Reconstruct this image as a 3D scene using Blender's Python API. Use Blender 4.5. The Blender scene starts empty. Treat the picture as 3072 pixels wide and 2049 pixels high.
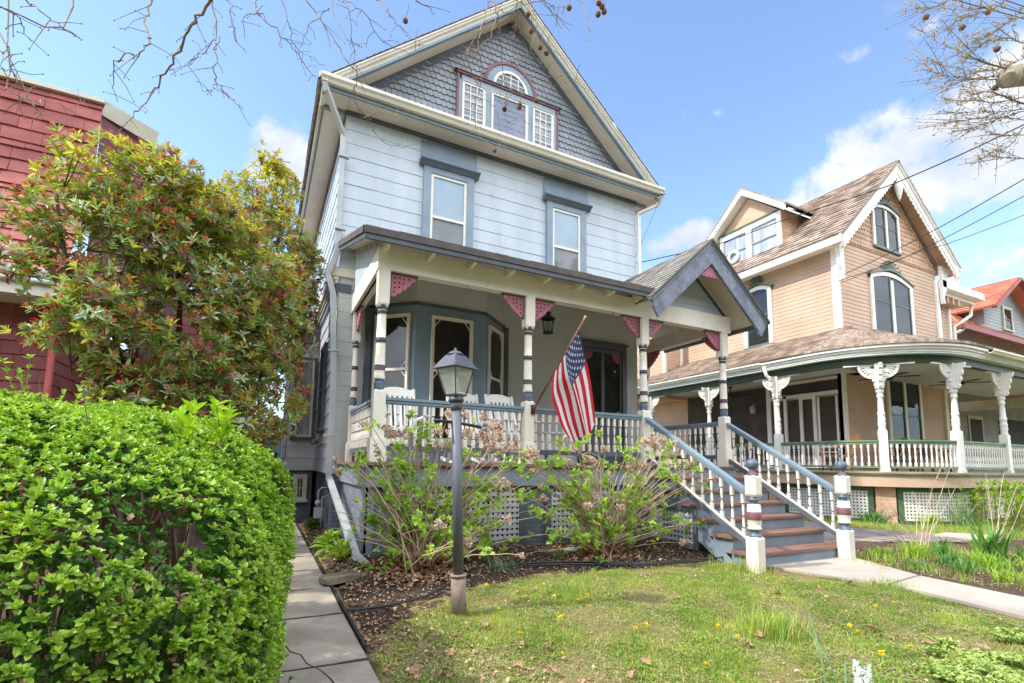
import bpy, math, random
import numpy as np
from mathutils import Vector, Matrix
S = bpy.context.scene
COL = S.collection
R = math.radians
# ------------------------------------------------------------------ camera
def cam_setup():
    yaw, pitch, roll = R(26.65), R(6.126), R(0.753)
    fwd = Vector((math.sin(yaw)*math.cos(pitch), math.cos(yaw)*math.cos(pitch), math.sin(pitch)))
    right = Vector((math.cos(yaw), -math.sin(yaw), 0)); up = right.cross(fwd)
    r = right*math.cos(roll)+up*math.sin(roll); u = -right*math.sin(roll)+up*math.cos(roll)
    cd = bpy.data.cameras.new('camera'); co = bpy.data.objects.new('camera', cd); COL.objects.link(co)
    co.matrix_world = Matrix(((r.x, u.x, -fwd.x, 0), (r.y, u.y, -fwd.y, 0), (r.z, u.z, -fwd.z, 0), (0, 0, 0, 1)))
    cd.sensor_width = 36; cd.sensor_fit = 'HORIZONTAL'; cd.lens = 1485.0/3072*36
    cd.shift_y = (1231.8-1024.5)/3072; cd.clip_start = 0.05; cd.clip_end = 2000
    S.camera = co
cam_setup()
# ------------------------------------------------------------------ sun + sky
SUN_EL, SUN_AZ = 47.0, -84.0      # azimuth measured clockwise from +Y
sd = Vector((math.sin(R(SUN_AZ))*math.cos(R(SUN_EL)), math.cos(R(SUN_AZ))*math.cos(R(SUN_EL)), math.sin(R(SUN_EL))))
sl = bpy.data.lights.new('sun', 'SUN'); sl.energy = 2.0; sl.angle = R(1.6); sl.color = (1.0, 0.94, 0.84)
so = bpy.data.objects.new('sun', sl); COL.objects.link(so); so.rotation_euler = sd.to_track_quat('Z', 'Y').to_euler()
so.location = (-20, 5, 25)
S.view_settings.view_transform = 'Standard'; S.view_settings.look = 'None'; S.view_settings.gamma = 1
S.view_settings.use_curve_mapping = False
S.view_settings.exposure = 1.37
S.cycles.max_bounces = 8; S.cycles.transparent_max_bounces = 8; S.cycles.diffuse_bounces = 4
S.cycles.use_denoising = True
SKY = 0.15

class NT:
    """small node-tree writer"""
    def __init__(s, nt): s.nt = nt; s.nt.nodes.clear()
    def n(s, t, ins=None, **kw):
        nd = s.nt.nodes.new(t)
        for k, v in kw.items(): setattr(nd, k, v)
        for k, v in (ins or {}).items(): s.set(nd, k, v)
        return nd
    def set(s, nd, k, v):
        sock = nd.inputs[k]
        if isinstance(v, tuple) and len(v) == 2 and hasattr(v[0], 'outputs'): s.nt.links.new(v[0].outputs[v[1]], sock)
        elif hasattr(v, 'outputs'): s.nt.links.new(v.outputs[0], sock)
        else: sock.default_value = v
    def m(s, op, a, b=0.0, c=0.0, clamp=False):
        nd = s.nt.nodes.new('ShaderNodeMath'); nd.operation = op; nd.use_clamp = clamp
        s.set(nd, 0, a); s.set(nd, 1, b); s.set(nd, 2, c); return nd
    def mix(s, f, a, b, bt='MIX'):
        nd = s.nt.nodes.new('ShaderNodeMix'); nd.data_type = 'RGBA'; nd.blend_type = bt
        for sock, v in ((nd.inputs[0], f), (nd.inputs[6], a), (nd.inputs[7], b)):
            if isinstance(v, tuple) and len(v) == 2 and hasattr(v[0], 'outputs'): s.nt.links.new(v[0].outputs[v[1]], sock)
            elif hasattr(v, 'outputs'):
                s.nt.links.new((v.outputs[2] if v.bl_idname == 'ShaderNodeMix' else v.outputs[0]), sock)
            else: sock.default_value = v
        return nd
    def ss(s, x, a, b):
        nd = s.n('ShaderNodeMapRange', {0: x, 1: a, 2: b}, interpolation_type='SMOOTHSTEP'); return nd

def build_world():
    w = bpy.data.worlds.new('World'); S.world = w; w.use_nodes = True
    T = NT(w.node_tree)
    sky = T.n('ShaderNodeTexSky', sky_type='NISHITA', sun_disc=False, sun_elevation=R(SUN_EL), sun_rotation=R(SUN_AZ),
              air_density=1.0, dust_density=0.15, ozone_density=1.6, altitude=0)
    tc = T.n('ShaderNodeTexCoord')
    sep = T.n('ShaderNodeSeparateXYZ', {0: (tc, 'Generated')})
    az = T.m('MULTIPLY', T.m('ARCTAN2', (sep, 0), (sep, 1)), 57.2958)
    el = T.m('MULTIPLY', T.m('ARCSINE', (sep, 2)), 57.2958)
    # cumulus groups: az, el, half width, half height (degrees), strength
    blobs = [(1.5, 30.2, 4.2, 3.0, 1.0), (-1.5, 28.6, 3, 2, .8), (63.3, 29.2, 2.6, 2.6, 1.0), (67.5, 28.0, 6.0, 3.0, 1.1), (73, 29.0, 5, 3.5, 1.1),
             (62.0, 26.0, 5.0, 2.4, 1.0), (70.5, 24.8, 10, 3.4, 1.1), (78, 27, 8, 6, 1.1), (58, 25.0, 4, 1.6, .8), (46, 24.0, 4.5, 1.6, .75), (71, 19.5, 4.5, 1.8, .62), (73.5, 17, 5, 1.6, .6),
             (70.5, 37.8, 4.5, 1.4, .5), (68.5, 36.0, 5.5, .9, .4), (50.3, 35.0, 1.6, .6, .36), (47.3, 35.6, .8, .5, .2), (35, 22, 8, 2, .7), (10, 24, 6, 2, .7)]
    nz = T.n('ShaderNodeTexNoise', {'Vector': (tc, 'Generated'), 'Scale': 14.0, 'Detail': 7.0, 'Roughness': 0.58})
    nz2 = T.n('ShaderNodeTexNoise', {'Vector': (tc, 'Generated'), 'Scale': 4.2, 'Detail': 3.0, 'Roughness': 0.5})
    acc = None
    for a, e, ra, re, st in blobs:
        dx = T.m('DIVIDE', T.m('SUBTRACT', az, a), ra); dy = T.m('DIVIDE', T.m('SUBTRACT', el, e), re)
        # flatter bases
        d = T.m('ADD', T.m('MULTIPLY', dx, dx), T.m('MULTIPLY', dy, dy))
        v = T.m('MULTIPLY', T.m('SUBTRACT', 1.0, T.m('MULTIPLY', d, .55)), st)
        acc = v if acc is None else T.m('MAXIMUM', acc, v)
    # bright cumulus added unseen over the street side, as fill for the shaded fronts
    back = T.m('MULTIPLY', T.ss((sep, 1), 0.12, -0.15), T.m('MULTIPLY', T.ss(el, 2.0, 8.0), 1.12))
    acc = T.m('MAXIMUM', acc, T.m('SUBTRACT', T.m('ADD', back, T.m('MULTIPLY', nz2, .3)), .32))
    nn = T.m('MULTIPLY', T.m('SUBTRACT', (nz, 0), 0.5), 2.6)
    dens = T.ss(T.m('ADD', acc, nn), 0.26, 0.95)
    shade = T.ss(T.m('ADD', (nz2, 0), T.m('MULTIPLY', (nz, 0), .8)), 0.72, 1.1)
    cc = T.mix(shade, (0.60, 0.65, 0.76, 1), (0.86, 0.87, 0.89, 1))
    skyb = T.mix(1.0, (sky, 0), (SKY*.93, SKY*.93, SKY*.95, 1), 'MULTIPLY')
    front = T.ss((sep, 1), -0.1, -0.3)  # mask behind the camera, where the added clouds are brightened as fill
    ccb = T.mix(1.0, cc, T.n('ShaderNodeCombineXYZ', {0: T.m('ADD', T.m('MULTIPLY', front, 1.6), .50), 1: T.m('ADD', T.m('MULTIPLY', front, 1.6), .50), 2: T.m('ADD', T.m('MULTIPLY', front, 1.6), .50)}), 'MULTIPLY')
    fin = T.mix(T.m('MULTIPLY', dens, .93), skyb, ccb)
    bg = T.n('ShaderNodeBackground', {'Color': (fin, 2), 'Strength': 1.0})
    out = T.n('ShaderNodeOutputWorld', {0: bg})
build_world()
# ------------------------------------------------------------------ materials
def lin(c):
    if isinstance(c, str):
        c = tuple(int(c[i:i+2], 16)/255 for i in (0, 2, 4))
    return tuple((v/12.92 if v <= .04045 else ((v+.055)/1.055)**2.4) for v in c) + (1,)
MATS = {}
def mat(name, c, c2=None, rough=.6, scale=3.0, bump=0.0, bscale=60.0, rnd=0.0, spec=.3, metal=0.0, dirt=None, dirt_amt=.0, trans=0.0, brick=None, stretch=None, detail=4, c3=None, coat=0, emit=None):
    if name in MATS: return MATS[name]
    m = bpy.data.materials.new(name); m.use_nodes = True; T = NT(m.node_tree)
    a = lin(c); b = lin(c2) if c2 else tuple(v*.86 for v in a[:3])+(1,)
    tc = T.n('ShaderNodeTexCoord'); vec = (tc, 'Object')
    if stretch:
        mp = T.n('ShaderNodeMapping', {'Vector': vec, 'Scale': stretch}); vec = (mp, 0)
    n1 = T.n('ShaderNodeTexNoise', {'Vector': vec, 'Scale': scale, 'Detail': detail, 'Roughness': .6})
    f = T.ss((n1, 0), .36, .64)
    col = T.mix(f, a, b)
    if rnd or c3:
        at = T.n('ShaderNodeAttribute', attribute_name='rnd')
        if c3:
            col = T.mix(T.ss((at, 'Fac'), .55, 1.0), col, lin(c3))
        if rnd:
            k = T.m('ADD', T.m('MULTIPLY', T.m('SUBTRACT', T.m('FRACT', T.m('MULTIPLY', (at, 'Fac'), 7.31)), .5), 2*rnd), 1.0)
            kc = T.n('ShaderNodeCombineXYZ', {0: k, 1: k, 2: k})
            col = T.mix(1.0, col, kc, 'MULTIPLY')
    if dirt:
        n2 = T.n('ShaderNodeTexNoise', {'Vector': vec, 'Scale': scale*3.3+1, 'Detail': 8.0, 'Roughness': .72})
        col = T.mix(T.m('MULTIPLY', T.ss((n2, 0), .56, .74), dirt_amt), col, lin(dirt))
    bs = T.n('ShaderNodeBsdfPrincipled', {'Roughness': rough, 'Specular IOR Level': spec, 'Metallic': metal})
    if brick:
        bw, bh, mc, ms, off = brick
        sx = T.n('ShaderNodeSeparateXYZ', {0: (tc, 'Object')})
        v2 = T.n('ShaderNodeCombineXYZ', {0: T.m('ADD', (sx, 0), (sx, 1)), 1: (sx, 2), 2: 0.0})
        br = T.n('ShaderNodeTexBrick', {'Vector': v2, 'Scale': 1.0, 'Mortar Size': ms, 'Brick Width': bw, 'Row Height': bh, 'Color1': (1, 1, 1, 1), 'Color2': (.86, .86, .86, 1), 'Mortar': (.0, .0, .0, 1), 'Mortar Smooth': .3}, offset=off)
        col = T.mix(1.0, col, T.mix((br, 'Fac'), (br, 0), (1, 1, 1, 1)), 'MULTIPLY')
        col = T.mix(T.m('MULTIPLY', (br, 'Fac'), mc), col, tuple(v*.35 for v in a[:3])+(1,))
    T.set(bs, 'Base Color', (col, 2))
    if coat: T.set(bs, 'Coat Weight', coat)
    if bump:
        n3 = T.n('ShaderNodeTexNoise', {'Vector': vec, 'Scale': bscale, 'Detail': 5.0, 'Roughness': .6})
        h = T.m('ADD', (n3, 0), 0.0)
        if brick: h = T.m('SUBTRACT', h, T.m('MULTIPLY', (br, 'Fac'), 2.0))
        bp = T.n('ShaderNodeBump', {'Height': h, 'Strength': bump, 'Distance': .01}); T.set(bs, 'Normal', bp)
    if emit:
        T.set(bs, 'Emission Color', lin(emit[0])); T.set(bs, 'Emission Strength', emit[1])
    sh = bs
    if trans:
        tr = T.n('ShaderNodeBsdfTranslucent', {'Color': (T.mix(1.0, col, (1.25, 1.3, .55, 1), 'MULTIPLY'), 2)})
        sh = T.n('ShaderNodeMixShader', {0: trans, 1: bs, 2: tr})
    T.n('ShaderNodeOutputMaterial', {0: sh})
    MATS[name] = m; return m
def glass_mat(name, tint='20262a', rough=.03, clear=0.0):
    if name in MATS: return MATS[name]
    m = bpy.data.materials.new(name); m.use_nodes = True; T = NT(m.node_tree)
    tc = T.n('ShaderNodeTexCoord')
    nz = T.n('ShaderNodeTexNoise', {'Vector': (tc, 'Object'), 'Scale': 2.3, 'Detail': 2.0})
    bp = T.n('ShaderNodeBump', {'Height': nz, 'Strength': .12, 'Distance': .02})
    gl = T.n('ShaderNodeBsdfGlossy', {'Color': (.62, .65, .70, 1), 'Roughness': rough, 'Normal': bp})
    tr = T.n('ShaderNodeBsdfTransparent', {'Color': lin(tint)})
    lw = T.n('ShaderNodeLayerWeight', {'Blend': .22})
    f = T.m('ADD', T.m('MULTIPLY', (lw, 0), .5), .045, clamp=True)
    T.n('ShaderNodeOutputMaterial', {0: T.n('ShaderNodeMixShader', {0: f, 1: tr, 2: gl})})
    MATS[name] = m; return m
# ------------------------------------------------------------------ mesh builder
class Fr:
    """planar frame: P(u, v, n)"""
    def __init__(s, o, u=(1, 0, 0), v=(0, 0, 1), n=(0, -1, 0)):
        s.o, s.u, s.v, s.n = map(Vector, (o, u, v, n))
    def P(s, u, v, n=0.0): return s.o + s.u*u + s.v*v + s.n*n
class MB:
    def __init__(s): s.v = []; s.f = []; s.mi = []; s.r = []; s.cm = 0; s.cr = None; s.sm = []; s.smooth = False
    def quad(s, *p, r=None):
        k = len(s.v); s.v += [tuple(q) for q in p]; s.face(list(range(k, k+len(p))), r)
    def face(s, idx, r=None):
        s.f.append(idx); s.mi.append(s.cm); s.r.append(s.cr if r is None and s.cr is not None else (random.random() if r is None else r)); s.sm.append(s.smooth)
    def hexa(s, p, r=None):
        k = len(s.v); s.v += [tuple(q) for q in p]; rr = random.random() if r is None else r
        for q in ((0, 3, 2, 1), (4, 5, 6, 7), (0, 1, 5, 4), (1, 2, 6, 5), (2, 3, 7, 6), (3, 0, 4, 7)): s.face([k+i for i in q], rr)
    def box(s, x0, x1, y0, y1, z0, z1, r=None):
        s.hexa([(x0, y0, z0), (x1, y0, z0), (x1, y1, z0), (x0, y1, z0), (x0, y0, z1), (x1, y0, z1), (x1, y1, z1), (x0, y1, z1)], r)
    def fbox(s, F, u0, u1, v0, v1, n0, n1, r=None):
        s.hexa([F.P(u0, v0, n1), F.P(u1, v0, n1), F.P(u1, v0, n0), F.P(u0, v0, n0), F.P(u0, v1, n1), F.P(u1, v1, n1), F.P(u1, v1, n0), F.P(u0, v1, n0)], r)
    def fprism(s, F, pts, n0, n1, r=None):
        """extrude polygon (u,v) between n0 and n1"""
        k = len(s.v); n = len(pts); rr = random.random() if r is None else r
        s.v += [tuple(F.P(a, b, n0)) for a, b in pts] + [tuple(F.P(a, b, n1)) for a, b in pts]
        s.face([k+i for i in range(n)][::-1], rr); s.face([k+n+i for i in range(n)], rr)
        for i in range(n): j = (i+1) % n; s.face([k+i, k+j, k+n+j, k+n+i], rr)
    def bar(s, a, b, w, h, up=(0, 0, 1)):
        a, b = Vector(a), Vector(b); d = (b-a).normalized(); u = Vector(up); x = d.cross(u)
        if x.length < 1e-4: x = d.cross(Vector((1, 0, 0)))
        x.normalize(); y = x.cross(d)
        x *= w/2; y *= h/2
        s.hexa([a-x-y, a+x-y, b+x-y, b-x-y, a-x+y, a+x+y, b+x+y, b-x+y])
    def tube(s, pts, rad, seg=8, caps=True):
        pts = [Vector(p) for p in pts]; n = len(pts)
        if not hasattr(rad, '__len__'): rad = [rad]*n
        k = len(s.v); x = None; rr = random.random()
        for i, p in enumerate(pts):
            d = (pts[min(i+1, n-1)]-pts[max(i-1, 0)])
            d = d.normalized() if d.length > 1e-9 else Vector((0, 0, 1))
            if x is None:
                x = d.cross(Vector((0, 0, 1)) if abs(d.z) < .9 else Vector((1, 0, 0)))
            x = (x - d*x.dot(d)).normalized(); y = d.cross(x)
            for j in range(seg):
                t = 2*math.pi*j/seg; s.v.append(tuple(p + (x*math.cos(t)+y*math.sin(t))*rad[i]))
        sm = s.smooth; s.smooth = seg > 4
        for i in range(n-1):
            for j in range(seg):
                j2 = (j+1) % seg; s.face([k+i*seg+j, k+i*seg+j2, k+(i+1)*seg+j2, k+(i+1)*seg+j], rr)
        s.smooth = sm
        if caps:
            s.face([k+j for j in range(seg)][::-1], rr); s.face([k+(n-1)*seg+j for j in range(seg)], rr)
    def lathe(s, prof, o=(0, 0, 0), seg=12, sq=None):
        """prof: (z, r, mat) ; vertical axis at o"""
        k = len(s.v); o = Vector(o)
        for z, r, m in prof:
            for j in range(seg):
                t = 2*math.pi*(j+.5)/seg; s.v.append((o.x+r*math.cos(t), o.y+r*math.sin(t), o.z+z))
        for i in range(len(prof)-1):
            s.cm = prof[i][2]
            for j in range(seg):
                j2 = (j+1) % seg; s.sm.append(True); s.f.append([k+i*seg+j, k+i*seg+j2, k+(i+1)*seg+j2, k+(i+1)*seg+j]); s.mi.append(s.cm); s.r.append(.5)
        s.cm = prof[0][2]; s.face([k+j for j in range(seg)][::-1], .5)
        s.cm = prof[-1][2]; s.face([k+(len(prof)-1)*seg+j for j in range(seg)], .5); s.cm = 0
    def sphere(s, c, r, seg=12, rings=8, sc=(1, 1, 1)):
        pr = []; c = Vector(c); k = len(s.v)
        for i in range(rings+1):
            a = math.pi*i/rings
            for j in range(seg):
                t = 2*math.pi*j/seg
                s.v.append((c.x+r*sc[0]*math.sin(a)*math.cos(t), c.y+r*sc[1]*math.sin(a)*math.sin(t), c.z-r*sc[2]*math.cos(a)))
        for i in range(rings):
            for j in range(seg):
                j2 = (j+1) % seg; s.f.append([k+i*seg+j, k+i*seg+j2, k+(i+1)*seg+j2, k+(i+1)*seg+j]); s.mi.append(s.cm); s.r.append(.5); s.sm.append(True)
    def lap(s, F, v0, v1, course, uf, lip=.012, base=0.0, joint=0, jit=0):
        """lapped boards: uf(v)->(u0,u1); bottom edge of each course stands proud"""
        v = v0
        while v < v1-1e-4:
            w = min(v+course, v1); a0, a1 = uf(v); b0, b1 = uf(w)
            if a1-a0 > .01 or b1-b0 > .01:
                if joint:
                    # split into separate shingles
                    t = a0 - random.random()*joint; segs = []
                    while t < a1:
                        wd = joint*(1+random.uniform(-jit, jit)); t0, t1 = max(t, a0), min(t+wd-(.004 if joint < .6 else .0014), a1)
                        if t1-t0 > .02: segs.append((t0, t1))
                        t += wd
                    for t0, t1 in segs:
                        f0 = (t0-a0)/(a1-a0+1e-9); f1 = (t1-a0)/(a1-a0+1e-9); c0, c1 = b0+(b1-b0)*f0, b0+(b1-b0)*f1
                        if joint < .6: c0, c1 = max(t0, b0), min(t1, b1)
                        if c1 <= c0: c0 = c1 = (max(b0, min(t0, b1)))
                        l = lip*(1+random.uniform(-.35, .35)); dv = random.uniform(-.1, .1)*course*(jit > 0)*.4
                        rr = random.random()
                        A, B, C2, D = F.P(t0, v+dv, base+l), F.P(t1, v+dv, base+l), F.P(c1, w+.01, base), F.P(c0, w+.01, base)
                        s.quad(A, B, C2, D, r=rr); s.quad(F.P(t0, v+dv, base-.004), F.P(t1, v+dv, base-.004), B, A, r=rr)
                        s.quad(F.P(t0, v+dv, base-.004), A, D, r=rr); s.quad(B, F.P(t1, v+dv, base-.004), C2, r=rr)
                else:
                    rr = random.random()
                    A, B, C2, D = F.P(a0, v, base+lip), F.P(a1, v, base+lip), F.P(b1, w, base+.001), F.P(b0, w, base+.001)
                    s.quad(A, B, C2, D, r=rr); s.quad(F.P(a0, v, base-.002), F.P(a1, v, base-.002), B, A, r=rr)
            v += course
    def build(s, name, mats, parent=None, local=False, label=None, cat=None, group=None, kind=None, smooth=None):
        me = bpy.data.meshes.new(name); me.from_pydata([tuple(v) for v in s.v], [], s.f)
        if not isinstance(mats, (list, tuple)): mats = [mats]
        for m in mats: me.materials.append(m)
        me.polygons.foreach_set('material_index', s.mi)
        me.polygons.foreach_set('use_smooth', [bool(x) if smooth is None else smooth for x in s.sm])
        at = me.attributes.new('rnd', 'FLOAT', 'FACE'); at.data.foreach_set('value', s.r)
        me.update()
        o = bpy.data.objects.new(name, me); COL.objects.link(o); attach(o, parent, local); tag(o, label, cat, group, kind)
        return o
def attach(o, parent, local=False):
    if parent is None: return
    o.parent = parent
    if not local: o.matrix_parent_inverse = world_of(parent).inverted()
def world_of(o):
    m = Matrix.LocRotScale(o.location, o.rotation_euler, o.scale)
    if o.parent: m = world_of(o.parent) @ o.matrix_parent_inverse @ m
    return m
def tag(o, label=None, cat=None, group=None, kind=None):
    if label: o['label'] = label
    if cat: o['category'] = cat
    if group: o['group'] = group
    if kind: o['kind'] = kind
    return o
def thing(name, label, cat, loc=(0, 0, 0), rotz=0, group=None):
    o = bpy.data.objects.new(name, None); COL.objects.link(o); o.location = loc; o.rotation_euler = (0, 0, rotz)
    o.empty_display_size = .2
    return tag(o, label, cat, group)
def copy_thing(root, loc, rotz=0, label=None, scale=None):
    kids = {}
    for o in bpy.data.objects:
        if o.parent: kids.setdefault(o.parent.name, []).append(o)
    def cp(o, par):
        c = o.copy(); COL.objects.link(c)
        if par: c.parent = par
        for ch in kids.get(o.name, []): cp(ch, c)
        return c
    c = cp(root, None); c.location = loc; c.rotation_euler = (0, 0, rotz)
    if scale: c.scale = (scale,)*3
    if label: c['label'] = label
    return c
def dup(o, loc, rot=None, parent=None):
    c = o.copy(); COL.objects.link(c); c.location = loc
    if rot is not None: c.rotation_euler = rot
    if parent is not None: c.parent = parent; c.matrix_parent_inverse = world_of(parent).inverted()
    return c
# ------------------------------------------------------------------ numpy scatter
def np_mesh(name, V, faces_idx, loops_per, mats, rnd=None, mi=None, parent=None, smooth=False, **kw):
    me = bpy.data.meshes.new(name); nf = len(loops_per)
    me.vertices.add(len(V)); me.vertices.foreach_set('co', V.astype(np.float32).ravel())
    me.loops.add(len(faces_idx)); me.loops.foreach_set('vertex_index', faces_idx.astype(np.int32))
    me.polygons.add(nf); st = np.concatenate([[0], np.cumsum(loops_per)[:-1]]).astype(np.int32)
    me.polygons.foreach_set('loop_start', st)
    if not isinstance(mats, (list, tuple)): mats = [mats]
    for m in mats: me.materials.append(m)
    if mi is not None: me.polygons.foreach_set('material_index', mi.astype(np.int32))
    me.polygons.foreach_set('use_smooth', np.full(nf, smooth))
    if rnd is not None:
        at = me.attributes.new('rnd', 'FLOAT', 'FACE'); at.data.foreach_set('value', rnd.astype(np.float32))
    me.update(calc_edges=True)
    o = bpy.data.objects.new(name, me); COL.objects.link(o); attach(o, parent); tag(o, **kw)
    return o
LEAF_V = np.array([(0, 0, 0), (0, .33, .0), (0, .68, -.02), (0, 1, -.1), (-.5, .3, .1), (.5, .3, .1), (-.42, .66, .08), (.42, .66, .08)], float)
LEAF_F = [(0, 1, 4), (0, 5, 1), (1, 2, 6, 4), (1, 5, 7, 2), (2, 3, 6), (2, 7, 3)]
OVAL_V = np.array([(0, 0, 0), (0, .33, .0), (0, .72, -.02), (0, 1, -.08), (-.45, .27, .08), (.45, .27, .08), (-.44, .72, .07), (.44, .72, .07)], float)
BLADE_V = np.array([(-.5, 0, 0), (.5, 0, 0), (-.4, .5, .0), (.4, .5, .0), (0, 1, 0)], float)
BLADE_F = [(0, 1, 3, 2), (2, 3, 4)]
def scatter(tv, tf, pos, X, Y, Z):
    """template verts placed with axes X (width), Y (length), Z (normal), each (M,3) already scaled"""
    M = len(pos); n = len(tv)
    V = (pos[:, None, :] + tv[None, :, 0:1]*X[:, None, :] + tv[None, :, 1:2]*Y[:, None, :] + tv[None, :, 2:3]*Z[:, None, :]).reshape(-1, 3)
    fi = np.concatenate([np.array(f) for f in tf]); lp = np.array([len(f) for f in tf])
    F = (np.arange(M)[:, None]*n + fi[None, :]).ravel(); L = np.tile(lp, M)
    return V, F, L
def join(parts):
    V = []; F = []; L = []; Rn = []; MI = []; off = 0
    for v, f, l, r, m in parts:
        V.append(v); F.append(f+off); L.append(l); Rn.append(r); MI.append(m); off += len(v)
    return np.concatenate(V), np.concatenate(F), np.concatenate(L), np.concatenate(Rn), np.concatenate(MI)
RS = np.random.RandomState(7)
def unit(a): return a/np.maximum(np.linalg.norm(a, axis=-1, keepdims=True), 1e-9)
def rosettes(c, n, k, ln, wd, spread, lsel=None, jit=.25, mi=0, tv=LEAF_V):
    """c (M,3) centres, n (M,3) axes; k leaves each of length ln; spread = angle of the leaves away from the axis"""
    M = len(c); a = unit(np.cross(n, RS.normal(size=(M, 3)))); b = np.cross(n, a)
    j = np.arange(k)[None, :]; ph = j*2.39996 + RS.uniform(0, 6.28, (M, 1)) + RS.normal(0, .2, (M, k))
    sp = spread*(.35+.65*(j+1)/k)*(1+RS.normal(0, jit, (M, k)))
    ra = np.cos(ph)[..., None]*a[:, None]+np.sin(ph)[..., None]*b[:, None]
    d = unit(np.cos(sp)[..., None]*n[:, None]+np.sin(sp)[..., None]*ra)
    z = unit(np.cos(sp)[..., None]*ra*-1+np.sin(sp)[..., None]*n[:, None])*1.0
    x = np.cross(d, z)
    L = (ln*(.6+.4*(j+1)/k)*(1+RS.normal(0, .15, (M, k))))[..., None]
    W = L*wd
    pos = c[:, None]-n[:, None]*(ln*.35*(j[..., None]/k))
    V, F, Lp = scatter(tv, LEAF_F, np.broadcast_to(pos, (M, k, 3)).reshape(-1, 3), (x*W).reshape(-1, 3), (d*L).reshape(-1, 3), (z*L).reshape(-1, 3))
    r = np.repeat(RS.uniform(0, 1, M*k) if lsel is None else lsel(M, k).ravel(), len(LEAF_F))
    return V, F, Lp, r, np.full(len(r), mi)
# ------------------------------------------------------------------ palette
M_SID = mat('pale_blue_siding', 'c3cdd5', 'b8c3cc', rough=.62, scale=.9, dirt='9aa3a6', dirt_amt=.34, bump=.14, bscale=70, stretch=(2.6, 2.6, .5), rnd=.018)
M_SIDP = mat('porch_wall_paint', 'c6ccca', 'bcc3c2', rough=.6, scale=.8, dirt='9aa3a2', dirt_amt=.3, bump=.1)
M_SIDG = mat('side_wall_paint', 'c9cdd1', 'bbc0c5', rough=.65, scale=1.1, dirt='8d9296', dirt_amt=.4, bump=.15, rnd=.03)
M_BLUE = mat('blue_trim_paint', '8495a3', '788a99', rough=.42, scale=2.2, dirt='66798a', dirt_amt=.35, bump=.06, spec=.45)
M_BLUE2 = mat('blue_step_paint', '8692a0', '7b8794', rough=.5, scale=1.6, dirt='8d7f74', dirt_amt=.55, bump=.1)
M_SLATE = mat('slate_trim_paint', '5f646d', '545962', rough=.5, scale=2.5, dirt='7a8290', dirt_amt=.4, bump=.08)
M_SLATEW = mat('weathered_slate_paint', '868b9a', '676d7c', rough=.6, scale=5, dirt='b4b0b2', dirt_amt=.8, bump=.15, c3=None)
M_CREAM = mat('cream_paint', 'ebe5d9', 'e2dbce', rough=.5, scale=1.6, dirt='b5a98c', dirt_amt=.5, bump=.1, spec=.35)
M_CREAMD = mat('cream_soffit_paint', 'e0d8ca', 'd5ccbc', rough=.6, scale=1.2, dirt='b6ac90', dirt_amt=.3, bump=.06)
M_MAROON = mat('maroon_paint', '865c61', '795258', rough=.5, scale=6)
M_RING = mat('dark_ring_paint', '474654', '3c3b49', rough=.5, scale=8)
M_PINK = mat('pink_paint', 'b97282', 'ab6576', rough=.5, scale=6, dirt='a85f72', dirt_amt=.3)
M_HOLE_DISC = mat('dark_hole_discs', '3c2229', '32202a', rough=.8)  # flat discs drawn for pierced holes, the shade put into their colour
M_TREAD = mat('redbrown_deck_paint', '8f6c5f', '7f5d52', rough=.45, scale=2.2, stretch=(.5, 3, 3), dirt='b09382', dirt_amt=.45, bump=.1, spec=.45)
M_GSH = mat('gable_shingle_paint', '94989f', '858a93', rough=.7, scale=1.4, rnd=.09, bump=.12, dirt='a5a8b4', dirt_amt=.3)
M_FND = mat('slate_brick_paint', '727a86', '67707b', rough=.6, scale=2, brick=(.21, .07, .35, .008, .5), bump=.3, bscale=40, dirt='84909b', dirt_amt=.35)
M_LAT = mat('lattice_paint', 'c6c8d0', 'bbbdc6', rough=.5, scale=3)
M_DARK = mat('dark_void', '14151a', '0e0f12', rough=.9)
M_ROOFE = mat('asphalt_shingle', '807671', '68605d', rough=.92, scale=9, rnd=.13, bump=.5, bscale=140, dirt='9a918a', dirt_amt=.4)
M_ROOFG = mat('gray_roof_shingle', '97938d', '7f7b77', rough=.9, scale=6, rnd=.16, bump=.5, bscale=140, dirt='aca79f', dirt_amt=.4)
M_GUT = mat('cream_gutter_metal', 'e3ddd0', 'd9d2c3', rough=.35, scale=1.5, dirt='b3a88f', dirt_amt=.4, spec=.5)
M_DSP = mat('bluegray_downspout', 'b5babb', 'a8adaf', rough=.35, scale=2, dirt='8b8f8c', dirt_amt=.4, spec=.5)
M_WHITE = mat('white_sash_paint', 'eceae2', 'e3e1d8', rough=.4, scale=3)
M_GLASS = glass_mat('window_glass', 'f2f4f5')
M_SCREEN = mat('insect_screen', '8d9094', '84878c', rough=.5, scale=20)
M_BLIND = mat('pale_blue_blind', 'c6dae6', 'bcd0dd', rough=.6, scale=1.5)
M_CURT = mat('white_curtain', 'd3d6da', 'a9afb9', rough=.8, scale=9, stretch=(1, 1, .08))
M_ROOM_BACKING = mat('painted_dim_room', '57534f', '403f41', rough=.9, scale=1.3)
M_BLACK = mat('black_metal', '202124', '17181a', rough=.4, scale=5, spec=.5)
M_METER = mat('gray_meter', '9a9c9d', '8c8e90', rough=.5)

house = thing('blue_house', 'pale blue three storey house with steep scalloped gable and full front porch', 'house', (4.2, 9, -1.2))
FW = Fr((0, 8.6, 0))                               # front wall: u=x, v=z, n towards the street
FL = Fr((0.99, 0, 0), (0, -1, 0), (0, 0, 1), (-1, 0, 0))   # left wall: u=-y
FR_ = Fr((7.47, 0, 0), (0, 1, 0), (0, 0, 1), (1, 0, 0))
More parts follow.
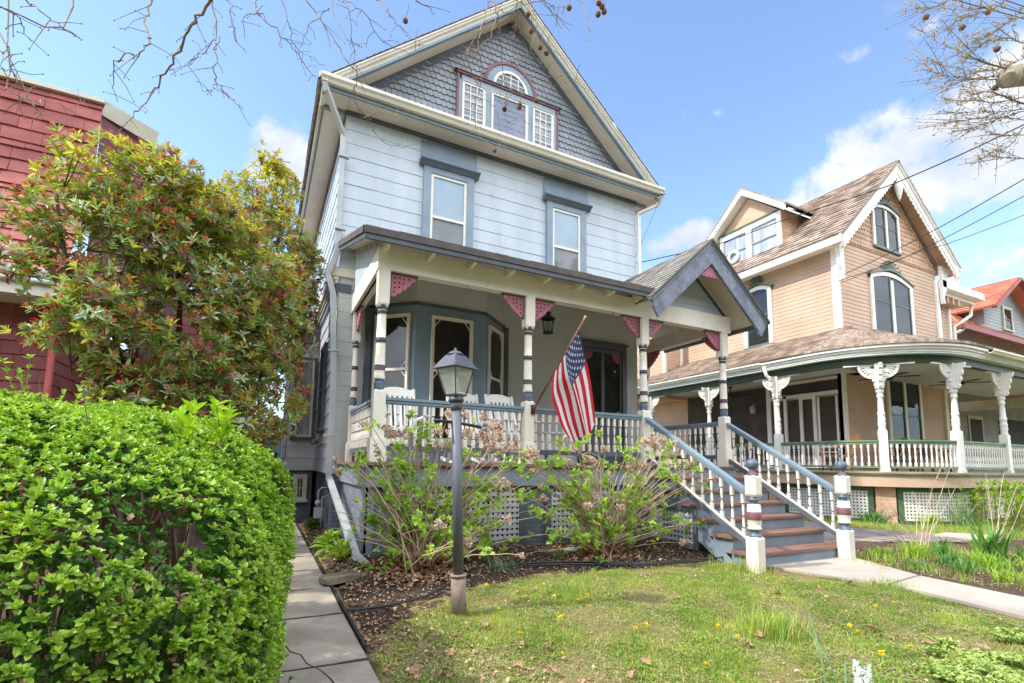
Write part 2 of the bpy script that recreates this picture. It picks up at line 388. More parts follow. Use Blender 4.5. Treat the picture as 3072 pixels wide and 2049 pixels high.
# --- walls
b = MB(); b.lap(FW, 3.3, 6.08, .252, lambda v: (.99, 7.47), lip=.009, joint=2.44, jit=.0)
b.box(1.0, 7.46, 8.604, 8.72, -.2, 6.2)
b.build('front_wall', M_SID, house)
b = MB(); b.lap(FW, 0.0, 3.3, .252, lambda v: (1.0, 7.46), lip=.007); b.build('porch_wall', M_SIDP, house)
b = MB(); b.lap(FL, 3.3, 6.12, .252, lambda v: (-17, -8.59), lip=.014, joint=.61, jit=.01); b.box(1.0, 1.1, 8.62, 17, -.2, 6.2); b.build('side_wall', M_SID, house)
b = MB(); b.lap(FL, -.19, 3.0, .252, lambda v: (-17, -8.59), lip=.016, joint=.61, jit=.01); b.build('side_wall', M_SIDG, house)
b = MB(); b.lap(FR_, -.19, 6.12, .252, lambda v: (8.6, 17), lip=.014); b.box(7.36, 7.46, 8.72, 17, -.2, 6.2); b.build('side_wall', M_SID, house)
b = MB(); b.box(1.1, 7.36, 16.9, 17, -.2, 6.2); b.build('rear_wall', M_SID, house)
b = MB(); b.box(1.06, 7.4, 8.65, 16.95, -1.6, -.2); b.build('foundation', M_FND, house)
b = MB(); b.box(.93, .985, 8.575, 17, 3.0, 3.06); b.box(.90, .985, 8.56, 17, 3.06, 3.12); b.box(.86, .985, 8.54, 17, 3.12, 3.26); b.box(.985, 1.3, 8.54, 8.583, 3.12, 3.26)
b.cm = 1; b.box(.955, .984, 8.57, 17, 2.86, 3.0); b.box(.984, 1.2, 8.57, 8.585, 2.86, 3.0)
b.build('belt_cornice', [M_CREAMD, M_SLATE], house)
# --- side bay (first floor, left)
b = MB(); FB = Fr((0, 11.3, 0)); b.lap(FB, -.19, 2.5, .252, lambda v: (.44, .985), lip=.016); FBs = Fr((.44, 0, 0), (0, -1, 0), (0, 0, 1), (-1, 0, 0)); b.lap(FBs, -.19, 2.5, .252, lambda v: (-14, -11.3), lip=.016)
b.box(.45, .98, 11.31, 14, -.2, 2.5); b.build('side_bay', M_SIDG, house)
b = MB(); b.box(.38, .985, 11.2, 14.1, 2.5, 2.75); b.hexa([(.36, 11.18, 2.75), (.98, 11.18, 2.75), (.98, 14.1, 2.75), (.36, 14.1, 2.75), (.38, 11.2, 2.8), (.98, 11.2, 3.0), (.98, 14.1, 3.0), (.38, 14.1, 2.8)]); b.build('bay_roof', [M_SLATE], house)
b = MB(); b.box(.5, .98, 11.35, 13.9, -1.6, -.2); b.build('foundation', M_FND, house)

def window(par, F, u0, u1, v0, v1, cas=.12, cm=None, sm=None, meet=.5, sash=.045, back=None, back2=None, screen=False, muntin=None, sill=True, name='window', n0=.016, corner=False, head=.0, split=None):
    cm = cm or M_BLUE; sm = sm or M_WHITE
    b = MB(); d = n0+.05
    b.fbox(F, u0, u0+cas, v0, v1, n0-.012, d); b.fbox(F, u1-cas, u1, v0, v1, n0-.012, d); b.fbox(F, u0+cas, u1-cas, v1-cas-head, v1, n0-.012, d-.002)
    if sill: b.fbox(F, u0-.03, u1+.03, v0-.05, v0, n0-.012, d+.035)
    o = b.build(name, cm, par)
    a0, a1, b0, b1 = u0+cas, u1-cas, v0, v1-cas-head
    b = MB(); s = sash; e = n0+.028
    b.fbox(F, a0, a0+s, b0, b1, n0, e); b.fbox(F, a1-s, a1, b0, b1, n0, e); b.fbox(F, a0+s, a1-s, b1-s, b1, n0, e-.002); b.fbox(F, a0+s, a1-s, b0, b0+s*1.2, n0, e-.002)
    if meet:
        mz = b0+(b1-b0)*meet; b.fbox(F, a0+s, a1-s, mz-s*.45, mz+s*.45, n0, e+.006)
    if split: mu = (a0+a1)/2; b.fbox(F, mu-split, mu+split, b0+s, b1-s, n0, e+.003)
    if muntin:
        nx, nz = muntin
        for i in range(1, nx): x = a0+s+(a1-a0-2*s)*i/nx; b.fbox(F, x-.008, x+.008, b0+s, b1-s, n0+.002, e-.006)
        for i in range(1, nz): z = b0+s+(b1-b0-2*s)*i/nz; b.fbox(F, a0+s, a1-s, z-.008, z+.008, n0+.003, e-.008)
    if corner:
        L = .13
        for (cu, cv, su, sv) in [(a0+s, b1-s, 1, -1), (a1-s, b1-s, -1, -1), (a0+s, b0+s, 1, 1), (a1-s, b0+s, -1, 1)] + ([(a0+s, mz, 1, 1), (a1-s, mz, -1, 1), (a0+s, mz, 1, -1), (a1-s, mz, -1, -1)] if meet else []):
            b.bar(F.P(cu+su*L*.75, cv, n0+.018), F.P(cu, cv+sv*L, n0+.018), .014, .014, up=F.n)
    b.build('sash', sm, o)
    b = MB(); b.quad(F.P(a0, b0, n0+.012), F.P(a1, b0, n0+.012), F.P(a1, b1, n0+.012), F.P(a0, b1, n0+.012)); b.build('pane', M_GLASS, o)
    b = MB(); zz = n0-.004
    if back2 is not None and meet:
        b.quad(F.P(a0, mz, zz), F.P(a1, mz, zz), F.P(a1, b1, zz), F.P(a0, b1, zz)); b.cm = 1
        b.quad(F.P(a0, b0, zz), F.P(a1, b0, zz), F.P(a1, mz, zz), F.P(a0, mz, zz)); b.build('window_backing', [back, back2], o)
    else:
        b.quad(F.P(a0, b0, zz), F.P(a1, b0, zz), F.P(a1, b1, zz), F.P(a0, b1, zz)); b.build('window_backing', back or M_ROOM_BACKING, o)  # flat sheet behind the pane; dark ones have the unlit room painted in
    return o
def mat_blind2():
    return mat('screened_blind', 'a3a4a5', '959697', rough=.7, scale=1.2)
# --- second floor windows
for u0, u1 in ((2.39, 3.39), (5.05, 6.04)):
    w = window(house, FW, u0, u1, 3.66, 5.56, cas=.14, cm=M_BLUE, sm=M_WHITE, meet=.52, sash=.05, back=M_BLIND, back2=mat_blind2(), n0=.02)
    c = (u0+u1)/2; hw = .56
    b = MB(); b.lap(FW, 5.78, 6.04, .25, lambda v: (c-hw, c+hw), lip=.02, base=.02)
    b.fprism(Fr(FW.P(c-hw, 0, 0), (0, -1, 0), (0, 0, 1), (1, 0, 0)), [(.02, 5.8), (.035, 5.8), (.07, 5.71), (.16, 5.63), (.02, 5.63)], 0, 2*hw)
    ho = b.build('window_hood', M_BLUE, w); b = MB()
    b.fprism(Fr(FW.P(c-hw-.03, 0, 0), (0, -1, 0), (0, 0, 1), (1, 0, 0)), [(.02, 5.628), (.19, 5.628), (.19, 5.60), (.15, 5.585), (.11, 5.55), (.085, 5.53), (.02, 5.53)], 0, 2*hw+.06)
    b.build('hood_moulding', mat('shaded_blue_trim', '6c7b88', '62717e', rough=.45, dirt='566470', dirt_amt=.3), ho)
window(house, FL, -10.3, -9.6, .6, 2.2, cas=.08, cm=M_SLATE, sm=M_SLATE, back=M_ROOM_BACKING, n0=.02)
window(house, FB, .52, .955, .5, 2.2, cas=.05, cm=M_SLATE, sm=M_CREAM, back=M_CURT, meet=.0, n0=.02, corner=True)
window(house, Fr((0, 11.35, 0)), .62, .88, -.8, -.28, cas=.04, cm=M_CREAM, sm=M_CREAM, back=M_ROOM_BACKING, n0=.01, muntin=(2, 2), meet=0)
# --- gable face
sl_ = .885; AP = 9.52; CX = 4.2
b = MB()
zr = 9.33                      # underside apex at the wall
hw = lambda z: max(0, (zr-z)/sl_)
b.fprism(FW, [(CX-hw(6.1), 6.1), (CX+hw(6.1), 6.1), (CX, zr)], -.08, -.004)
b.build('gable_wall', M_GSH, house)
b = MB(); b.smooth = False; row = .126; tw = .112; i = 0; z = 6.36
while z < zr-.1:
    off = (i % 2)*tw/2; k = -int(3.6/tw)
    for k in range(-34, 35):
        u = CX+k*tw+off; zt = z+row
        if abs(u-CX) < hw(zt)+tw*.2:
            j = random.uniform(-.006, .006); rr = random.random(); w2 = tw/2-.0018; nb = .025+random.uniform(-.003, .005); nt = .004
            pts = [(u-w2, zt+.02, nt), (u-w2, z+.03+j, nb), (u-w2*.72, z+.011+j, nb), (u-w2*.38, z+.002+j, nb+.001), (u+w2*.38, z+.002+j, nb+.001), (u+w2*.72, z+.011+j, nb), (u+w2, z+.03+j, nb), (u+w2, zt+.02, nt)]
            P = [FW.P(*p) for p in pts]; b.quad(*P, r=rr)
            Q = [FW.P(p[0], p[1], -.003) for p in pts]
            for a in range(1, 6): b.quad(Q[a], Q[a+1], P[a+1], P[a], r=rr)
            b.quad(P[0], Q[0], Q[1], P[1], r=rr); b.quad(P[6], Q[6], Q[7], P[7], r=rr)
    z += row; i += 1
b.build('gable_shingles', M_GSH, house)
cs = math.cos(math.atan(sl_)); sn = math.sin(math.atan(sl_))
def rake(b, y0, y1, zapex, th, xl=.53, xr=7.87, cx=CX, sl=sl_):
    """inclined band: vertical thickness th under a line through (cx, zapex)"""
    for sx, xe in ((-1, xl), (1, xr)):
        ze = zapex-sl*abs(xe-cx); 
        p = [(cx, zapex), (cx, zapex-th), (xe, ze-th), (xe, ze)]
        if sx > 0: p = p[::-1]
        b.fprism(Fr((0, y1, 0)), p, 0, y1-y0)
b = MB(); rake(b, 8.575, 8.602, zr-.005, .2, .9, 7.5)
b.build('gable_trim', M_SLATE, house)
b = MB(); rake(b, 8.2, 8.26, AP-.03, .13); rake(b, 8.15, 8.2, AP-.012, .075); rake(b, 8.12, 8.15, AP-.004, .035); b.build('rake_board', M_CREAM, house)
b = MB(); rake(b, 8.19, 8.27, AP-.162, .055); b.build('rake_moulding', M_BLUE, house)
b = MB(); rake(b, 8.27, 8.603, AP-.15, .05); rake(b, 8.603, 17.3, AP-.09, .05); b.build('rake_soffit', M_CREAMD, house)
# --- roof
b = MB()
for s_ in (-1, 1):
    F = Fr((CX, 8.105, AP+.008), (0, 1, 0), (s_*cs, 0, -sn), (s_*sn, 0, cs))   # v runs down the slope
    Lr = 3.74/cs
    F2 = Fr(F.P(0, Lr, 0), (0, 1, 0), (-s_*cs, 0, sn), (s_*sn, 0, cs))
    b.lap(F2, 0, Lr, .14, lambda v: (0, 9.25), lip=.014, joint=.3, jit=.3)
    b.hexa([F2.P(.03, 0, -.03), F2.P(9.25, 0, -.03), F2.P(9.25, Lr, -.03), F2.P(.03, Lr, -.03), F2.P(.03, 0, -.002), F2.P(9.25, 0, -.002), F2.P(9.25, Lr, -.002), F2.P(.03, Lr, -.002)])
b.build('roof', M_ROOFE, house)
# --- eaves and front cornice
for q in ((.62, 7.8, 8.24, 8.586, 6.15, 6.18), (.62, .985, 8.6, 17.1, 6.15, 6.18), (7.475, 7.8, 8.6, 17.1, 6.15, 6.18)): b = MB(); b.box(*q); b.build('soffit', M_CREAMD, house)
b = MB(); b.box(.97, 7.49, 8.555, 8.585, 6.075, 6.149); b.box(.955, .975, 8.586, 17, 6.06, 6.149); b.build('frieze', M_SLATE, house)
for q in ((.6, 7.82, 8.2, 8.24, 6.15, 6.215), (.6, .64, 8.24, 17.1, 6.152, 6.215), (7.78, 7.82, 8.24, 17.1, 6.152, 6.215)): b = MB(); b.box(*q); b.build('eave_moulding', M_BLUE, house)
def gutter(b, F, L, h=.11, d=.11):
    p = [(0, 0), (d*.55, 0), (d*.72, h*.35), (d*.98, h*.6), (d, h), (d-.012, h), (d*.9, h*.65), (d*.5, .014), (.01, .014), (.01, h), (0, h)]
    b.fprism(F, p, 0, L)
b = MB(); gutter(b, Fr((.5, 8.2, 6.217), (0, -1, 0), (0, 0, 1), (1, 0, 0)), 7.42, h=.13, d=.13); b.build('gutter', M_GUT, house)
b = MB(); gutter(b, Fr((.6, 17.2, 6.217), (-1, 0, 0), (0, 0, 1), (0, -1, 0)), 9.1, h=.13, d=.13); b.box(.6, .63, 8.2, 17.1, 6.22, 6.36)
for k in range(5): b.box(.45, .6, 9+k*1.5, 9.03+k*1.5, 6.34, 6.36)
b.build('gutter', M_GUT, house)
b = MB(); gutter(b, Fr((7.82, 8.1, 6.217), (1, 0, 0), (0, 0, 1), (0, 1, 0)), 9.1, h=.13, d=.13); b.build('gutter', M_GUT, house)
b = MB(); b.hexa([(.6, 8.2, 6.25), (7.82, 8.2, 6.25), (7.82, 8.6, 6.25), (.6, 8.6, 6.25), (.6, 8.2, 6.34), (7.82, 8.2, 6.34), (7.82, 8.6, 6.42), (.6, 8.6, 6.42)]); b.build('pent_roof', M_ROOFE, house)
# --- gable window group
b = MB(); n0, n1 = .02, .05
b.fbox(FW, 3.09, 5.25, 7.53, 7.66, n0, n1)
for a, c in ((3.04, 3.10), (3.60, 3.73), (4.57, 4.69), (5.20, 5.27)): b.fbox(FW, a, c, 6.42, 7.529, n0, n1)
arc = lambda r, n=20, cx=4.17, z=7.69, a0=0, a1=math.pi: [(cx+r*math.cos(a0+(a1-a0)*i/n), z+r*math.sin(a0+(a1-a0)*i/n)) for i in range(n+1)]
def ring(b, F, r0, r1, z, n0, n1, cx=4.17, n=20):
    for i in range(n):
        a, c = math.pi*i/n, math.pi*(i+1)/n
        q = [(cx+r0*math.cos(a), z+r0*math.sin(a)), (cx+r1*math.cos(a), z+r1*math.sin(a)), (cx+r1*math.cos(c), z+r1*math.sin(c)), (cx+r0*math.cos(c), z+r0*math.sin(c))]
        b.fprism(F, q, n0, n1)
ring(b, FW, .40, .545, 7.70, n0, n1)
gw = b.build('gable_window_group', M_BLUE, house)
b = MB(); ring(b, FW, .545, .585, 7.70, n0, n1+.02); ring(b, FW, .587, .615, 7.70, n0, n1+.005)
b.fbox(FW, 2.98, 5.33, 7.662, 7.70, n0, n1+.03); b.fbox(FW, 2.99, 3.038, 6.4, 7.66, n0, n1+.005); b.fbox(FW, 5.272, 5.32, 6.4, 7.66, n0, n1+.005); b.build('mauve_border', M_MAROON, gw)
b = MB(); b.fbox(FW, 2.93, 5.38, 7.702, 7.715, n0, n1+.05); b.build('drip_edge', M_SLATE, gw)
b = MB(); ring(b, FW, .345, .398, 7.72, n0, n1+.006); b.fbox(FW, 3.772, 4.568, 7.717, 7.755, n0, n1+.008)
for a in (-.17, 0, .17): b.fbox(FW, 4.17+a-.008, 4.17+a+.008, 7.755, 7.72+math.sqrt(.35**2-a*a), n0, n1-.006)
for zz in (7.87, 7.98): hw_ = math.sqrt(.35**2-(zz-7.72)**2); b.fbox(FW, 4.17-hw_, 4.17+hw_, zz-.007, zz+.007, n0, n1-.008)
b.build('lunette_sash', M_WHITE, gw)
b = MB(); b.quad(*[FW.P(x, z, n0+.012) for x, z in arc(.39, z=7.72)]); b.build('lunette_pane', M_GLASS, gw)
b = MB(); b.quad(*[FW.P(x, z, n0+.004) for x, z in arc(.39, z=7.72)]); b.build('lunette_backing', mat('hazy_glass', '9298a4', '838a97', rough=.5), gw)
M_HAZE = mat('violet_haze_glass', '9aa2b8', '8891ab', rough=.5, scale=1.3)
for u0, u1, mu, bk in ((3.10, 3.60, (3, 6), M_CURT), (3.73, 4.57, None, M_HAZE), (4.69, 5.20, (3, 6), M_CURT)):
    window(house, FW, u0, u1, 6.42, 7.53, cas=.004, cm=M_WHITE, sm=M_WHITE, meet=0, sash=.045, back=bk, muntin=mu, n0=.026, sill=False)
# --- downspout (front left)
b = MB()
def dsp(pts, w=.085, h=.065):
    pts = [Vector(p) for p in pts]
    for i in range(len(pts)-1):
        a, c = pts[i], pts[i+1]; d = (c-a).normalized(); b.bar(a-d*.02, c+d*.02, w, h, up=(0, 1, .2) if abs(d.z) > .8 else (0, 0, 1))
dsp([(.56, 8.15, 6.2), (.6, 8.18, 6.1), (.93, 8.5, 5.62), (.93, 8.51, 3.5), (.80, 8.5, 3.12), (.90, 8.49, 2.78), (.98, 8.48, 1.2), (.98, 8.48, -.25), (1.06, 6.15, -1.1), (1.13, 5.95, -1.17)])
for z in (5.2, 3.9, 1.8, .4): b.box(.87, 1.04, 8.44, 8.52, z, z+.035)
b.build('downspout', M_DSP, house)
b = MB(); b.bar((7.9, 8.15, 6.2), (7.86, 8.3, 6.0), .08, .06); b.bar((7.86, 8.3, 6.02), (7.53, 8.55, 5.85), .08, .06); b.bar((7.53, 8.55, 5.88), (7.53, 8.55, 4.0), .08, .06, up=(0, 1, 0)); b.build('downspout', M_GUT, house)
# --- gas meter, vent, pipes
b = MB(); b.box(.84, .98, 9.0, 9.14, -.95, -.78); b.tube([(.9, 9.1, -.78), (.9, 9.1, -.5), (.95, 9.1, -.45), (1.07, 9.1, -.45)], .014); b.tube([(.95, 8.95, -1.1), (.95, 8.95, -.6), (1.07, 8.9, -.55)], .012); b.sphere((.9, 9.1, -.7), .05, 10, 6); b.build('gas_meter', M_METER, house)
b = MB(); b.tube([(.99, 10.5, .39), (.9, 10.5, .39), (.86, 10.5, .33)], .05, 10); b.build('dryer_vent', M_METER, house)
b = MB(); b.tube([(1.0, 8.75, .05), (1.02, 8.75, -.5)], .014); b.build('conduit', M_BLACK, house)
# ------------------------------------------------------------------ front porch of the blue house
# deck and skirt
b = MB()
for i in range(24): y = 6.27+i*.0975; b.box(1.12, 7.82, y, y+.094, -.03, -.002)
b.box(1.10, 7.84, 6.235, 6.268, -.04, .0); b.box(1.08, 1.118, 6.235, 8.56, -.04, .0)
b.build('porch_deck', M_TREAD, house)
for q in ((1.15, 5.75, 6.29, 6.33), (1.14, 1.18, 6.33, 8.55), (7.72, 7.76, 6.33, 8.6)): b = MB(); b.box(*q, -.31, -.042); b.build('rim_board', M_BLUE2, house)
for q in ((1.28, 1.62), (3.42, 3.74), (5.6, 5.8), (7.55, 7.75)): b = MB(); b.box(q[0], q[1], 6.36, 6.6, -1.35, -.31); b.build('brick_pier', M_FND, house)
b = MB(); b.box(1.6, 5.9, 6.42, 6.5, -1.4, -1.16); b.build('footing', M_FND, house)
def lattice(par, F, u0, u1, v0, v1, fr=.1, pitch=.075, sw=.042, fm=None, lm=None, bm=None):
    b = MB(); b.fbox(F, u0, u0+fr, v0, v1, 0, .04); b.fbox(F, u1-fr, u1, v0, v1, 0, .04); b.fbox(F, u0+fr, u1-fr, v1-fr*.6, v1, 0, .038); b.fbox(F, u0+fr, u1-fr, v0, v0+fr, 0, .038)
    o = b.build('lattice_panel', fm or M_SLATE, par)
    b = MB(); a0, a1, c0, c1 = u0+fr, u1-fr, v0+fr, v1-fr*.6
    x = a0+.01
    while x < a1-.01: b.fbox(F, x, min(x+sw, a1), c0, c1, .008, .014); x += pitch
    z = c0+.01
    while z < c1-.01: b.fbox(F, a0, a1, z, min(z+sw, c1), .015, .021); z += pitch
    b.build('lattice', lm or M_LAT, o)
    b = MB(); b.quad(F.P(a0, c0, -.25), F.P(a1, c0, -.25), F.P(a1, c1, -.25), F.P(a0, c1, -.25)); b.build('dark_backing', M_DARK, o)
FS = Fr((0, 6.36, 0))
lattice(house, FS, 1.62, 3.42, -1.16, -.31); lattice(house, FS, 3.74, 5.6, -1.16, -.31)
Fsl = Fr((1.2, 0, 0), (0, -1, 0), (0, 0, 1), (-1, 0, 0))
b = MB(); k = -8.5
b.fbox(Fsl, -8.55, -6.34, -1.35, -.31, -.02, 0)
while k < -6.4: b.fbox(Fsl, k, k+.05, -1.3, -.33, 0, .012); k += .075
b.build('skirt_boards', mat('gray_skirt_paint', '9097a3', '848b98', rough=.6, scale=3), house)
b = MB(); b.fbox(Fsl, -6.44, -6.33, -1.35, -.31, 0, .03); b.build('corner_board', M_BLUE2, house)
b = MB(); b.box(1.17, 1.28, 6.33, 6.36, -1.35, -.31); b.build('corner_board', M_BLUE2, house)
# --- posts
CR, BL, MR, RG = 0, 1, 2, 3
def post_mesh(zb, zt, sqb, half=.075, plinth=True, sq_top=2.05, scale=1.0):
    b = MB(); h = half
    ch = .012
    if plinth: b.box(-h-.025, h+.025, -h-.025, h+.025, zb, zb+.29); b.box(-h-.015, h+.015, -h-.015, h+.015, zb+.29, zb+.305)
    b.box(-h, h, -h, h, zb+(.305 if plinth else 0), sqb); b.box(-h, h, -h, h, sq_top, zt)
    # chamfered shoulders
    for z0, z1 in ((sqb, sqb+.02), (sq_top, sq_top-.05)):
        p = [(-h, -h, z0), (h, -h, z0), (h, h, z0), (-h, h, z0)]; q = [(x*.72, y*.72, z1) for x, y, _ in p]
        b.hexa((p+q) if z1 > z0 else (q+p))
    H = sq_top-sqb; r = h*.96*scale
    P = [(.0, .70, BL), (.012, .92, BL), (.03, .86, BL), (.045, .95, RG), (.052, .84, BL), (.075, .98, BL), (.10, .90, BL), (.125, .70, BL), (.135, .95, CR), (.15, .99, CR), (.19, .92, CR), (.215, .86, CR),
         (.232, .94, RG), (.245, .97, MR), (.252, .94, RG), (.262, .95, MR), (.27, .94, RG), (.285, .94, RG), (.295, .88, CR), (.40, .88, CR), (.53, .84, CR), (.555, .82, CR),
         (.555, .90, RG), (.57, .88, RG), (.575, .92, MR), (.583, .9, RG), (.605, .9, RG), (.607, .84, CR), (.74, .82, CR), (.86, .78, CR), (.885, .78, CR), (.885, .88, RG), (.90, .90, RG), (.915, .84, RG),
         (.925, .80, CR), (.935, .80, RG), (.94, .95, RG), (.952, 1.0, MR), (.958, .96, RG), (.972, 1.02, MR), (.979, 1.0, RG), (1.0, .95, RG)]
    b.lathe([(sqb+t*H, k*r, m) for t, k, m in P], seg=14)
    return b
M_PB = mat('post_slate_blue', '5f6d80', '546273', rough=.42, scale=3, dirt='7f8894', dirt_amt=.3, spec=.45)
PM = [M_CREAM, M_PB, M_MAROON, M_RING]
PY = 6.385; PX = [1.29, 3.46, 5.68, 7.6]
p0 = post_mesh(0.0, 2.5, .9).build('porch_post', PM, house); p0.location = (PX[0], PY, 0)
for x in PX[1:]:
    dup(p0, (x, PY, 0), parent=house)
q0 = post_mesh(0.0, 2.5, .9, half=.06, sq_top=2.02).build('wall_post', PM, house); q0.location = (1.3, 8.45, 0)
dup(q0, (7.6, 8.45, 0), parent=house)
# --- beams
b = MB(); b.box(1.2, 7.76, 6.31, 6.46, 2.5, 2.8); b.build('porch_beam', M_CREAM, house)
for q in ((1.205, 1.355), (7.54, 7.69)): b = MB(); b.box(q[0], q[1], 6.46, 8.6, 2.5, 2.78); b.build('side_beam', M_CREAM, house)
# side panel of siding under the roof slope
zroof = lambda y: 2.87+(y-6.02)/2.58*.84
b = MB(); Fp = Fr((1.25, 0, 0), (0, -1, 0), (0, 0, 1), (-1, 0, 0))
b.fprism(Fp, [(-8.59, 2.5), (-6.4, 2.5), (-6.4, zroof(6.4)-.06), (-8.59, zroof(8.59)-.06)], -.03, 0)
b.build('side_panel', M_CREAM, house)
b = MB(); z = 2.82
while z < 3.5:
    y0 = max(6.5, 6.02+(z+.09-2.80)/.84*2.58); b.fbox(Fp, -8.5, -y0, z, z+.11, .0, .014); z += .118
b.build('side_panel_siding', M_SID, house)
# --- shed roof
def vx(y): return 6.84-(3.99-zroof(y))/.9
b = MB()
sy = .84/2.58; Ls = math.hypot(.84, 2.58); un = Vector((0, 2.58, .84))/Ls; nn = Vector((0, -.84, 2.58))/Ls
Fs = Fr((0, 6.0, 2.865), (1, 0, 0), tuple(un), tuple(nn))
b.lap(Fs, 0, Ls, .14, lambda v: (.97, vx(6.02+v*.95)+.03), lip=.014, base=.02, joint=.3, jit=.3)
p = [(.97, 6.0), (vx(6.02), 6.0), (vx(8.6), 8.6), (.97, 8.6)]
k = [(x, y, zroof(y)-.02) for x, y in p]+[(x, y, zroof(y)+.02) for x, y in p]; b.hexa(k)
b.build('porch_roof', M_ROOFE, house)
b = MB(); b.box(.955, 5.6, 5.985, 6.02, 2.80, 2.885); b.box(.945, .985, 6.0, 6.02, 2.80, 2.885)
k = [(.945, 6.0, 2.80), (.97, 6.0, 2.80), (.97, 8.58, 3.63), (.945, 8.58, 3.63), (.945, 6.0, 2.89), (.97, 6.0, 2.89), (.97, 8.58, 3.73), (.945, 8.58, 3.73)]; b.hexa(k)
b.build('roof_edge', mat('brown_drip_edge', '645d5b', '565150', rough=.8, scale=5), house)
b = MB(); b.box(.985, 5.55, 6.0, 6.04, 2.735, 2.80); k = [(.965, 6.0, 2.735), (.99, 6.0, 2.735), (.99, 8.57, 3.56), (.965, 8.57, 3.56), (.965, 6.0, 2.80), (.99, 6.0, 2.80), (.99, 8.57, 3.63), (.965, 8.57, 3.63)]; b.hexa(k); b.build('fascia', M_SLATE, house)
b = MB(); pp = [(.99, 6.04), (vx(6.04), 6.04), (vx(8.58), 8.58), (.99, 8.58)]
k = [(x, y, zroof(y)-.06) for x, y in pp]+[(x, y, zroof(y)-.025) for x, y in pp]; b.hexa(k)
b.build('porch_ceiling', M_CREAMD, house)
for i in range(8):
    x = 1.27+i*.592; b = MB()
    b.fprism(Fr((x-.025, 0, 0), (0, -1, 0), (0, 0, 1), (1, 0, 0)), [(-6.31, 2.72), (-6.19, 2.70), (-6.13, 2.725), (-6.10, 2.70), (-6.06, 2.73), (-6.05, 2.775), (-6.31, 2.86)], 0, .05); b.build('rafter_tail', M_CREAM, house)
# --- entry gable
GA, GX, GS = 3.97, 6.84, .9
cg = math.cos(math.atan(GS)); sg = math.sin(math.atan(GS))
b = MB(); Lg = 1.42/cg
for s_ in (-1, 1):
    F2 = Fr((GX+s_*1.42, 5.88, GA-GS*1.42), (0, 1, 0), (-s_*cg, 0, sg), (s_*sg, 0, cg))
    def uf(v, s_=s_):
        if s_ > 0: return (0, 2.72)
        x = GX-1.42+v*cg
        ym = 6.02+max(0, (x-5.55))/.96*2.58 if x < 6.51 else 8.6
        return (0, min(2.72, ym-5.88+.15))
    b.lap(F2, 0, Lg, .135, uf, lip=.014, base=.01, joint=.24, jit=.35)
    L1 = 2.72 if s_ > 0 else 2.72
    e = .25 if s_ < 0 else 2.72
    b.hexa([F2.P(0, 0, -.03), F2.P(e, 0, -.03), F2.P(2.72, Lg*(.68 if s_ < 0 else 1), -.03), F2.P(0, Lg, -.03), F2.P(0, 0, .006), F2.P(e, 0, .006), F2.P(2.72, Lg*(.68 if s_ < 0 else 1), .006), F2.P(0, Lg, .006)] if s_ > 0 else
           [F2.P(0, 0, -.03), F2.P(.2, 0, -.03), F2.P(2.72, Lg*.77, -.03), F2.P(0, Lg*.77, -.03), F2.P(0, 0, .006), F2.P(.2, 0, .006), F2.P(2.72, Lg*.77, .006), F2.P(0, Lg*.77, .006)])
    if s_ < 0: b.hexa([F2.P(0, Lg*.77, -.03), F2.P(2.72, Lg*.77, -.03), F2.P(2.72, Lg, -.03), F2.P(0, Lg, -.03), F2.P(0, Lg*.77, .006), F2.P(2.72, Lg*.77, .006), F2.P(2.72, Lg, .006), F2.P(0, Lg, .006)])
b.build('entry_gable_roof', M_ROOFG, house)
b = MB()
for s_ in (-1, 1):
    F2 = Fr((GX+s_*1.40, 5.95, GA-GS*1.40), (0, 1, 0), (-s_*cg, 0, sg), (s_*sg, 0, cg)); t = Lg*.72 if s_ < 0 else 0
    if s_ > 0: b.hexa([F2.P(0, 0, -.06), F2.P(2.62, 0, -.06), F2.P(2.62, Lg-.02, -.06), F2.P(0, Lg-.02, -.06), F2.P(0, 0, -.032), F2.P(2.62, 0, -.032), F2.P(2.62, Lg-.02, -.032), F2.P(0, Lg-.02, -.032)])
    else:
        b.hexa([F2.P(0, 0, -.06), F2.P(.42, 0, -.06), F2.P(2.62, t, -.06), F2.P(0, t, -.06), F2.P(0, 0, -.032), F2.P(.42, 0, -.032), F2.P(2.62, t, -.032), F2.P(0, t, -.032)])
        b.hexa([F2.P(0, t, -.06), F2.P(2.62, t, -.06), F2.P(2.62, Lg-.02, -.06), F2.P(0, Lg-.02, -.06), F2.P(0, t, -.032), F2.P(2.62, t, -.032), F2.P(2.62, Lg-.02, -.032), F2.P(0, Lg-.02, -.032)])
b.build('gable_ceiling', M_CREAMD, house)
def grake(b, y0, y1, top, th, he, foot=0):
    for s_ in (-1, 1):
        xe = GX+s_*he; xi = GX; zt, ze = top, top-GS*he
        p = [(xi, zt), (xi, zt-th), (xe-s_*foot*.0, ze-th), (xe, ze)]
        if foot: p = [(xi, zt), (xi, zt-th), (xe-s_*foot*1.5, zt-th-GS*(he-foot*1.5)), (xe-s_*foot*1.35, ze-th*.72), (xe-s_*foot*.9, ze-th*.78), (xe, ze-.1), (xe, ze)]
        if s_ > 0: p = p[::-1]
        b.fprism(Fr((0, y1, 0)), p, 0, y1-y0)
b = MB(); grake(b, 5.86, 5.93, GA+.015, .05, 1.44); b.build('gable_roof_edge', MATS['brown_drip_edge'], house)
b = MB(); grake(b, 5.885, 5.93, GA-.037, .035, 1.41); b.build('gable_fascia', M_BLUE, house)
b = MB(); grake(b, 5.90, 5.95, GA-.075, .36, 1.36, foot=.13); b.build('bargeboard', M_SLATEW, house)
